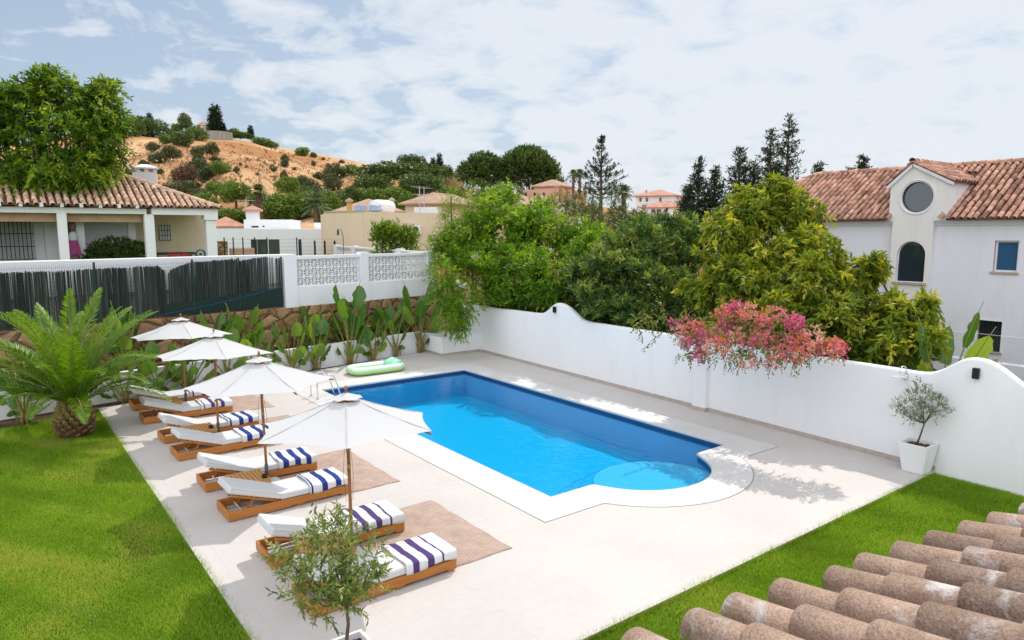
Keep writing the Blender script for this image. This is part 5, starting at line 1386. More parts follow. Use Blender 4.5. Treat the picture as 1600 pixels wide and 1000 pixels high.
def hip(root, name, mat, A, B, n, depth, z, rise, ov=0.5):
    d = (B - A) / np.linalg.norm(B - A); L = np.linalg.norm(B - A) + 2 * ov; D = depth + 2 * ov
    P = A - d * ov - n * ov
    q = lambda s, t, zz: tuple(P + d * s + n * t) + (zz,)
    h = min(D, L) / 2
    b = MB()
    if L >= D: r0, r1 = q(h, h, z + rise), q(L - h, h, z + rise)
    else: r0, r1 = q(h, h, z + rise), q(h, D - h, z + rise)
    c = [q(0, 0, z), q(L, 0, z), q(L, D, z), q(0, D, z)]
    c2 = [q(0, 0, z - 0.15), q(L, 0, z - 0.15), q(L, D, z - 0.15), q(0, D, z - 0.15)]
    V = c + [r0, r1] + c2
    F = [(0, 1, 5, 4), (2, 3, 4, 5), (1, 2, 5), (3, 0, 4)] if L >= D else [(0, 1, 4), (1, 2, 5, 4), (2, 3, 5), (3, 0, 4, 5)]
    F += [(6, 7, 1, 0), (7, 8, 2, 1), (8, 9, 3, 2), (9, 6, 0, 3), (9, 8, 7, 6)]
    b.add(V, F); return b.build(name, mat, root)
M_roofp = pm('pink tile roof', (0.42, 0.20, 0.14), (0.58, 0.32, 0.24), 1.2, 0.9, 0.6, 8, 0.1, world=True, detail=8)
M_roofg = pm('faded tile roof', (0.34, 0.22, 0.15), (0.46, 0.32, 0.23), 1.0, 0.9, 0.6, 8, 0.1, world=True, detail=8)
# white modern house
r = empty('modern_white_house', (0, 0, 0), 0, 'flat roofed white modern house with dark patio glass behind the fence', 'house')
D0 = 52.0
_, (A, B, n, z1) = slab(r, 'wall', M_house, 391, 514, D0, D0 - 1, 9, UP, 358)
slab(r, 'roof_storey', M_house, 382, 457, D0 + 2.5, D0 + 2, 6, z1 + 0.002, 343)
slab(r, 'side_wing', M_house, 336, 391, D0 + 3.5, D0 + 0.3, 6, UP, 357)
ch, (A2, B2, n2_, z2) = slab(r, 'chimney', M_house, 386, 403, D0 + 3.2, D0 + 3.0, 0.8, z1 + 0.1, 327)
hip(r, 'chimney_roof', M_roofp, A2, B2, n2_, 0.8, z2, 0.32, 0.2)
_, (A3, B3, n3, z3) = slab(r, 'rear_wing', M_house, 328, 380, D0 + 7, D0 + 7, 3, UP, 353)
hip(r, 'rear_roof', M_roofp, A3, B3, n3, 3, z3, 0.75, 0.35)
def panel(root, name, mat, pl, pr, pt, pb, dist0, dist1, proud, sub=None):
    A = far(pl, 370, dist0); B = far(pr, 370, dist1); A2_, B2_ = A[:2], B[:2]
    d = (B2_ - A2_) / np.linalg.norm(B2_ - A2_); n = np.array([-d[1], d[0]]); n = n if n @ (A2_ / np.linalg.norm(A2_)) > 0 else -n
    A2_ = A2_ - n * proud; B2_ = B2_ - n * proud
    zt_ = far(pl, pt, dist0)[2]; zb_ = max(far(pl, pb, dist0)[2], UP - 1)
    b = MB(); b.prism([tuple(A2_), tuple(B2_), tuple(B2_ + n * 0.05), tuple(A2_ + n * 0.05)], zb_, zt_); return b.build(name, mat, root)
ld = lambda px: D0 - (px - 391) / 123.0
for a_, c_, m_ in ((392, 401, M_glassg), (402, 418, M_glassg), (419.5, 436.5, M_glassg), (466, 471, M_glassg)):
    panel(r, 'patio_door', m_, a_, c_, 374, 412, ld(a_), ld(c_), 0.06)
panel(r, 'sliding_panel', pm('grey sliding panel', (0.45, 0.46, 0.48), None), 439.5, 464, 374, 412, ld(439.5), ld(464), 0.05)
panel(r, 'roof_slot', M_iron, 394, 407, 353, 355.5, D0 + 2.41, D0 + 2.36, 0.04)
panel(r, 'roof_vent', M_iron, 411, 414, 352.5, 354.5, D0 + 2.3, D0 + 2.28, 0.04)
# railing posts, low terrace wall and hedge stones in front of it
t = empty('terrace_railing', (0, 0, 0), 0, 'thin dark fence posts with wire in front of the modern house', 'fence')
for px in (351.5, 365.5, 380.5, 399, 418, 464.5, 492.5, 508, 523.5):
    p = far(px, 400, 44); b = MB(); b.tube([(p[0], p[1], UP), (p[0], p[1], far(px, 371 if px < 470 else 376, 44)[2])], 0.035 if px < 480 else 0.06, 6); b.build('post', M_iron, t)
b = MB()
for k in range(6):
    P = [far(px, 400, 44) for px in (351, 400, 464, 524)]
    b.tube([(q[0], q[1], UP + 0.2 + k * 0.22) for q in P], 0.004, 4)
b.build('wire', M_iron, t)
o = slab(None, 'terrace_wall', pm('salmon block wall', (0.50, 0.32, 0.22), (0.56, 0.38, 0.27), 1.5, 0.9, world=True), 357, 398, 47, 47, 0.3, UP, 388)[0]; tag(o, 'low salmon block wall below the modern house terrace', 'wall')
o = slab(None, 'stone_pier', M_stone, 334, 355, 46, 46, 0.8, UP, 377)[0]; tag(o, 'squat rubble stone pier left of the salmon wall', 'wall')
# small roof unit
o = slab(None, 'roof_unit', M_frame, 491, 502, D0 + 6, D0 + 6, 1.0, z1 + 0.01, 348)[0]; tag(o, 'small white louvred unit on the flat roof of the modern house', 'roof unit')
# beige house
r = empty('beige_house', (0, 0, 0), 0, 'plain beige flat roofed house behind the breeze block wall', 'house')
D1 = 44.0
_, (A, B, n, zb1) = slab(r, 'wall', M_beige, 507, 569, D1 + 1.0, D1 - 1.5, 9, UP, 332)
slab(r, 'front_wing', M_beige, 569, 690, D1 - 1.6, D1 + 0.5, 8, UP, 332, z1=zb1 - 0.02)
slab(r, 'coping', pm('worn coping', (0.42, 0.33, 0.25), (0.55, 0.45, 0.35), 3, 0.9, world=True), 506.6, 569.3, D1 + 0.94, D1 - 1.56, 0.35, zb1 + 0.001, 331, z1=zb1 + 0.07)
panel(r, 'awning_ledge', pm('ledge', (0.62, 0.50, 0.38), None), 608, 641, 348.5, 350.5, D1 - 0.9, D1 - 0.35, 0.5)
panel(r, 'vent', M_iron, 618, 622, 342, 344, D1 - 0.75, D1 - 0.7, 0.03)
p = far(647, 359, D1 - 0.6); A_, B_ = far(640, 359, D1 - 0.75), far(655, 359, D1 - 0.5)
ac = empty('air_conditioner', p, math.atan2(B_[1] - A_[1], B_[0] - A_[0]), 'white air conditioning unit on the beige house wall', 'air conditioner')
MB().box((-0.32, -0.30, -0.26), (0.32, 0.0, 0.26)).build('casing', M_frame, ac, bevel=0.02)
b = MB(); b.lathe([(0.20, 0.0), (0.20, 0.012), (0.14, 0.014), (0.14, 0.0)], 20); o = b.build('fan_grille', M_iron, ac); o.rotation_euler = (R(90), 0, 0); o.location = (-0.04, -0.301, 0)
b = MB(); b.lathe([(0.06, 0.0), (0.07, 0.02), (0.03, 0.03)], 12); o = b.build('fan_hub', M_frame, ac); o.rotation_euler = (R(90), 0, 0); o.location = (-0.04, -0.312, 0)
MB().box((-0.28, -0.2, -0.34), (0.28, 0.1, -0.262)).build('bracket', M_iron, ac)
# solar panels and tank on its roof
zr = zb1 + 0.0
M_pv = pm('solar glass', (0.10, 0.14, 0.20), (0.14, 0.19, 0.26), 4, 0.15, spec=0.8)
for k, (pa, pb) in enumerate(((554, 574), (576, 597))):
    a0, b0 = far(pa, 330, 46.5), far(pb, 330, 46.3); c0_, d0_ = far(pa + 1, 321, 48.0), far(pb, 322, 47.8)
    q = MB(); q.add([(a0[0], a0[1], zr + 0.15), (b0[0], b0[1], zr + 0.15), (d0_[0], d0_[1], d0_[2]), (c0_[0], c0_[1], c0_[2])], [(0, 1, 2, 3)])
    tag(q.build('solar_panel', M_pv, solid=0.06), ('left' if k == 0 else 'right') + ' one of two tilted solar panels on the beige house roof', 'solar panel', 'solar panels on the beige house')
p = far(597, 321, 48.6); q = MB(); q.lathe([(0.05, -0.9), (0.45, -0.85), (0.5, -0.5), (0.5, 0.5), (0.45, 0.85), (0.05, 0.9)], 16)
o = q.build('water_tank', pm('white tank', (0.72, 0.73, 0.75), None, rough=0.35), smooth=True); o.rotation_euler = (0, R(90), R(20)); o.location = (p[0], p[1], p[2] - 0.12); tag(o, 'white cylindrical water tank beside the solar panels', 'tank')
# house with ochre chimneys
r = empty('ochre_house', (0, 0, 0), 0, 'ochre walled house with two square chimneys behind the beige roof', 'house')
M_och = plaster('ochre render', (0.52, 0.30, 0.10), (0.42, 0.24, 0.09), 0.4)
_, (A, B, n, z1_) = slab(r, 'wall', M_och, 528, 626, 62, 62, 7, UP, 330)
hip(r, 'roof', M_roofg, A, B, n, 7, z1_, 1.2)
for px, w_, py in ((547.5, 8, 313), (613, 7, 312)):
    c_, (A2, B2, n2_, z2) = slab(r, 'chimney', M_och, px - w_ / 2, px + w_ / 2, 60, 60, 0.6, UP + 2, py)
    hip(r, 'chimney_cap', M_roofg, A2, B2, n2_, 0.6, z2, 0.2, 0.12)
# long low house with brown tile roof
r = empty('brown_roof_house', (0, 0, 0), 0, 'low cream house with a long faded tile roof left of the tall hedge', 'house')
_, (A, B, n, z1_) = slab(r, 'wall', M_cream, 634, 690, 68, 66, 8, UP, 318)
hip(r, 'roof', M_roofg, A, B, n, 8, z1_, 1.1)
panel(r, 'window', M_glass, 640, 647, 323, 331, 68, 67.7, 0.06)
o = slab(None, 'roof_parapet', M_house, 648, 684, 56, 55, 0.3, UP, 324)[0]; tag(o, 'white roof parapet in front of the low tiled house', 'wall')
r = empty('terracotta_roof_house', (0, 0, 0), 0, 'cream house with a faded tile roof partly hidden by the tall hedge', 'house')
_, (A, B, n, z1_) = slab(r, 'wall', M_cream, 752, 822, 74, 72, 8, UP, 326)
hip(r, 'roof', M_roofg, A, B, n, 8, z1_, 1.6)
# pink house group under the round pines
r = empty('pink_house', (0, 0, 0), 0, 'pink terraced house below the two round stone pines', 'house')
M_pink = plaster('pink render', (0.60, 0.36, 0.25), (0.52, 0.30, 0.2), 0.3)
_, (A, B, n, z1_) = slab(r, 'wall', M_pink, 812, 876, 118, 114, 9, 3, 297)
hip(r, 'roof', M_roofg, *slab(r, 'upper_wall', M_pink, 834, 872, 121, 119, 6, z1_ + 0.01, 291)[1][:3], 6, far(834, 291, 121)[2], 1.2)
_, (A, B, n, z1_) = slab(r, 'lower_wall', M_cream, 818, 850, 104, 103, 7, 3, 317); hip(r, 'lower_roof', M_roofg, A, B, n, 7, z1_, 1.2)
for a_, c_ in ((820, 823), (834, 837), (848, 851)): panel(r, 'window', M_glass, a_, c_, 301, 306, 118 - (a_ - 812) / 16, 118 - (c_ - 812) / 16, 0.08)
_, (A2, B2, n2_, z2) = slab(r, 'chimney', M_pink, 868, 873, 113, 113, 1.0, 6, 291); hip(r, 'chimney_cap', M_roofp, A2, B2, n2_, 1.0, z2, 0.4, 0.2)
o = slab(None, 'terrace_wall', M_pink, 686, 724, 150, 146, 0.5, 6, 279.5)[0]; tag(o, 'long pink terrace wall behind two palms on the hillside', 'wall')
# white villa with pink roofs, far right of the pine
r = empty('pink_roof_villa', (0, 0, 0), 0, 'two storey white villa with pink tile roofs in the distance', 'house')
_, (A, B, n, z1_) = slab(r, 'upper_wall', M_house, 992, 1052, 150, 148, 8, 3, 306); hip(r, 'upper_roof', M_roofp, A, B, n, 8, z1_, 1.4, 0.6)
_, (A, B, n, z1b) = slab(r, 'lower_wall', M_house, 1001, 1066, 145, 143, 6, 3, 324); hip(r, 'lower_roof', M_roofp, A, B, n, 6, z1b, 1.2, 0.5)
for px in (999.5, 1009.5, 1030.5): panel(r, 'window', pm('mauve window', (0.16, 0.09, 0.10), None) if 'mauve window' not in bpy.data.materials else bpy.data.materials['mauve window'], px - 1.6, px + 1.6, 309, 315, 150 - (px - 992) / 30, 150 - (px - 992 + 3) / 30, 0.1)
for px, w_ in ((1020, 2.5), (1028.5, 3.2), (1039.5, 2.5)): panel(r, 'window', bpy.data.materials['mauve window'], px - w_, px + w_, 327, 332, 145 - (px - 1001) / 32, 145 - (px + 3 - 1001) / 32, 0.1)
for px in (1008, 1025): slab(r, 'chimney', M_roofp, px - 1.6, px + 1.6, 154, 154, 0.6, z1_, 297)
# hilltop: tank, little round house, ruined white walls, terracotta house on the ridge
def prism_ring(name, mat, px, w_px, ptop, pbot, dist, n=20, parent=None):
    p = far(px, pbot, dist); r_ = w_px / FPX * dist / 2 * 1.0; zt_ = far(px, ptop, dist)[2]
    b = MB(); b.lathe([(r_, p[2] - 1.5), (r_, zt_)], n, (p[0], p[1], 0)); return b.build(name, mat, parent), (p, r_, zt_)
o, _ = prism_ring('water_reservoir', pm('grey concrete tank', (0.24, 0.23, 0.20), (0.36, 0.34, 0.30), 0.5, 0.9, stretch=(3, 3, 0.3)), 342, 37, 207, 222, 222); tag(o, 'round grey concrete water reservoir on top of the hill', 'water tank')
t = empty('hilltop_gazebo', (0, 0, 0), 0, 'small white round house with pink roof between the hilltop trees', 'house')
_, (p, r_, zt_) = prism_ring('wall', M_house, 318, 17, 197, 206, 232, 10, t)
MB().lathe([(r_ * 1.15, 0), (0.1, 1.4)], 10, (p[0], p[1], zt_)).build('roof', M_roofp, t)
t = empty('hilltop_ruin', (0, 0, 0), 0, 'low white ruined walls beside the hilltop reservoir', 'wall')
for a_, c_, py in ((361, 366, 213), (366.5, 381, 216), (382, 400, 218)): slab(t, 'wall', M_house, a_, c_, 224, 224, 1.5, 28, py)
r = empty('ridge_house', (0, 0, 0), 0, 'terracotta coloured house on the ridge beside umbrella pines', 'house')
M_ter = plaster('terracotta render', (0.45, 0.20, 0.12), (0.4, 0.17, 0.1), 0.3)
_, (A, B, n, z1_) = slab(r, 'wall', M_ter, 592, 622, 226, 224, 8, 15, 263); hip(r, 'roof', M_roofp, A, B, n, 8, z1_, 1.2)
slab(r, 'side_wall', M_ter, 612, 632, 222, 221, 5, 12, 265)
# aerials and a street light
def aerial(px, py0, py1, dist, lab):
    p = far(px, py1, dist); zt_ = far(px, py0, dist)[2]
    t = empty('tv_aerial', (p[0], p[1], p[2] - 0.5), 0, lab, 'aerial', 'roof aerials'); h = zt_ - p[2] + 0.5
    MB().tube([(0, 0, 0), (0, 0, h)], 0.035, 6).build('mast', M_steel, t)
    b = MB(); b.bar((-0.7, 0, h - 0.1), (0.7, 0, h - 0.1), 0.03)
    for k in range(6): b.bar((-0.6 + k * 0.24, -0.3, h - 0.1), (-0.6 + k * 0.24, 0.3, h - 0.1), 0.02)
    b.build('antenna', M_steel, t)
    MB().bar((-0.5, 0.2, h * 0.7), (0.5, -0.2, h * 0.7), 0.025).build('crossbar', M_steel, t)
aerial(656, 290, 325, 55, 'taller tv aerial on the white roof parapet')
aerial(663, 292, 325, 57, 'shorter tv aerial just right of the taller one')
aerial(384, 311, 328, 56, 'small aerial standing on the chimney of the modern house')
p = far(537, 392, 36); t = empty('garden_lamp_post', (p[0], p[1], UP), 0, 'thin curved lamp post in front of the beige house', 'lamp post')
zt_ = far(530, 358, 36)[2]; zs = far(536, 362, 36)[2]; dl = far(528, 360, 36)[:2] - p[:2]
MB().tube([(0, 0, 0), (0, 0, zs - UP - 0.25), (dl[0] * 0.4, dl[1] * 0.4, zt_ - UP), (dl[0], dl[1], zt_ - UP - 0.05)], 0.018, 6).build('pole', M_grey, t)
MB().lathe([(0.02, 0.12), (0.06, 0.0), (0.06, -0.18), (0.02, -0.2)], 8, (dl[0], dl[1], zt_ - UP - 0.1)).build('lamp_head', M_grey, t)
# ================================================================== plants
def unit(a): return a / np.maximum(np.linalg.norm(a, axis=-1, keepdims=True), 1e-9)
def leaf_quads(P, D, L, Wd, rg, bend=0.15, nrm=None):
    """one folded diamond per leaf: base, left, tip, right"""
    n = len(P); D = unit(D)
    ref = unit(rg.normal(size=(n, 3)) + np.array([0, 0, 1.1])) if nrm is None else nrm
    S = unit(np.cross(D, ref)); Nn = np.cross(S, D)
    L = np.asarray(L).reshape(-1, 1) * np.ones((n, 1)); Wd = np.asarray(Wd).reshape(-1, 1) * np.ones((n, 1))
    mid = P + D * L * 0.45 + Nn * L * bend * 0.35
    V = np.stack([P, mid + S * Wd / 2, P + D * L - Nn * L * bend * 0.35, mid - S * Wd / 2], 1).reshape(-1, 3)
    F = np.arange(4 * n).reshape(-1, 4)
    return V, F
def sprays(blobs, dens, k, slen, rg, up=0.35, outw=0.8, jit=0.45, fill=0.35, lump=0.35, droop=0.0):
    """leafy twigs spread over ellipsoid blobs; returns leaf points, directions and tints.
    blobs: (x, y, z, rx, ry, rz); dens: twigs per square metre of surface; k leaves on each"""
    Ps = []; Ds = []; Ts = []
    for (x, y, z, rx, ry, rz) in blobs:
        area = 4 * math.pi * ((rx * ry) ** 1.6 + (rx * rz) ** 1.6 + (ry * rz) ** 1.6) ** (1 / 1.6) / 3 ** (1 / 1.6)
        n = max(6, int(area * dens))
        d = unit(rg.normal(size=(n, 3)))
        ph = rg.uniform(0, 6.28, (4, 3)); fr = rg.uniform(1.6, 4.2, (4, 3))
        lum = sum(np.sin(d * fr[i] + ph[i]).prod(1) for i in range(4)) * 0.5
        inner = rg.random(n) < fill
        r = np.where(inner, rg.uniform(0.35, 0.8, n), 0.86 + lump * lum + rg.normal(0, 0.06, n))
        ext = np.array([rx, ry, rz])
        p = np.array([x, y, z]) + d * ext * r[:, None]
        dr = unit(d * outw + np.array([0, 0, up]) + rg.normal(size=(n, 3)) * jit)
        tw = np.clip(rg.normal(0.48, 0.23, n) + 0.25 * lum, 0, 1)
        t = (np.arange(k) + 0.4) / k
        pp = p[:, None, :] + dr[:, None, :] * (t * slen)[None, :, None] - np.array([0, 0, 1.0]) * (droop * slen * t ** 2)[None, :, None]
        dd = unit(dr[:, None, :] * 0.8 + rg.normal(size=(n, k, 3)) * 0.55 - np.array([0, 0, droop * 0.8]))
        Ps.append(pp.reshape(-1, 3)); Ds.append(dd.reshape(-1, 3))
        Ts.append(np.clip(np.repeat(tw, k) + rg.normal(0, 0.10, n * k), 0, 1))
    return np.concatenate(Ps), np.concatenate(Ds), np.concatenate(Ts)
def clumped(blobs, n, f, rg):
    """every blob becomes a thinner core and n smaller clumps on its shell"""
    out = []
    for (x, y, z, a, b_, c_) in blobs:
        out.append((x, y, z, a * 0.66, b_ * 0.66, c_ * 0.66)); m = (a + b_ + c_) / 3
        for _ in range(n):
            d = unit(rg.normal(size=3) + np.array([0, 0, 0.25])); q = rg.uniform(0.68, 0.98); r_ = f * m * rg.uniform(0.6, 1.25)
            out.append((x + d[0] * a * q, y + d[1] * b_ * q, z + d[2] * c_ * q, r_, r_, r_ * 0.8))
    return out
def crown(name, mat, parent, blobs, rg, dens, k, slen, L, Wd, cut=None, **kw):
    cl = kw.pop('clumps', None)
    if cl: blobs = clumped(blobs, cl[0], cl[1], rg)
    bend = kw.pop('bend', 0.15)
    P, D, T = sprays(blobs, dens, k, slen, rg, **kw)
    if cut is not None: m = cut(P); P, D, T = P[m], D[m], T[m]
    n = len(P); l = L * rg.uniform(0.7, 1.25, n)
    V, F = leaf_quads(P, D, l, Wd * rg.uniform(0.8, 1.2, n), rg, bend)
    return np_mesh(name, V, F, mat, parent, tint=T)
def limbs(name, mat, parent, base, forks, r0, rg, n=7, start=None):
    """a trunk with a bent limb to every fork point"""
    b = MB(); base = np.array(base, float); forks = [np.array(f, float) for f in forks]
    top = sum(forks) / len(forks); st = base + (top - base) * 0.45 if start is None else np.array(start, float)
    pts = [base + (st - base) * t + np.array([rg.normal(0, min(0.03, r0 * 0.4)), rg.normal(0, min(0.03, r0 * 0.4)), 0]) * (t > 0) * (t < 1) for t in (0, 0.3, 0.65, 1)]
    b.tube(pts, [r0 * 1.25, r0, r0 * 0.85, r0 * 0.75], n)
    for f in forks:
        L = np.linalg.norm(f - st); m = st + (f - st) * 0.5 + rg.normal(0, 0.08 * L, 3)
        q = [st + (m - st) * t for t in (0, 0.5)] + [m] + [m + (f - m) * t for t in (0.5, 1)]
        b.tube(q, [r0 * 0.62, r0 * 0.5, r0 * 0.38, r0 * 0.25, r0 * 0.12], 6)
    return b.build(name, mat, parent, smooth=True)
def blob(px, py, rpx, dist, sq=1.0, dp=1.0):
    p = far(px, py, dist); dep = float((p - E0) @ _f); r = rpx / FPX * dep
    return (p[0], p[1], p[2], r * dp, r * dp, r * sq)
M_bark = pm('grey brown bark', (0.10, 0.07, 0.05), (0.20, 0.15, 0.11), 9, 0.95, 0.8, 30, 0.05, stretch=(3, 3, 0.6))
M_bark2 = pm('red brown bark', (0.12, 0.065, 0.04), (0.22, 0.12, 0.075), 9, 0.95, 0.8, 30, 0.05, stretch=(3, 3, 0.6))
G_feather = leafmat('feathery green leaf', [(0.028, 0.075, 0.006), (0.10, 0.20, 0.012), (0.34, 0.46, 0.03)], 0.42)
G_jas = leafmat('jasmine leaf', [(0.045, 0.13, 0.010), (0.14, 0.28, 0.016), (0.34, 0.46, 0.032)], 0.46)
G_loq = leafmat('dark grey green leaf', [(0.028, 0.075, 0.022), (0.085, 0.16, 0.040), (0.36, 0.44, 0.075)], 0.30, 0.5, 0.25)
G_avo = leafmat('glossy avocado leaf', [(0.075, 0.13, 0.012), (0.20, 0.27, 0.022), (0.48, 0.46, 0.055)], 0.44, 0.5, 0.25)
G_box = leafmat('clipped shrub leaf', [(0.022, 0.050, 0.008), (0.05, 0.09, 0.012), (0.10, 0.15, 0.02)], 0.25)
G_lime = leafmat('bright lime leaf', [(0.07, 0.14, 0.012), (0.15, 0.25, 0.02), (0.26, 0.36, 0.03)], 0.4)
G_pine = leafmat('stone pine needles', [(0.034, 0.072, 0.016), (0.075, 0.135, 0.028), (0.13, 0.20, 0.045)], 0.18)
G_con = leafmat('dark conifer needles', [(0.012, 0.028, 0.012), (0.024, 0.048, 0.020), (0.045, 0.075, 0.03)], 0.1)
G_cyp = leafmat('cypress green', [(0.014, 0.032, 0.014), (0.028, 0.055, 0.022), (0.05, 0.085, 0.03)], 0.1)
G_hillo = leafmat('olive hill bush', [(0.045, 0.065, 0.022), (0.085, 0.11, 0.038), (0.14, 0.165, 0.06)], 0.12)
G_hillg = leafmat('green hill tree', [(0.055, 0.11, 0.014), (0.12, 0.21, 0.024), (0.20, 0.30, 0.04)], 0.2)
G_dry = leafmat('bare reddish bush', [(0.10, 0.060, 0.035), (0.17, 0.10, 0.06), (0.25, 0.16, 0.09)], 0.05, tcol=(1.2, 1, .8))
G_olive = leafmat('olive leaf', [(0.10, 0.15, 0.035), (0.20, 0.27, 0.060), (0.42, 0.46, 0.16)], 0.25, 0.4, 0.4)
G_olive2 = leafmat('silver olive leaf', [(0.09, 0.12, 0.065), (0.17, 0.21, 0.12), (0.30, 0.33, 0.20)], 0.2, 0.4, 0.4)
G_palm = leafmat('palm leaflet', [(0.05, 0.13, 0.008), (0.12, 0.25, 0.012), (0.27, 0.39, 0.03)], 0.30, 0.4, 0.5)
G_banana = leafmat('banana leaf', [(0.030, 0.10, 0.014), (0.080, 0.19, 0.024), (0.21, 0.31, 0.035)], 0.35, 0.35, 0.5)
G_flow = leafmat('bougainvillea bract', [(0.64, 0.09, 0.28), (0.80, 0.28, 0.36), (0.72, 0.26, 0.09), (0.86, 0.54, 0.48)], 0.35, 0.7, 0.1, tcol=(1.1, 0.9, 0.9))
G_boug = leafmat('bougainvillea leaf', [(0.05, 0.10, 0.016), (0.13, 0.20, 0.03), (0.34, 0.24, 0.05)], 0.25)
G_white = leafmat('pale trumpet flower', [(0.6, 0.5, 0.52), (0.75, 0.7, 0.7)], 0.3, 0.7, 0.1, tcol=(1, 1, 1))
G_grass = leafmat('lawn grass blade', [(0.14, 0.19, 0.010), (0.155, 0.30, 0.016), (0.24, 0.43, 0.024), (0.47, 0.44, 0.12)], 0.42, 0.5, 0.2)
# ---- lawn grass: single blades
def grass():
    rg = np.random.default_rng(11)
    areas = [(-0.4, 2.17, 7.0, 20.9, 5200), (-3.5, -0.4, 7, 20, 2000), (-7, -3.5, 7, 19, 400), (-0.4, 2.15, 2, 7.0, 900), (4.5, 14.55, 2.6, 5.53, 4600), (9.0, 14.55, 0.2, 2.6, 900)]
    Ps = []; 
    for x0, x1, y0, y1, dn in areas:
        n = int((x1 - x0) * (y1 - y0) * dn); p = np.stack([rg.uniform(x0, x1, n), rg.uniform(y0, y1, n)], 1)
        if x0 < 2: p = p[(p[:, 1] < 20.5 + 0.42 * (p[:, 0] - 0.1)) & (p[:, 1] < 20.45 + 0.33 * p[:, 0])]
        Ps.append(p)
    e1 = np.stack([2.15 + rg.uniform(-0.02, 0.035, 9000), rg.uniform(6.5, 21, 9000)], 1)          # tufts over the slab edge
    e2 = np.stack([rg.uniform(4.5, 14.4, 6000), 5.52 + rg.uniform(-0.02, 0.02, 6000)], 1)
    e3 = np.stack([rg.uniform(12.5, 14.6, 2500), rg.uniform(4.2, 5.5, 2500)], 1)
    e3[:, 0] = 14.30 + (e3[:, 0] - 12.5) * 0.12
    p = np.concatenate(Ps + [e1, e2, e3]); n = len(p)
    def lf(x, y): return (np.sin(x * 1.3 + 2 * np.sin(y * 0.7)) + np.sin(y * 1.1 + 1.7 * np.sin(x * 0.9 + 1)) + 0.6 * np.sin(x * 3.1 + y * 2.3)) / 2.6
    w = lf(p[:, 0], p[:, 1]); w2 = lf(p[:, 0] * 2.7 + 5, p[:, 1] * 2.3 + 9)
    dry = np.exp(-(((p[:, 0] - 1.55) / 0.35) ** 2 + ((p[:, 1] - 11.2) / 0.9) ** 2)) + 0.8 * np.exp(-(((p[:, 0] - 1.2) / 0.8) ** 2 + ((p[:, 1] - 15.5) / 0.8) ** 2)) + 0.8 * np.exp(-(((p[:, 0] - 8.3) / 0.4) ** 2 + ((p[:, 1] - 4.0) / 0.35) ** 2)) + 0.5 * np.exp(-(((p[:, 0] - 0.5) / 0.5) ** 2 + ((p[:, 1] - 9.6) / 0.9) ** 2))
    keep = rg.random(n) > 0.55 * np.clip(dry, 0, 1); p, w, w2, dry = p[keep], w[keep], w2[keep], dry[keep]; n = len(p)
    h = rg.uniform(0.028, 0.070, n) * (1 + 0.22 * w2) * (1 - 0.35 * np.clip(dry, 0, 1))
    edge = (np.abs(p[:, 0] - 2.16) < 0.05) | (np.abs(p[:, 1] - 5.52) < 0.03); h = np.where(edge, h * rg.uniform(0.9, 1.9, n), h)
    lean = rg.normal(0, 0.55, (n, 2)) * h[:, None]
    a = rg.uniform(0, math.pi, n); wd = rg.uniform(0.0028, 0.0055, n)
    s = np.stack([np.cos(a), np.sin(a)], 1) * wd[:, None]
    z0 = np.full(n, -0.055)
    base = np.concatenate([p, z0[:, None]], 1); s3 = np.concatenate([s, np.zeros((n, 1))], 1)
    tip = base + np.concatenate([lean, h[:, None]], 1)
    V = np.stack([base - s3, base + s3, tip], 1).reshape(-1, 3); F = np.arange(3 * n).reshape(-1, 3)
    t = np.clip(rg.normal(0.50, 0.20, n) + 0.26 * w + 0.20 * w2 + 0.48 * np.clip(dry, 0, 1) * (rg.random(n) < 0.7), 0, 1)
    o = np_mesh('lawn_grass', V, F, G_grass, None, tint=t); tag(o, 'short thick green lawn grass with a few dry patches', 'grass', kind='stuff')
grass()
# ---- trees behind the garden wall
def tree(name, lab, cat, base, blobs, leaf, bark, r0, seed, group=None, forks=None, **kw):
    rg = np.random.default_rng(seed)
    root = empty(name, base, 0, lab, cat, group)
    bl = [(x - base[0], y - base[1], z - base[2], a, b_, c_) for x, y, z, a, b_, c_ in blobs]
    fk = [(b_[0], b_[1], b_[2] + 0.1 * b_[5]) for b_ in bl] if forks is None else forks
    if r0: limbs('trunk', bark, root, (0, 0, 0), fk, r0, rg)
    cut = kw.pop('cut', None)
    if cut is not None: c0 = cut; b0 = np.array(base); cut = lambda P: c0(P + b0)
    crown('crown', leaf, root, bl, rg, cut=cut, **kw)
    return root
def behind_wall(P):     # nothing grows through the plaster
    wx = 14.64 + 0.0373 * (P[:, 1] - 6.23)
    return (P[:, 0] > wx + 0.26) | ((P[:, 2] > 2.0) & (P[:, 0] > wx - 0.25)) | ((P[:, 2] > 3.4) & (P[:, 0] > wx - 0.9))
# 1 tall jasmine thicket in the far corner, hanging down over the bench
bl = [blob(*q) for q in [(735, 440, 50, 26.8, 1.2), (790, 370, 55, 28, 1.0), (745, 385, 30, 30, 1.2), (850, 375, 48, 28, 1.0), (905, 388, 40, 28.5, 0.9), (800, 440, 60, 26, 1.0), (860, 445, 45, 25, 1.1), (960, 392, 34, 29, 0.8), (700, 400, 30, 28, 1.3), (785, 322, 24, 30, 1.1), (925, 410, 40, 26, 1.0), (745, 470, 42, 25.2, 1.0), (1000, 392, 30, 30, 0.8), (835, 340, 28, 30, 1.0)]]
jas = tree('jasmine_thicket', 'tall bright green climbing thicket with pale flowers in the far wall corner', 'climbing shrub', (17.6, 21.6, 0.28), bl, G_jas, M_bark, 0.10, 31, dens=24, k=12, slen=0.42, L=0.16, Wd=0.055, clumps=(9, 0.36), fill=0.3, lump=0.45, up=0.15, droop=0.35, cut=behind_wall)
rg = np.random.default_rng(5)
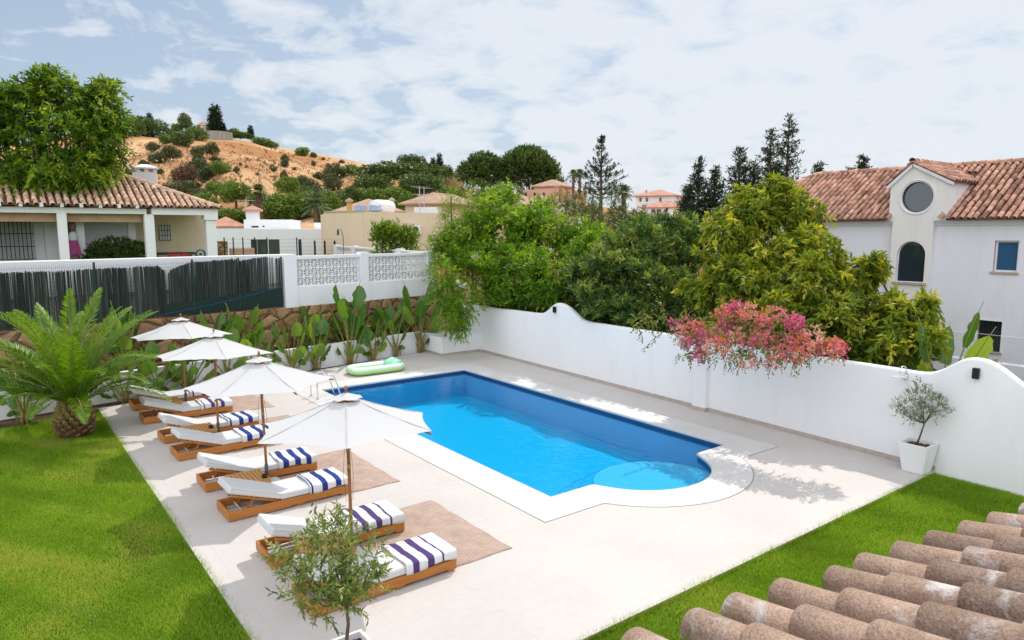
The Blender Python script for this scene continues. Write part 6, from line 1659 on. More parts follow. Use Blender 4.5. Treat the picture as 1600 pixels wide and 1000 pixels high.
P, D, T = sprays([blob(*q) for q in [(708, 490, 20, 25.2, 1.6), (698, 455, 22, 25.6, 1.5), (718, 505, 14, 25.0, 1.3), (690, 425, 16, 25.9, 1.8), (728, 470, 20, 25.3, 1.2)]], 42, 11, 0.32, rg, up=-0.2, droop=0.3, lump=0.45)
n = len(P); V, F = leaf_quads(P - np.array([17.6, 21.6, 0.28]), D, 0.12 * rg.uniform(0.7, 1.2, n), 0.036, rg); np_mesh('hanging_shoots', V, F, G_jas, jas, tint=T)
P, D, T = sprays([blob(*q) for q in [(795, 405, 10, 26.2), (800, 412, 6, 26), (872, 322, 12, 28.5), (900, 345, 10, 27.5), (770, 322, 10, 29), (745, 405, 5, 26), (858, 395, 5, 26.5), (740, 300, 10, 29.5), (845, 350, 6, 27.5), (720, 445, 4, 25)]], 9, 5, 0.12, rg, lump=0.3)
n = len(P); V, F = leaf_quads(P - np.array([17.6, 21.6, 0.28]), D, 0.085, 0.085, rg, 0.4); np_mesh('flowers', V, F, G_white, jas, tint=rg.random(n))
# 2 two dark slim conifer-like tips in front of it
for k, (px, py0, py1, w_, dd, lab) in enumerate(((706, 296, 400, 24, 28.8, 'dark green pointed shrub top left of the jasmine thicket'), (738, 302, 400, 19, 28.6, 'narrower dark pointed shrub top just right of the first'))):
    base = far(px, py1, dd); hgt = far(px, py0, dd)[2] - base[2]; wr = w_ / FPX * dd
    rt = empty('pointed_shrub', (base[0], base[1], 0.28), 0, lab, 'shrub', 'pointed shrubs in the thicket')
    z0 = base[2] - 0.28
    MB().tube([(0, 0, 0), (0, 0, z0 + hgt * 0.9)], [0.08, 0.02], 6).build('trunk', M_bark, rt)
    rg = np.random.default_rng(60 + k)
    bls = [(rg.normal(0, wr * 0.25 * (1 - t)), rg.normal(0, wr * 0.25 * (1 - t)), z0 + hgt * t, wr * (1.0 - t) + 0.18, wr * (1.0 - t) + 0.18, hgt * 0.12) for t in np.linspace(-0.2, 0.97, 9)]
    crown('crown', G_jas, rt, bls, rg, 30, 9, 0.35, 0.12, 0.022, up=0.5, lump=0.5)
# 3 dark dense tree in the middle
bl = [blob(q[0], q[1], q[2], q[3] * 1.13, q[4]) for q in [(950, 445, 45, 20.5, 1.0), (1000, 410, 52, 21.5, 0.9), (1055, 400, 45, 21.5, 0.9), (1020, 465, 52, 20, 0.9), (960, 400, 34, 22, 0.9), (1060, 460, 42, 20, 1.0), (1030, 370, 32, 22.5, 0.8), (925, 475, 34, 19.5, 0.9), (1075, 364, 28, 22.5, 0.8), (1045, 362, 26, 22.6, 0.8), (1000, 362, 26, 23, 0.8), (1098, 395, 26, 21.5, 1.0), (985, 490, 40, 19.3, 0.7), (910, 430, 26, 21, 0.9)]]
tree('loquat_tree', 'dense dark green tree with pale pointed leaf tips behind the middle of the wall', 'tree', (19.0, 15.2, 0.28), bl, G_loq, M_bark, 0.13, 33, dens=21, k=16, slen=0.26, L=0.20, Wd=0.046, clumps=(10, 0.34), fill=0.3, lump=0.35, up=0.75, outw=0.7, jit=0.35, bend=0.25, cut=behind_wall)
# 4 tall avocado tree
bl = [blob(*q) for q in [(1140, 400, 42, 20, 1.1), (1190, 370, 46, 20.5, 1.1), (1225, 330, 34, 21, 1.1), (1235, 420, 55, 19.5, 1.0), (1180, 450, 50, 19, 1.0), (1120, 450, 36, 19.5, 1.0), (1270, 390, 36, 20, 1.1), (1285, 450, 46, 18.5, 1.0), (1235, 490, 50, 18, 0.9), (1160, 335, 32, 21, 1.2), (1140, 350, 30, 20.6, 1.1), (1200, 325, 30, 21, 1.1), (1222, 302, 22, 21.3, 1.1), (1255, 345, 28, 20.6, 1.1), (1300, 500, 40, 17.8, 1.0), (1150, 500, 34, 18.6, 0.9), (1310, 420, 18, 19.5, 1.0)]]
tree('avocado_tree', 'tall yellow green avocado tree in front of the white villa roof', 'tree', (18.6, 9.6, 0.28), bl, G_avo, M_bark, 0.15, 35, dens=14, k=12, slen=0.32, L=0.21, Wd=0.072, clumps=(9, 0.36), fill=0.3, lump=0.42, up=0.15, droop=0.75, jit=0.5, bend=0.3, cut=behind_wall)
# 5 lower avocado at its right
bl = [blob(q[0], q[1], q[2], q[3] * 1.05, q[4]) for q in [(1375, 520, 44, 17.0, 0.9), (1420, 500, 36, 17.5, 1.0), (1340, 470, 30, 17.8, 1.1), (1355, 430, 15, 18, 1.5), (1400, 540, 40, 16.6, 0.8), (1440, 480, 16, 17.6, 1.0), (1335, 545, 36, 16.6, 0.8), (1365, 415, 8, 18, 1.3), (1390, 480, 24, 17.6, 0.9), (1440, 530, 22, 17, 1.0)]]
tree('young_avocado_tree', 'lower avocado tree below the arched window of the white villa', 'tree', (16.9, 6.5, 0.28), bl, G_avo, M_bark, 0.10, 37, dens=16, k=12, slen=0.28, L=0.20, Wd=0.070, clumps=(8, 0.38), fill=0.3, lump=0.42, up=0.15, droop=0.75, jit=0.5, bend=0.3, cut=behind_wall)
# 6 bougainvillea over the wall
rt = empty('bougainvillea', (15.0, 10.2, 0.28), 0, 'pink and orange bougainvillea spilling over the white garden wall', 'climbing plant')
off = np.array([15.0, 10.2, 0.28]); rg = np.random.default_rng(41)
bl0 = [blob(*q) for q in [(1075, 515, 26, 16.9, 0.8), (1120, 510, 30, 16.4, 0.8), (1165, 510, 32, 16.0, 0.8), (1215, 515, 34, 15.7, 0.8), (1260, 530, 30, 15.4, 0.8), (1295, 548, 18, 15.3, 0.6), (1140, 545, 30, 15.7, 0.8), (1190, 550, 32, 15.3, 0.7), (1080, 545, 20, 16.4, 0.9), (1240, 552, 24, 15.1, 0.7), (1150, 490, 20, 16.6, 0.6), (1000, 505, 18, 17.3, 0.7), (1020, 495, 16, 17.6, 0.7)]]
bl = [(a - off[0], b_ - off[1], c_ - off[2], d_, e_, f_) for a, b_, c_, d_, e_, f_ in bl0]
crown('foliage', G_boug, rt, bl, rg, 42, 9, 0.22, 0.06, 0.034, up=0.05, droop=0.5, lump=0.35, fill=0.4)
fl_ = []
for (x, y, z, a_, b_, c_) in bl[:11]:
    for k in range(8):
        d = unit(rg.normal(size=3) + np.array([-0.5, -0.3, 0.35])); fl_.append((x + d[0] * a_ * 0.92, y + d[1] * b_ * 0.92, z + d[2] * c_ * 0.95, *(rg.uniform(0.10, 0.21) * np.array([1, 1, 0.75]))))
P, D, T = [], [], []
for q in fl_:
    p_, d_, t_ = sprays([q], 95, 5, 0.07, rg, up=0.1, lump=0.3, fill=0.3); P.append(p_); D.append(d_); T.append(np.clip(rg.choice([0.1, 0.35, 0.62, 0.9], p=[0.24, 0.32, 0.20, 0.24]) + rg.normal(0, 0.10, len(t_)), 0, 1))
P, D, T = np.concatenate(P), np.concatenate(D), np.concatenate(T); n = len(P)
V, F = leaf_quads(P, D, 0.048 * rg.uniform(0.7, 1.3, n), 0.040, rg, 0.4); np_mesh('flowers', V, F, G_flow, rt, tint=T)
b = MB()
for (px0, py0, px1, py1) in ((1035, 520, 1003, 549), (1045, 505, 1024, 460), (1100, 560, 1096, 566), (1080, 548, 1075, 562), (1240, 560, 1250, 566)):
    A_, B_ = far(px0, py0, 16.6) - off, far(px1, py1, 16.6) - off; m_ = (A_ + B_) / 2 + np.array([0, 0, 0.05]); b.tube([A_, m_, B_], [0.008, 0.006, 0.003], 5)
    t_ = np.linspace(0, 1, 26)[:, None]; pp = A_ * (1 - t_) + B_ * t_ + rg.normal(0, 0.02, (26, 3)); dd = rg.normal(size=(26, 3)) - np.array([0, 0, 0.5])
    V, F = leaf_quads(pp, dd, 0.07, 0.042, rg); np_mesh('trailing_leaves', V, F, G_boug, rt, tint=rg.random(26))
b.tube([(0.5, 0.4, 0), (0.45, 0.3, 1.2), (0.1, 0.2, 1.9), (-0.1, 0.4, 2.0)], [0.05, 0.045, 0.035, 0.02], 7); b.build('stem', M_bark, rt)
# fallen petals on the deck
V = []; F = []; T = []
for k in range(60):
    px = rg.uniform(1015, 1215); x, y, _ = onz(px, 618 + (px - 1020) * 0.252 + abs(rg.normal(0, 5)) + 5); i = len(V)
    s = rg.uniform(0.008, 0.018); a_ = rg.uniform(0, 6.28)
    for q in range(3): V.append((x + s * math.cos(a_ + q * 2.1), y + s * math.sin(a_ + q * 2.1), 0.007 + 0.008 * (q == 1)))
    F.append((i, i + 1, i + 2)); T.append(rg.random() * 0.5)
o = np_mesh('fallen_petals', V, F, G_flow, None, tint=T); tag(o, 'scattered pink petals fallen on the deck below the bougainvillea', 'petals', kind='stuff')
# ---- banana-like plants (paddle leaves)
def paddle(P0, az, elev, length, blade, width, rg, curl=0.9, tear=0.25):
    """stalk and folded blade of one leaf; returns stalk points, blade verts, faces"""
    d0 = np.array([math.cos(az) * math.cos(elev), math.sin(az) * math.cos(elev), math.sin(elev)])
    hz_ = np.array([math.cos(az), math.sin(az), 0.0])
    n = 13; pts = []; p = np.array(P0, float); e = elev
    ts = np.linspace(0, 1, n); tot = length + blade
    for t in ts:
        pts.append(p.copy())
        ee = elev - curl * max(0, t - 0.35) ** 1.5 * 2.2
        p = p + (hz_ * math.cos(ee) + np.array([0, 0, 1]) * math.sin(ee)) * tot / (n - 1)
    pts = np.array(pts); side = np.array([-math.sin(az), math.cos(az), 0.0])
    k0 = int(round(length / tot * (n - 1))); V = []; F = []
    roll = rg.normal(0, 0.5); q = pts[k0:]; m = len(q)
    fine = np.linspace(0, m - 1, 26); Q = np.stack([np.interp(fine, np.arange(m), q[:, i]) for i in range(3)], 1); m = 12
    tg = np.gradient(Q, axis=0); tg = unit(tg); nn = np.cross(side, tg)
    sd_ = side[None] * math.cos(roll) + nn * math.sin(roll); up_ = nn * math.cos(roll) - side[None] * math.sin(roll)
    w = 1.12 * width * np.sin(math.pi * np.clip(np.linspace(0.03, 1.0, m) ** 0.80, 0, 1)) ** 0.5
    w = np.minimum(w, width * 1.05); wl_ = w * (1 - tear * rg.random(m) * (rg.random(m) < 0.35)); wr_ = w * (1 - tear * rg.random(m) * (rg.random(m) < 0.35))
    fold = 0.22 + rg.normal(0, 0.10)
    for i in range(m):
        wav = 0.05 * width * math.sin(i * 1.7 + roll)
        V += [Q[i] + sd_[i] * wl_[i] + up_[i] * (wl_[i] * fold + wav), Q[i] + sd_[i] * wl_[i] * 0.5 + up_[i] * wl_[i] * fold * 0.35, Q[i], Q[i] - sd_[i] * wr_[i] * 0.5 + up_[i] * wr_[i] * fold * 0.35, Q[i] - sd_[i] * wr_[i] + up_[i] * (wr_[i] * fold - wav)]
    for i in range(m - 1):
        for k in range(4): a = i * 5 + k; F.append((a, a + 1, a + 6, a + 5))
    return pts[:k0 + 1 + (n - k0) // 2], np.array(V), F
M_stalk = pm('green yellow stalk', (0.16, 0.19, 0.04), (0.30, 0.24, 0.07), 5, 0.5, stretch=(1, 1, 3))
M_stem = pm('banana stem', (0.20, 0.17, 0.05), (0.34, 0.22, 0.08), 6, 0.7, stretch=(1, 1, 3))
def banana(base, H, nl, seed, lab, blade=0.75, width=0.16, spread=0.55, dry=0, shoots=2, group='paddle leaved plants along the low white wall', name='banana_plant'):
    rg = np.random.default_rng(seed)
    rt = empty(name, base, 0, lab, 'plant', group)
    st = MB(); sh = H * 0.35
    V = []; F = []; T = []; nv = 0
    def put(v, f, t):
        nonlocal nv
        V.append(v); F.extend([tuple(i + nv for i in q) for q in f]); T.extend([t + float(rg.normal(0, 0.03))] * len(f)); nv += len(v)
    for k in range(nl):
        az = k * 2.4 + rg.normal(0, 0.3); inner = k / max(1, nl - 1)
        el = R(90) - spread * (0.25 + 0.9 * (1 - inner)) - abs(rg.normal(0, 0.06))
        ln = H * (0.22 + 0.27 * inner) * rg.uniform(0.85, 1.1); bd = blade * rg.uniform(1.3, 1.85)
        zz_ = sh * (0.15 + 0.5 * inner)
        s_, v, f = paddle((0.05 * math.cos(az), 0.05 * math.sin(az), zz_), az, el, ln, bd, width * rg.uniform(0.85, 1.1), rg, curl=rg.uniform(0.08, 0.5))
        st.tube([(0, 0, 0.0)] + list(s_), [0.030] + list(np.linspace(0.024, 0.007, len(s_))), 6); put(v, f, float(np.clip(rg.normal(0.5, 0.22), 0, 1)))
    for k in range(shoots):
        az = rg.uniform(0, 6.28); b0 = (0.16 * math.cos(az), 0.16 * math.sin(az), 0)
        for q in range(2):
            s_, v, f = paddle(b0, az + rg.normal(0, 0.8), R(68), H * 0.16, blade * 0.55, width * 0.75, rg, curl=0.5); st.tube(list(s_), list(np.linspace(0.014, 0.005, len(s_))), 5); put(v, f, rg.uniform(0.3, 0.8))
    st.build('stalks', M_stalk, rt, smooth=True)
    b = MB()
    for k in range(4):
        a_ = k * 1.6 + rg.random(); r_ = 0.07; b.tube([(r_ * math.cos(a_), r_ * math.sin(a_), 0), (r_ * 0.6 * math.cos(a_), r_ * 0.6 * math.sin(a_), sh * 0.8)], [0.055, 0.03], 7)
    b.build('stem', M_stem, rt, smooth=True)
    np_mesh('leaves', np.concatenate(V), np.array(F), G_banana, rt, tint=np.clip(T, 0, 1), smooth=True)
    if dry:
        V = []; F = []; nv = 0; b = []
        for k in range(dry):
            az = rg.uniform(0, 6.28); s_, v, f = paddle((0.06 * math.cos(az), 0.06 * math.sin(az), sh), az, R(35), H * 0.2, blade * 0.6, width * 0.35, rg, curl=2.2); V.append(v); F.extend([tuple(i + nv for i in q) for q in f]); nv += len(v)
        np_mesh('dry_leaves', np.concatenate(V), np.array(F), G_dry, rt, tint=rg.uniform(0.5, 1, len(F)), smooth=True)
    return rt
def wallfoot(px, py): 
    p = onz(px, py, -0.035); q = np.array(p[:2]); o_ = (q - B0) @ BN; q = q + BN * (min(o_, -0.16) - o_); return (q[0], q[1], -0.035)
PL = [((531, 566), 2.75, 7, 1, 'tall paddle leaved plant left of the breeze block pillar, above the green float', 0.95, 0.20, 0.30, 2),
      ((565, 560), 1.45, 8, 2, 'short cluster of upright paddle leaves directly behind the green float', 0.62, 0.13, 0.45, 1),
      ((603, 555), 1.75, 7, 3, 'paddle leaved plant with one yellow leaf behind the float headrest', 0.62, 0.13, 0.50, 1),
      ((640, 549), 2.60, 8, 14, 'tall paddle leaved plant with orange stem beside the corner bench', 0.95, 0.18, 0.45, 3),
      ((444, 581), 1.90, 8, 5, 'paddle leaved plant behind the second nearest parasol, left of two others', 0.75, 0.15, 0.50, 1),
      ((480, 575), 1.70, 7, 6, 'paddle leaved plant just right of the parasols at the low wall', 0.70, 0.15, 0.42, 0),
      ((250, 622), 1.45, 9, 7, 'bushy paddle leaved plant left of the farthest parasol pole', 0.60, 0.14, 0.65, 0),
      ((298, 612), 1.60, 8, 8, 'paddle leaved plant between the two farthest parasol poles', 0.65, 0.15, 0.55, 0),
      ((355, 600), 1.75, 8, 9, 'paddle leaved plant hidden low behind the third parasol', 0.65, 0.15, 0.5, 0),
      ((395, 592), 1.55, 7, 10, 'paddle leaved plant behind the right edge of the third parasol', 0.60, 0.14, 0.5, 0),
      ((40, 662), 1.35, 9, 11, 'dark paddle leaved plant at the low wall left of the palm', 0.55, 0.12, 0.6, 0),
      ((195, 630), 1.1, 6, 12, 'small variegated plant in the soil right of the palm trunk', 0.45, 0.10, 0.8, 1)]
for (pxy, H, nl, sd_, lab, bd, wd, sp, dr) in PL: banana(wallfoot(*pxy), H * 1.08, nl + 3, sd_, lab, bd * 1.12, wd * 1.35, sp * 1.25, dr)
for s_, H, sd_, lab in ((-2.9, 1.5, 51, 'paddle leaved plant in the raised bed behind the farthest parasol'), (-1.9, 1.55, 52, 'broad leaved plant in the raised bed before the stone wall, right of the farthest parasol'), (0.6, 1.2, 53, 'low plant in the raised bed behind the tall paddle plant'), (3.6, 1.1, 54, 'low plant in the raised bed under the breeze blocks, near the orange stem'), (2.1, 1.0, 57, 'low leafy plant in the raised bed behind the float'), (-5.4, 1.9, 55, 'slim paddle leaved plant rising behind the right side of the palm')):
    p = back(s_, 0.55, 0.66); banana(p, H, 10, sd_, lab, 0.8, 0.20, 0.8 if s_ > -5 else 0.25, 1, 0, 'paddle leaved plants in the raised bed')
# big banana by the far right of the wall
p = far(1476, 560, 17.6); banana((p[0], p[1], 0.28), 2.7, 11, 24, 'broad dark banana plant behind the wall next to the lower avocado', 1.15, 0.22, 0.8, 0, 0, None)
# ---- the date palm on the lawn
def date_palm():
    rg = np.random.default_rng(77)
    bx, by = 1.42, 18.70
    rt = empty('date_palm', (bx, by, -0.05), 0, 'young date palm with a fat pineapple trunk on the lawn edge', 'palm')
    b = MB(); b.lathe([(0.30, 0.0), (0.36, 0.15), (0.37, 0.40), (0.30, 0.62), (0.18, 0.80), (0.06, 0.88)], 20); tk = b.build('trunk', pm('shaggy palm trunk', (0.06, 0.032, 0.016), (0.14, 0.08, 0.04), 14, 1.0, 1.0, 30, 0.05), rt)
    b = MB(); b2 = MB()
    M_boot = pm('cut frond base', (0.20, 0.155, 0.045), (0.32, 0.23, 0.08), 9, 0.8); M_boot2 = pm('old brown frond base', (0.13, 0.07, 0.035), (0.24, 0.15, 0.08), 9, 0.95)
    for k in range(96):
        t = k / 95; a = k * 2.39996; z = 0.06 + 0.68 * t; r_ = np.interp(z, [0, 0.15, 0.4, 0.62, 0.8], [0.31, 0.37, 0.38, 0.31, 0.2])
        c, s = math.cos(a), math.sin(a); el = R(20 + 45 * t); L = 0.11 + 0.07 * t + rg.uniform(0, 0.03); w = 0.055 + 0.015 * t
        p0 = np.array([c * (r_ - 0.06), s * (r_ - 0.06), z]); d = np.array([c * math.cos(el), s * math.cos(el), math.sin(el)]); sdv = np.array([-s, c, 0]); nu = np.cross(d, sdv)
        V = []
        for u, ww, hh in ((0, w * 1.3, 0.05), (L * 0.7, w, 0.035), (L, w * 0.6, 0.018)):
            for i, j in ((-1, -1), (1, -1), (1, 1), (-1, 1)): V.append(p0 + d * u + sdv * ww * 0.5 * i * 1.4 + nu * hh * j * 0.8)
        F = [(0, 1, 5, 4), (1, 2, 6, 5), (2, 3, 7, 6), (3, 0, 4, 7), (4, 5, 9, 8), (5, 6, 10, 9), (6, 7, 11, 10), (7, 4, 8, 11), (8, 9, 10, 11)]
        (b if t > 0.42 else b2).add(V, F)
    b.build('frond_stubs', M_boot, tk); b2.build('old_stubs', M_boot2, tk)
    nf = 44
    M_rach = pm('frond rib', (0.16, 0.20, 0.04), (0.24, 0.26, 0.07), 4, 0.5)
    for k in range(nf):
        t = k / (nf - 1); az = k * 2.39996 + rg.normal(0, 0.1)
        e0 = R(84 - 55 * t ** 0.75 + rg.normal(0, 5)); Lf = rg.uniform(2.6, 3.1) * (0.80 + 0.2 * math.sin(math.pi * min(1, t + 0.25)))
        curl = 0.55 + 0.60 * t + rg.normal(0, 0.12)
        n = 30; p = np.array([0.08 * math.cos(az), 0.08 * math.sin(az), 0.72 + 0.12 * (1 - t)]); pts = []; tg = []
        for i in range(n):
            u = i / (n - 1); e = e0 - curl * u ** 1.6 * 1.15; d = np.array([math.cos(az) * math.cos(e), math.sin(az) * math.cos(e), math.sin(e)])
            pts.append(p.copy()); tg.append(d); p = p + d * Lf / (n - 1)
        pts = np.array(pts); tg = np.array(tg)
        b = MB(); b.tube(pts[::2], list(np.linspace(0.022, 0.004, len(pts[::2]))), 5); fr = b.build('frond', M_rach, rt, smooth=True)
        m = 58; uu = np.linspace(0.12, 0.995, m); ii = uu * (n - 1)
        Q = np.stack([np.interp(ii, np.arange(n), pts[:, c_]) for c_ in range(3)], 1); Tn = unit(np.stack([np.interp(ii, np.arange(n), tg[:, c_]) for c_ in range(3)], 1))
        side = np.array([-math.sin(az), math.cos(az), 0.0]); nu = np.cross(Tn, side); 
        ll = 0.36 * np.sin(math.pi * np.clip(uu * 0.80 + 0.22, 0, 1)) ** 0.6 * rg.uniform(0.9, 1.1, m)
        VV = []; FF = []; TT = []; o_ = 0
        tw = rg.normal(0, 0.4)
        for sg in (1, -1):
            lift = 0.32 + rg.normal(0, 0.10, m)
            D = unit(Tn * (0.72 + 0.3 * uu[:, None]) + side * sg * (0.95 * math.cos(tw)) - nu * lift[:, None] * -1 + nu * (sg * math.sin(tw) * 0.6) + rg.normal(0, 0.07, (m, 3)) - np.array([0, 0, 0.12]))
            wv = unit(np.cross(D, nu)) * 0.019
            tip = Q + D * ll[:, None] - np.array([0, 0, 1]) * (ll ** 2 * 0.22)[:, None]; mid = Q + D * ll[:, None] * 0.5
            VV.append(np.stack([Q, mid + wv, tip, mid - wv], 1).reshape(-1, 3)); FF.append(np.arange(4 * m).reshape(-1, 4) + o_); o_ += 4 * m
            TT.append(np.clip(rg.normal(0.62 - 0.28 * t, 0.10, m), 0, 1))
        np_mesh('leaflets', np.concatenate(VV), np.concatenate(FF), G_palm, fr, tint=np.concatenate(TT))
date_palm()
# ---- potted olive trees
def potted_olive(loc, lab, blobs, trunk, leaf, seed, dens, k, slen, L, W_, top=0.54, bot=0.38, h=0.58, **kw):
    rt = empty('potted_olive_tree', loc, 0, lab, 'potted tree')
    b = MB(); t2, b2, wl_ = top / 2, bot / 2, 0.035
    ov = [(-b2, -b2, 0), (b2, -b2, 0), (b2, b2, 0), (-b2, b2, 0), (-t2, -t2, h), (t2, -t2, h), (t2, t2, h), (-t2, t2, h)]
    i2 = t2 - wl_; iv = [(-i2, -i2, h), (i2, -i2, h), (i2, i2, h), (-i2, i2, h), (-i2, -i2, h - 0.1), (i2, -i2, h - 0.1), (i2, i2, h - 0.1), (-i2, i2, h - 0.1)]
    b.add(ov + iv, [(3, 2, 1, 0), (0, 1, 5, 4), (1, 2, 6, 5), (2, 3, 7, 6), (3, 0, 4, 7), (4, 5, 9, 8), (5, 6, 10, 9), (6, 7, 11, 10), (7, 4, 8, 11), (8, 9, 13, 12), (9, 10, 14, 13), (10, 11, 15, 14), (11, 8, 12, 15)])
    b.build('planter', pm('white planter', (0.76, 0.76, 0.76), None, rough=0.5) if 'white planter' not in bpy.data.materials else bpy.data.materials['white planter'], rt, bevel=0.006)
    rg = np.random.default_rng(seed); V = []; F = []; q = 14
    for i in range(q):
        for j in range(q): V.append((-i2 + 2 * i2 * i / (q - 1), -i2 + 2 * i2 * j / (q - 1), h - 0.075 + rg.normal(0, 0.008)))
    for i in range(q - 1):
        for j in range(q - 1): a = i * q + j; F.append((a, a + q, a + q + 1, a + 1))
    np_mesh('soil', V, F, pm('bark chip soil', (0.06, 0.03, 0.018), (0.22, 0.12, 0.075), 45, 1.0, 1.0, 60, 0.05) if 'bark chip soil' not in bpy.data.materials else bpy.data.materials['bark chip soil'], rt)
    bl = [tuple(np.array(q_[:3]) - np.array(loc)) + tuple(q_[3:]) for q_ in blobs]
    limbs('trunk', M_bark, rt, (trunk[0] - loc[0], trunk[1] - loc[1], h - 0.08), [(b_[0], b_[1], b_[2]) for b_ in bl], trunk[3], rg, start=tuple(np.array(trunk[4]) - np.array(loc)))
    crown('crown', leaf, rt, bl, rg, dens, k, slen, L, W_, **kw)
dn = 6.62
potted_olive((2.58, 6.10, 0.004), 'olive tree in a square white planter at the bottom centre of the picture',
             [blob(*q) for q in [(525, 845, 32, dn, 1.0), (480, 865, 26, dn + .1, 0.9), (560, 880, 30, dn, 1.0), (500, 905, 36, dn - .1, 0.9), (545, 920, 34, dn - .1, 0.8), (470, 915, 20, dn, 0.9), (520, 940, 34, dn - .15, 0.6), (455, 880, 22, dn + .15, 0.5), (505, 825, 12, dn + .1, 1.8), (527, 815, 8, dn, 2.2), (590, 860, 12, dn, 1.0), (440, 870, 12, dn + .1, 0.5), (460, 940, 14, dn, 0.7), (580, 910, 16, dn, 1.0)]],
             (2.58, 6.12, 0, 0.020, far(541, 945, dn)), G_olive, 91, 78, 12, 0.17, 0.078, 0.0195, up=0.45, outw=0.9, jit=0.5, fill=0.5, lump=0.4)
dr_ = 15.35
potted_olive((14.33, 5.76, 0.004), 'small silvery olive tree in a tapered white planter against the garden wall',
             [blob(*q) for q in [(1437, 618, 18, dr_, 0.9), (1420, 635, 17, dr_, 0.9), (1460, 632, 18, dr_, 0.9), (1405, 640, 10, dr_, 0.8), (1474, 640, 10, dr_, 0.9), (1440, 645, 20, dr_, 0.6), (1425, 652, 11, dr_, 0.7), (1438, 603, 8, dr_, 1.1), (1400, 635, 7, dr_, 0.8), (1455, 618, 10, dr_, 1)]],
             (14.36, 5.80, 0, 0.018, far(1444, 662, dr_)), G_olive2, 92, 105, 8, 0.10, 0.050, 0.015, up=0.4, fill=0.4, lump=0.4)
# ---- near neighbours' trees and shrubs
dt = 38.4
bl = [blob(*q) for q in [(100, 160, 45, dt, 0.9), (50, 165, 42, dt + .5, 0.9), (143, 165, 36, dt, 0.9), (100, 215, 60, dt - 1, 0.9), (40, 225, 45, dt - .5, 0.9), (150, 225, 36, dt - .5, 0.9), (80, 265, 50, dt - 1, 0.6), (140, 270, 38, dt - 1, 0.6), (10, 180, 36, dt, 0.9), (164, 190, 24, dt, 0.9), (30, 275, 30, dt - 1, 0.7), (172, 245, 20, dt - .5, 0.8), (-20, 220, 40, dt, 1.0), (90, 128, 22, dt, 0.7), (155, 140, 18, dt, 0.8), (20, 145, 16, dt, 0.8), (-30, 160, 30, dt, 1)]]
pb = ony(115, 403, 37.8)
tree('feathery_tree', 'large bright feathery leaved tree growing through the pergola on the left', 'tree', (pb[0], pb[1], UP), bl, G_feather, M_bark, 0.17, 43, dens=4.0, k=18, slen=0.75, L=0.27, Wd=0.085, clumps=(10, 0.33), fill=0.25, lump=0.40, up=0.05, outw=0.9, droop=0.55, jit=0.4)
# clipped round shrub in the terrace
c = ony(184, 380, 37.0); rt = empty('round_shrub', (c[0], c[1], UP), 0, 'clipped round dark green shrub under the pergola', 'shrub'); rg = np.random.default_rng(44)
crown('foliage', G_box, rt, [(0, 0, 0.72, 1.42, 1.1, 0.76), (0.3, 0, 0.60, 1.3, 1.0, 0.62), (-0.5, 0, 0.55, 0.95, 0.9, 0.55)], rg, 48, 8, 0.16, 0.11, 0.05, up=0.3, lump=0.10, fill=0.15)
MB().tube([(0, 0, 0), (0, 0, 0.8)], 0.07, 6).build('stem', M_bark, rt)
# lime green hedge by the beige wall
for k, (px, w_, py, lab) in enumerate(((598, 18, 374, 'left clump of lime green shrubs before the beige wall'), (618, 17, 371, 'middle clump of lime green shrubs before the beige wall'), (634, 16, 378, 'right clump of lime green shrubs before the beige wall'))):
    c = far(px, 398, 33.5); rt = empty('lime_shrub', (c[0], c[1], UP), 0, lab, 'shrub', 'lime green shrubs'); rg = np.random.default_rng(46 + k); zc = far(px, py, 33.5)[2] - UP; r_ = w_ / FPX * 31
    crown('foliage', G_lime, rt, [(0, 0, zc, r_, r_, r_ * 0.8), (0.2, 0.1, zc * 0.5, r_, r_, zc * 0.6)] + [(rg.normal(0, r_ * 0.5), 0, zc + r_ * 0.5, 0.22, 0.22, 0.35) for _ in range(5)], rg, 26, 8, 0.28, 0.15, 0.055, up=0.8, lump=0.35)
    MB().tube([(0, 0, 0), (0, 0, zc)], 0.05, 6).build('stem', M_bark, rt)
# columnar thuja row
for k, (px, pt_, pb_, w_) in enumerate(((911, 298, 352, 7), (924, 300, 350, 6), (936, 306, 350, 8), (960, 293, 352, 13), (898, 308, 345, 5), (888, 300, 340, 5), (975, 315, 350, 9))):
    dd = 36 + (k % 3); base = far(px, pb_, dd); z1 = far(px, pt_, dd)[2]; h_ = z1 - 0.28; w = w_ / FPX * dd
    lab = ('narrow green thuja column', 'slim green thuja column', 'broad green thuja column', 'tallest and widest thuja column', 'short thin thuja tip', 'thin thuja tip', 'low rounded thuja')[k] + (' left of the star shaped pine', ' just left of the pine trunk', ' at the foot of the pine trunk', ' right of the pine trunk', ' near the pink house', ' below the distant twin palms', ' right of the widest column')[k]
    rt = empty('thuja', (base[0], base[1], 0.28), 0, lab, 'tree', 'thuja columns'); rg = np.random.default_rng(120 + k)
    MB().tube([(0, 0, 0), (0, 0, h_ * 0.9)], [0.07, 0.02], 6).build('trunk', M_bark, rt)
    z0 = base[2] - 0.28 - 0.6
    bls = [(0, 0, z0 + (h_ - z0) * t, w * (1 - 0.75 * t ** 2), w * (1 - 0.75 * t ** 2), (h_ - z0) * 0.16) for t in np.linspace(0, 0.92, 6)]
    crown('crown', G_pine, rt, bls, rg, 20, 9, 0.3, 0.16, 0.03, up=1.4, lump=0.25, outw=0.5)
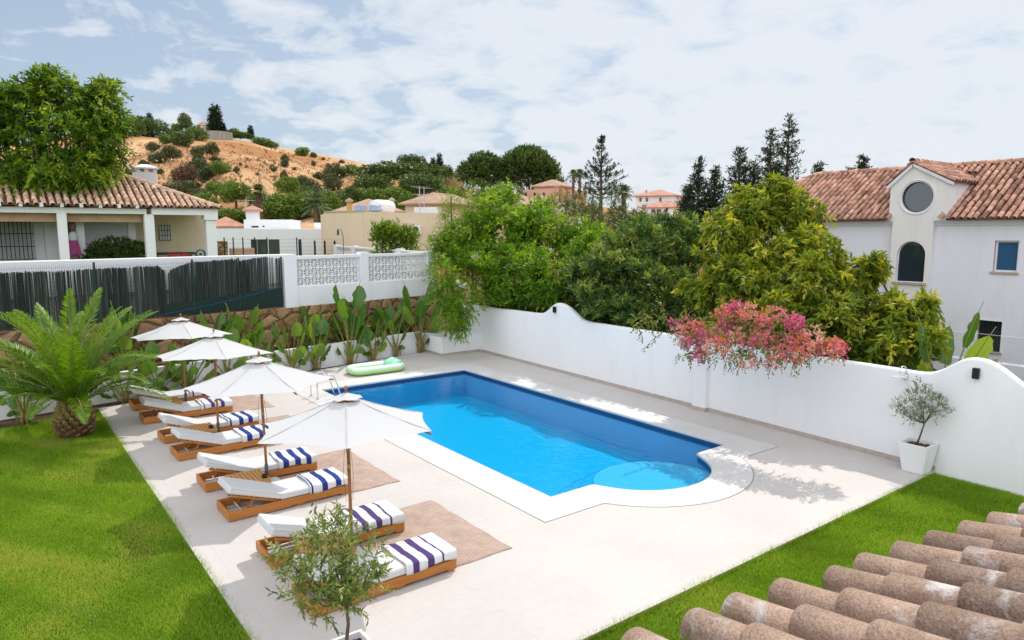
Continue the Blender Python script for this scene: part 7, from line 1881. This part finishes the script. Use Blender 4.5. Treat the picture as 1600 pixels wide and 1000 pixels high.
# dark undergrowth along the far side of the garden wall
bl = []; rg = np.random.default_rng(47)
for y in np.arange(11.0, 18.5, 0.7): bl.append((wall_x(y) + 1.6 + rg.normal(0, 0.15), y, 2.35, 0.7, 0.7, 0.75))
for y in np.arange(7.4, 23.5, 0.62): bl.append((wall_x(y) + 1.15 + rg.normal(0, 0.12), y, 1.25 + rg.normal(0, 0.15), 0.62, 0.62, 1.05))
tree('undergrowth_hedge', 'dark shrubby undergrowth along the back of the long garden wall, below the tree crowns', 'hedge', (16.0, 13.0, 0.28), bl, G_box, M_bark, 0, 48, dens=20, k=10, slen=0.3, L=0.16, Wd=0.05, fill=0.2, lump=0.3, up=0.3, cut=lambda P: (P[:, 0] > wall_x(P[:, 1]) + 0.27))
bl = [(*back(s_, 2.6)[:2], 3.0, 0.5, 0.5, 0.62) for s_ in np.arange(0.6, 6.6, 0.5)]  # hedge added behind the pierced blocks so their holes look dark
tree('backing_hedge', 'low dark hedge added to darken the holes of the breeze block wall', 'hedge', (*back(3.4, 2.6)[:2], UP - 0.2), bl, G_box, M_bark, 0, 49, dens=26, k=9, slen=0.16, L=0.10, Wd=0.05, fill=0.2, lump=0.15, up=0.3)
# grey green shrub beyond the loquat
bl = [blob(*q) for q in [(1000, 345, 22, 32, 0.6), (975, 340, 16, 33, 0.7), (1025, 350, 18, 31, 0.6)]]
tree('grey_shrub', 'dull grey green shrub beyond the dark tree, below the distant villa', 'shrub', (bl[0][0], bl[0][1], 0.28), bl, G_hillo, M_bark, 0.07, 49, dens=14, k=10, slen=0.4, L=0.14, Wd=0.04, lump=0.4)
# ---- conifers on the right
def conifer(px, pt_, pb_, wpx, dist, seed, lab, dens=1.0, bare=0.12, up0=25, leaf=None, base_z=0.28, gp='dark conifers behind the white villa'):
    rg = np.random.default_rng(seed); top = far(px, pt_, dist); base = far(px, pb_, dist); H = top[2] - base_z; h0 = base[2] - base_z; w = wpx / FPX * dist
    rt = empty('conifer', (top[0], top[1], base_z), 0, lab, 'conifer', gp)
    MB().tube([(0, 0, 0), (0.05, 0, H * 0.5), (0, 0.03, H)], [0.26, 0.16, 0.02], 7).build('trunk', M_bark, rt)
    P = []; D = []; b = MB(); z = h0 + (H - h0) * bare * 0.2
    while z < H - 0.12:
        t = (z - h0) / (H - h0); n = rg.integers(4, 7)
        for k in range(n):
            az = rg.uniform(0, 6.28); L = w * (1 - t) ** 0.85 * rg.uniform(0.55, 1.12) + 0.12; e = R(up0 * (t - 0.15) + rg.normal(4, 10))
            d = np.array([math.cos(az) * math.cos(e), math.sin(az) * math.cos(e), math.sin(e)]); m = max(5, int(L * 19 * dens))
            u = rg.uniform(0.12, 1, m) ** 0.8; sagz = 0.18 * L * (u ** 2) * (1 if t > 0.3 else -0.2)
            p = np.array([0, 0, z]) + d * (u * L)[:, None] + rg.normal(0, 0.075 + 0.05 * L * 0.4, (m, 3)) * np.array([1, 1, 0.55]) + np.array([0, 0, 1]) * sagz[:, None]
            P.append(p); D.append(d * 0.6 + rg.normal(size=(m, 3)) * 0.5 + np.array([0, 0, 0.25]))
            b.tube([(0, 0, z), tuple(np.array([0, 0, z]) + d * L * 0.95 + np.array([0, 0, 0.15 * L * (1 if t > 0.3 else -0.2)]))], [0.035, 0.008], 4, caps=False)
        z += (H - h0) * rg.uniform(0.022, 0.04)
    b.build('branches', M_bark, rt)
    P = np.concatenate(P); D = np.concatenate(D); n = len(P); V, F = leaf_quads(P, D, 0.26 * rg.uniform(0.7, 1.3, n), 0.075, rg); np_mesh('needles', V, F, leaf or G_con, rt, tint=np.clip(rg.normal(0.45, 0.2, n), 0, 1))
for a in ((1093, 246, 345, 24, 47, 201, 'slim dark conifer at the left of the conifer group'), (1157, 231, 372, 48, 46, 202, 'broad bushy dark conifer in the middle of the group', 1.3), (1206, 200, 350, 36, 48, 203, 'tall conifer left of the tallest one', 1.1), (1234, 181, 350, 40, 50, 204, 'tallest dark conifer with a pointed leading shoot', 1.1),
          (1281, 253, 330, 20, 55, 205, 'small pointed conifer peeping over the left of the villa roof'), (1350, 244, 320, 24, 55, 206, 'small conifer behind the roof, nearest the dormer'), (1329, 262, 320, 14, 56, 207, 'low conifer tip behind the roof beside the dormer one'), (1075, 290, 350, 18, 45, 208, 'ragged low conifer leaning at the far left of the group'), (1118, 262, 360, 26, 47, 209, 'shorter conifer in front of the broad bushy one', 1.2), (1180, 255, 360, 26, 46, 210, 'bushy conifer between the broad one and the tall pair', 1.2)):
    conifer(*a)
# ---- star-shaped pine
def star_pine():
    rg = np.random.default_rng(300); dist = 62; top = far(940, 209, dist); base_z = 2.0; H = top[2] - base_z
    rt = empty('norfolk_pine', (top[0], top[1], base_z), 0, 'tall airy star shaped pine with tiered upswept branches', 'tree')
    MB().tube([(0, 0, 0), (0.05, 0, H * 0.5), (0, 0, H)], [0.24, 0.15, 0.03], 8).build('trunk', M_bark, rt)
    tiers = [(216, 3, 0.7), (222, 5, 0.5), (233, 8, 0.55), (245, 10, 0.5), (256, 14, 0.6), (266, 24, 0.45), (272, 16, 0.5), (280, 32, 0.38), (291, 38, 0.35), (300, 26, 0.4), (305, 30, 0.36)]
    P = []; D = []; b = MB()
    for py, wpx, e0 in tiers:
        z = far(940, py, dist)[2] - base_z; L = wpx / FPX * dist * 1.2
        n = 6 if wpx > 12 else 4
        for k in range(n):
            az = k * 2 * math.pi / n + rg.uniform(-0.25, 0.25); Lk = L * rg.uniform(0.75, 1.12); e = e0 + rg.normal(0, 0.08)
            d = np.array([math.cos(az) * math.cos(e), math.sin(az) * math.cos(e), math.sin(e)]); b.tube([(0, 0, z - 0.3), tuple(np.array([0, 0, z - 0.3]) + d * Lk * 0.5 - np.array([0, 0, 0.05 * Lk])), tuple(np.array([0, 0, z - 0.3]) + d * Lk)], [0.045, 0.03, 0.012], 5, caps=False)
            ns = max(3, int(Lk * 4.2))
            for q in range(ns):
                u = 0.34 + 0.66 * (q + rg.random()) / ns; c = np.array([0, 0, z - 0.3]) + d * Lk * u + np.array([0, 0, 0.06]); m = 12
                sd_ = rg.normal(size=3) * np.array([0.7, 0.7, 0.2]) + d * 0.7 + np.array([0, 0, 0.9]); sd_ = unit(sd_)
                tt = rg.uniform(0, 1, m)[:, None]; P.append(c + sd_ * tt * rg.uniform(0.22, 0.42) + rg.normal(0, 0.035, (m, 3))); D.append(sd_ + rg.normal(size=(m, 3)) * 0.45)
    b.build('branches', M_bark, rt)
    P = np.concatenate(P); D = np.concatenate(D); n = len(P); V, F = leaf_quads(P, D, 0.22, 0.06, rg); np_mesh('needles', V, F, G_con, rt, tint=np.clip(rg.normal(0.45, 0.2, n), 0, 1))
star_pine()
# ---- two round stone pines
def stone_pine(name_lab, blobs, base_z, px, dist, seed, dens=1.6):
    rg = np.random.default_rng(seed); c = far(px, 300, dist); rt = empty('stone_pine', (c[0], c[1], base_z), 0, name_lab, 'tree', 'round stone pines')
    bl = [(x - c[0], y - c[1], z - base_z, a, b_, d) for x, y, z, a, b_, d in blobs]
    limbs('trunk', M_bark2, rt, (0, 0, 0), [(b_[0], b_[1], b_[2]) for b_ in bl], 0.45, rg)
    crown('crown', G_pine, rt, bl, rg, dens * 2.6, 14, 0.9, 0.46, 0.19, up=0.6, lump=0.14, fill=0.2, jit=0.35)
dp_ = 135
stone_pine('rounded stone pine with a dense dome left of the larger one', [blob(*q) for q in [(755, 268, 28, dp_, 0.85), (735, 272, 18, dp_, 0.9), (778, 275, 18, dp_, 0.8), (760, 255, 18, dp_, 0.7)]], 6, 755, dp_, 311)
stone_pine('largest rounded stone pine with a broad dense dome', [blob(*q) for q in [(826, 262, 38, dp_, 0.75), (800, 262, 22, dp_, 0.9), (850, 270, 24, dp_, 0.8), (864, 282, 12, dp_, 0.8), (822, 248, 22, dp_, 0.7), (840, 252, 18, dp_, .8)]], 6, 826, dp_, 312)
# hedge bank below them
rg = np.random.default_rng(320)
for k, (px, py, w_, dd, lab) in enumerate(((700, 300, 20, 110, 'dark hedge clump below the left stone pine, furthest left'), (745, 296, 34, 112, 'dark hedge clump directly below the left stone pine'), (790, 297, 30, 114, 'dark hedge clump between the two stone pines'), (870, 312, 22, 100, 'dark hedge clump right of the pink house'), (905, 318, 30, 98, 'long dark hedge under the twin palms'), (880, 275, 8, 130, 'small dark bush at the right foot of the large stone pine'), (1040, 350, 26, 60, 'dark shrub in front of the distant villa'), (1005, 345, 14, 80, 'low bush at the left of the distant villa'), (930, 338, 26, 90, 'dark hedge clump behind the thuja columns'), (968, 336, 24, 88, 'dark hedge clump below the pale drooping palm'), (845, 330, 24, 92, 'dark hedge clump below the pink house walls'))):
    c = far(px, py, dd); rt = empty('hedge_clump', (c[0], c[1], c[2] - 3), 0, lab, 'shrub', 'hedge clumps below the pines'); r_ = w_ / FPX * dd * 0.9
    crown('foliage', G_pine if k != 3 else G_hillg, rt, [(0, 0, 2.4, r_, r_ * 0.8, r_ * 0.45 + 0.4), (r_ * 0.5, 0, 2.0, r_ * 0.7, r_ * 0.7, r_ * 0.4), (-r_ * 0.5, 0, 2.0, r_ * 0.7, r_ * 0.7, r_ * 0.4)], rg, 2.2, 10, 0.7, 0.34, 0.10, up=0.6, lump=0.25, fill=0.1)
    MB().tube([(0, 0, -1), (0, 0, 2.4)], 0.15, 6).build('stem', M_bark, rt)
# ---- distant palms
def far_palm(px, ptop, pbot, wpx, dist, seed, lab, skirt=False, bluish=False, gp='distant palms'):
    rg = np.random.default_rng(seed); c = far(px, ptop, dist); b0 = far(px, pbot, dist); r_ = wpx / FPX * dist; z0 = b0[2] - 1.0; zc = c[2] - z0 - r_ * 0.45
    rt = empty('tall_palm', (c[0], c[1], z0), 0, lab, 'palm', gp)
    MB().tube([(0, 0, 0), (0, 0, zc)], [0.26, 0.2], 8).build('trunk', M_bark2, rt)
    VV = []; FF = []; TT = []; o_ = 0
    for k in range(46):
        az = k * 2.4; e = R(85 - 115 * (k / 45)) + rg.normal(0, 0.1); d = np.array([math.cos(az) * math.cos(e), math.sin(az) * math.cos(e), math.sin(e)]); side = np.array([-math.sin(az), math.cos(az), 0])
        m = 12; u = np.linspace(0.2, 1, m)
        q = np.array([0, 0, zc]) + d * (u * r_)[:, None] - np.array([0, 0, 1]) * (u ** 2 * r_ * 0.28)[:, None]
        P = np.concatenate([q, q]); D = np.concatenate([d + side * 0.9 - np.array([0, 0, .25])] * m + [d - side * 0.9 - np.array([0, 0, .25])] * m).reshape(-1, 3)
        V, F = leaf_quads(P, D, r_ * 0.30, r_ * 0.075, rg); VV.append(V); FF.append(F + o_); o_ += len(V); TT.append(np.full(len(F), np.clip(rg.normal(0.5, 0.15), 0, 1)))
    np_mesh('fronds', np.concatenate(VV), np.concatenate(FF), bluish or G_pine, rt, tint=np.concatenate(TT))
    if skirt:
        m = 500; P = np.stack([rg.normal(0, r_ * 0.28, m), rg.normal(0, r_ * 0.28, m), zc - rg.uniform(0, r_ * 1.8, m)], 1); V, F = leaf_quads(P, np.tile((0, 0, -1.0), (m, 1)) + rg.normal(0, 0.25, (m, 3)), r_ * 0.4, r_ * 0.06, rg); np_mesh('dry_skirt', V, F, G_dry, rt, tint=rg.random(m))
far_palm(896, 268, 300, 8, 112, 401, 'left of the twin distant palms beside the star shaped pine')
far_palm(906, 268, 300, 10, 110, 402, 'right of the twin distant palms beside the star shaped pine')
far_palm(696, 268, 300, 9, 128, 403, 'left of two palms before the long pink terrace wall')
far_palm(703.5, 266, 300, 9, 126, 404, 'right of two palms before the long pink terrace wall')
far_palm(403, 293, 345, 13, 68, 405, 'palm with a dry brown skirt behind the modern house chimney', True)
G_fan = leafmat('grey green fan palm', [(0.07, 0.11, 0.05), (0.12, 0.17, 0.08), (0.2, 0.26, 0.13)], 0.2)
far_palm(493, 309, 362, 21, 62, 406, 'grey green fan palm with orange trunk behind the modern house', False, G_fan)
far_palm(975, 294, 345, 14, 66, 407, 'pale drooping palm crown right of the star shaped pine', False, G_fan)
# ---- hillside: individual bushes and trees (each a thing; shared meshes)
def bush_proto(leaf, seed, shape):
    rg = np.random.default_rng(seed); rt = empty('hill_bush' if shape != 'tree' else 'hill_tree')
    if shape == 'tree':
        bl = [(0, 0, 0.72, 0.46, 0.46, 0.26), (0.22, 0.1, 0.62, 0.30, 0.3, 0.2), (-0.24, -0.05, 0.62, 0.30, 0.3, 0.2), (0, -0.2, 0.58, 0.3, 0.3, 0.2)]
        MB().tube([(0, 0, -0.12), (0.02, 0, 0.3), (0, 0, 0.6)], [0.05, 0.04, 0.03], 6).build('trunk', M_bark2, rt)
    elif shape == 'cypress':
        bl = [(0, 0, t, 0.15 * (1 - 0.8 * t ** 1.5) + 0.015, 0.15 * (1 - 0.8 * t ** 1.5) + 0.015, 0.14) for t in np.linspace(0.06, 0.95, 9)]
        MB().tube([(0, 0, -0.1), (0, 0, 0.9)], [0.03, 0.008], 6).build('trunk', M_bark2, rt)
    else:
        bl = [(0, 0, 0.34, 0.46, 0.44, 0.36), (0.2, 0.1, 0.25, 0.34, 0.32, 0.26), (-0.22, -0.1, 0.26, 0.32, 0.3, 0.26), (0.05, -0.2, 0.55, 0.26, 0.26, 0.22)]
        MB().tube([(0, 0, -0.1), (0, 0, 0.35)], 0.03, 5).build('stem', M_bark2, rt)
    crown('foliage', leaf, rt, bl, rg, 190 if shape != 'cypress' else 330, 6, 0.09, 0.065, 0.026, up=0.5, lump=0.22, fill=0.2)
    return rt
HP = {'o': bush_proto(G_hillo, 501, 'bush'), 'g': bush_proto(G_hillg, 502, 'bush'), 'd': bush_proto(G_dry, 503, 'bush'), 't': bush_proto(G_hillg, 504, 'tree'), 'p': bush_proto(G_pine, 505, 'bush'), 'u': bush_proto(G_pine, 506, 'tree'), 'c': bush_proto(G_cyp, 507, 'cypress')}
used = set()
KIND = {'o': ('dull olive green bush', 'bush', 'bushes on the dry hillside'), 'g': ('bright green bushy tree', 'tree', 'green trees at the foot of the hill'), 'd': ('bare reddish brown bush', 'bush', 'bushes on the dry hillside'), 't': ('green umbrella shaped tree', 'tree', 'green trees at the foot of the hill'),
        'p': ('dark green dense tree', 'tree', 'dark trees on and below the hill'), 'u': ('dark umbrella pine', 'tree', 'dark trees on and below the hill'), 'c': ('slender dark cypress', 'tree', 'cypresses on the hilltop')}
HB_ = [('o', 309, 244, 20, 16, 'below the hilltop, leftmost of the upper slope pair'), ('o', 330, 241, 23, 18, 'just under the reservoir on the upper slope'), ('o', 311, 255, 18, 14, 'one step below the upper slope pair'), ('o', 336, 253, 16, 9, 'small and flat below the reservoir bush'), ('g', 346, 272, 30, 20, 'on the slope, brightest of the left hillside bushes'),
       ('o', 328, 278, 30, 18, 'left of the brightest hillside bush'), ('o', 312, 270, 30, 22, 'in the gully left of the bright bush'), ('o', 321, 284, 22, 12, 'low in the gully'), ('d', 288, 284, 40, 26, 'in the left gully, the largest bare bush'), ('o', 370, 271, 10, 11, 'alone on the pale slope, small and round'), ('o', 376, 259, 5, 5, 'tiniest and highest on the pale slope'),
       ('o', 427, 268, 11, 10, 'alone in the middle of the orange slope'), ('o', 445, 252, 11, 11, 'upper half of the double bush near the crest'), ('o', 445, 261, 12, 12, 'lower half of the double bush near the crest'), ('o', 444, 282, 11, 16, 'tall and narrow, mid slope'), ('o', 430, 279, 6, 5, 'very small, beside the narrow mid slope bush'), ('g', 472, 243, 22, 13, 'on the skyline right of the hilltop'),
       ('p', 490, 246, 10, 8, 'small on the skyline beside the larger skyline bush'), ('o', 490, 259, 7, 8, 'small, under the skyline pair'), ('o', 498, 280, 17, 11, 'wide and low on the right slope'), ('o', 522, 282, 30, 26, 'large rounded pair on the right slope, upper one'), ('o', 520, 298, 30, 26, 'large rounded pair on the right slope, lower one'), ('p', 546, 274, 28, 17, 'near the crest on the right slope'), ('o', 513, 262, 8, 7, 'tiny under the right crest'),
       ('o', 534, 255, 9, 5, 'flat on the right skyline'), ('o', 571, 270, 5, 6, 'tiny upright near the ridge house'), ('o', 577, 272, 8, 5, 'tiny flat near the ridge house'), ('d', 567, 287, 15, 14, 'brownish at the right end of the slope'), ('d', 552, 300, 18, 12, 'bare, low on the right slope'), ('o', 454, 288, 13, 11, 'left of three at the foot of the orange slope'), ('o', 472, 292, 25, 18, 'middle of three at the foot of the orange slope'), ('o', 488, 298, 25, 18, 'right of three at the foot of the orange slope'),
       ('o', 303, 296, 22, 14, 'far left foot of the slope'), ('o', 276, 305, 52, 22, 'wide and low behind the white chimney'), ('o', 202, 285, 22, 22, 'left of the white chimney'), ('o', 250, 272, 10, 9, 'small above the white chimney'), ('o', 246, 255, 24, 18, 'on the left slope, lower of two'), ('o', 268, 247, 28, 18, 'on the left slope, right of the lower one'), ('o', 240, 236, 19, 14, 'on the left slope, highest'), ('o', 320, 270, 16, 10, 'small, above the gully'), ('o', 346, 269, 14, 8, 'low, right of the gully'), ('o', 318, 310, 40, 16, 'dark, right of the small white cowl'),
       ('o', 225, 260, 14, 10, 'beside the feathery tree crown'), ('o', 300, 262, 12, 9, 'between gully and left slope'), ('o', 385, 262, 5, 4, 'speck on the pale slope'), ('o', 402, 274, 6, 4, 'speck at the bottom of the pale slope'), ('o', 460, 266, 6, 5, 'speck right of the double bush'), ('o', 505, 250, 6, 4, 'speck under the right skyline'),
       ('p', 228, 213, 74, 30, 'wide hilltop canopy, leftmost'), ('p', 205, 212, 40, 26, 'hilltop canopy directly beside the feathery tree'), ('c', 234, 192, 10, 14, 'short tip rising out of the hilltop canopy'), ('p', 290, 203, 19, 26, 'dark and upright on the hilltop'), ('g', 260, 224, 22, 14, 'light green on the hilltop'), ('p', 284, 227, 36, 22, 'in front of the upright hilltop tree'), ('g', 308, 219, 30, 22, 'beneath the little round house'), ('g', 276, 205, 16, 12, 'small behind the upright hilltop tree'), ('g', 270, 214, 18, 12, 'light, left of the dark hilltop tree'),
       ('c', 334, 207, 16, 36, 'left half of the tall hilltop cypress pair'), ('c', 339, 207, 18, 39, 'tallest, right half of the hilltop cypress pair'), ('c', 348, 206, 11, 13, 'short, right of the tall cypress pair'), ('c', 392, 217, 10, 19, 'single, right end of the hilltop'), ('g', 376, 216, 32, 10, 'low green hedge on the hilltop'), ('g', 410, 227, 30, 12, 'sloping down right of the hilltop cypress'), ('g', 424, 231, 20, 10, 'at the end of the hilltop hedge'), ('g', 366, 213, 20, 12, 'behind the white hilltop ruin'),
       ('t', 339, 317, 30, 29, 'with a visible trunk, leftmost at the hill foot'), ('t', 361, 305, 20, 18, 'small, behind the leftmost one'), ('t', 369, 334, 46, 42, 'large, behind the left porch roof'), ('g', 318, 335, 46, 34, 'at the right end of the bungalow roof'), ('g', 348, 347, 80, 22, 'low wide hedge behind the rear tile roof'), ('g', 429, 342, 52, 40, 'right of the dry skirted palm'), ('t', 450, 316, 34, 34, 'brightest and highest at the hill foot'), ('g', 453, 345, 62, 44, 'behind the modern house, centre'), ('g', 480, 340, 52, 40, 'behind the modern house, right of centre'), ('g', 510, 330, 42, 32, 'right of the fan palm'),
       ('p', 530, 335, 42, 34, 'dark, left of the beige house'), ('p', 512, 350, 40, 26, 'dark, low beside the flat white roof'), ('g', 405, 330, 30, 26, 'behind the dry skirted palm'), ('p', 470, 312, 40, 24, 'olive dark, above the modern house'), ('o', 500, 316, 40, 26, 'olive, above the fan palm'), ('p', 545, 318, 36, 26, 'dark, above the ochre roof left'), ('g', 390, 346, 36, 22, 'low, left of the modern chimney'),
       ('u', 630, 303, 130, 42, 'broadest, in the dark wood right of the hill'), ('u', 585, 315, 60, 36, 'left end of the dark wood'), ('u', 660, 320, 70, 42, 'right end of the dark wood'), ('g', 570, 328, 60, 34, 'lower front of the dark wood, left'), ('g', 615, 328, 62, 36, 'lower front of the dark wood, middle'), ('u', 600, 290, 40, 26, 'upper back of the dark wood'), ('p', 650, 305, 50, 30, 'inside the dark wood'), ('g', 640, 330, 44, 26, 'lower front of the dark wood, right'), ('p', 700, 320, 40, 26, 'dark, behind the white parapet'),
       ('u', 631, 268, 20, 22, 'left of three on the ridge'), ('u', 646, 268, 18, 23, 'middle of three on the ridge'), ('u', 658, 269, 15, 21, 'right of three on the ridge'), ('c', 687, 268, 11, 26, 'dark pointed tree right of the ridge pines'), ('c', 677, 268, 10, 20, 'shorter pointed tree right of the ridge pines'), ('p', 672, 276, 30, 18, 'under the pointed ridge trees'), ('p', 692, 278, 30, 20, 'right of the pointed ridge trees'), ('p', 712, 284, 20, 14, 'above the long pink wall'), ('o', 620, 268, 16, 8, 'at the foot of the ridge house')]
rg = np.random.default_rng(600)
for (kd, px, pyb, w_, h_, lab) in HB_:
    p, dd = onhill(px, pyb)
    if 290 < pyb and dd > 175: dd = 175; p = far(px, pyb, 175)
    o = HP[kd] if kd not in used else copy_tree(HP[kd]); used.add(kd)
    dep = dd * math.cos(math.atan2(px - 800, FPX)); sx_ = w_ / FPX * dep * 1.05; sz_ = h_ / FPX * dep * (1.12 if kd in 'tuc' else 1.25)
    if kd == 'c': sx_ = w_ / FPX * dep * 2.9; sz_ = h_ / FPX * dep * 0.98
    o.location = p; o.scale = (sx_, sx_, sz_); o.rotation_euler = (0, 0, rg.uniform(0, 6.28))
    base, cat, gp = KIND[kd]; tag(o, base + ', ' + lab, cat, gp)
# fill the slope with scrub too small to count
m = 5200; P = []; rg = np.random.default_rng(610)
px_ = rg.uniform(190, 720, 900); 
for q in range(900):
    p, dd = onhill(px_[q], np.interp(px_[q], HPX, HPY) + rg.uniform(3, 70)); 
    if dd < 228: P.append(np.concatenate([p, [rg.uniform(0.25, 0.8)]]))
P = np.array(P); n = len(P); k = 7
PP = np.repeat(P[:, :3], k, 0) + rg.normal(0, 1, (n * k, 3)) * np.repeat(P[:, 3:], k, 0) * 0.45; D = rg.normal(size=(n * k, 3)) + np.array([0, 0, 1.2])
V, F = leaf_quads(PP, D, np.repeat(P[:, 3], k) * 0.9, np.repeat(P[:, 3], k) * 0.5, rg); o = np_mesh('hill_scrub', V, F, G_hilld if False else leafmat('dry scrub', [(0.16, 0.10, 0.04), (0.34, 0.20, 0.09), (0.46, 0.29, 0.14)], 0.05, tcol=(1, 1, 1)), None, tint=rg.random(n * k)); tag(o, 'low dry scrub dotted over the orange hillside', 'scrub', kind='stuff')
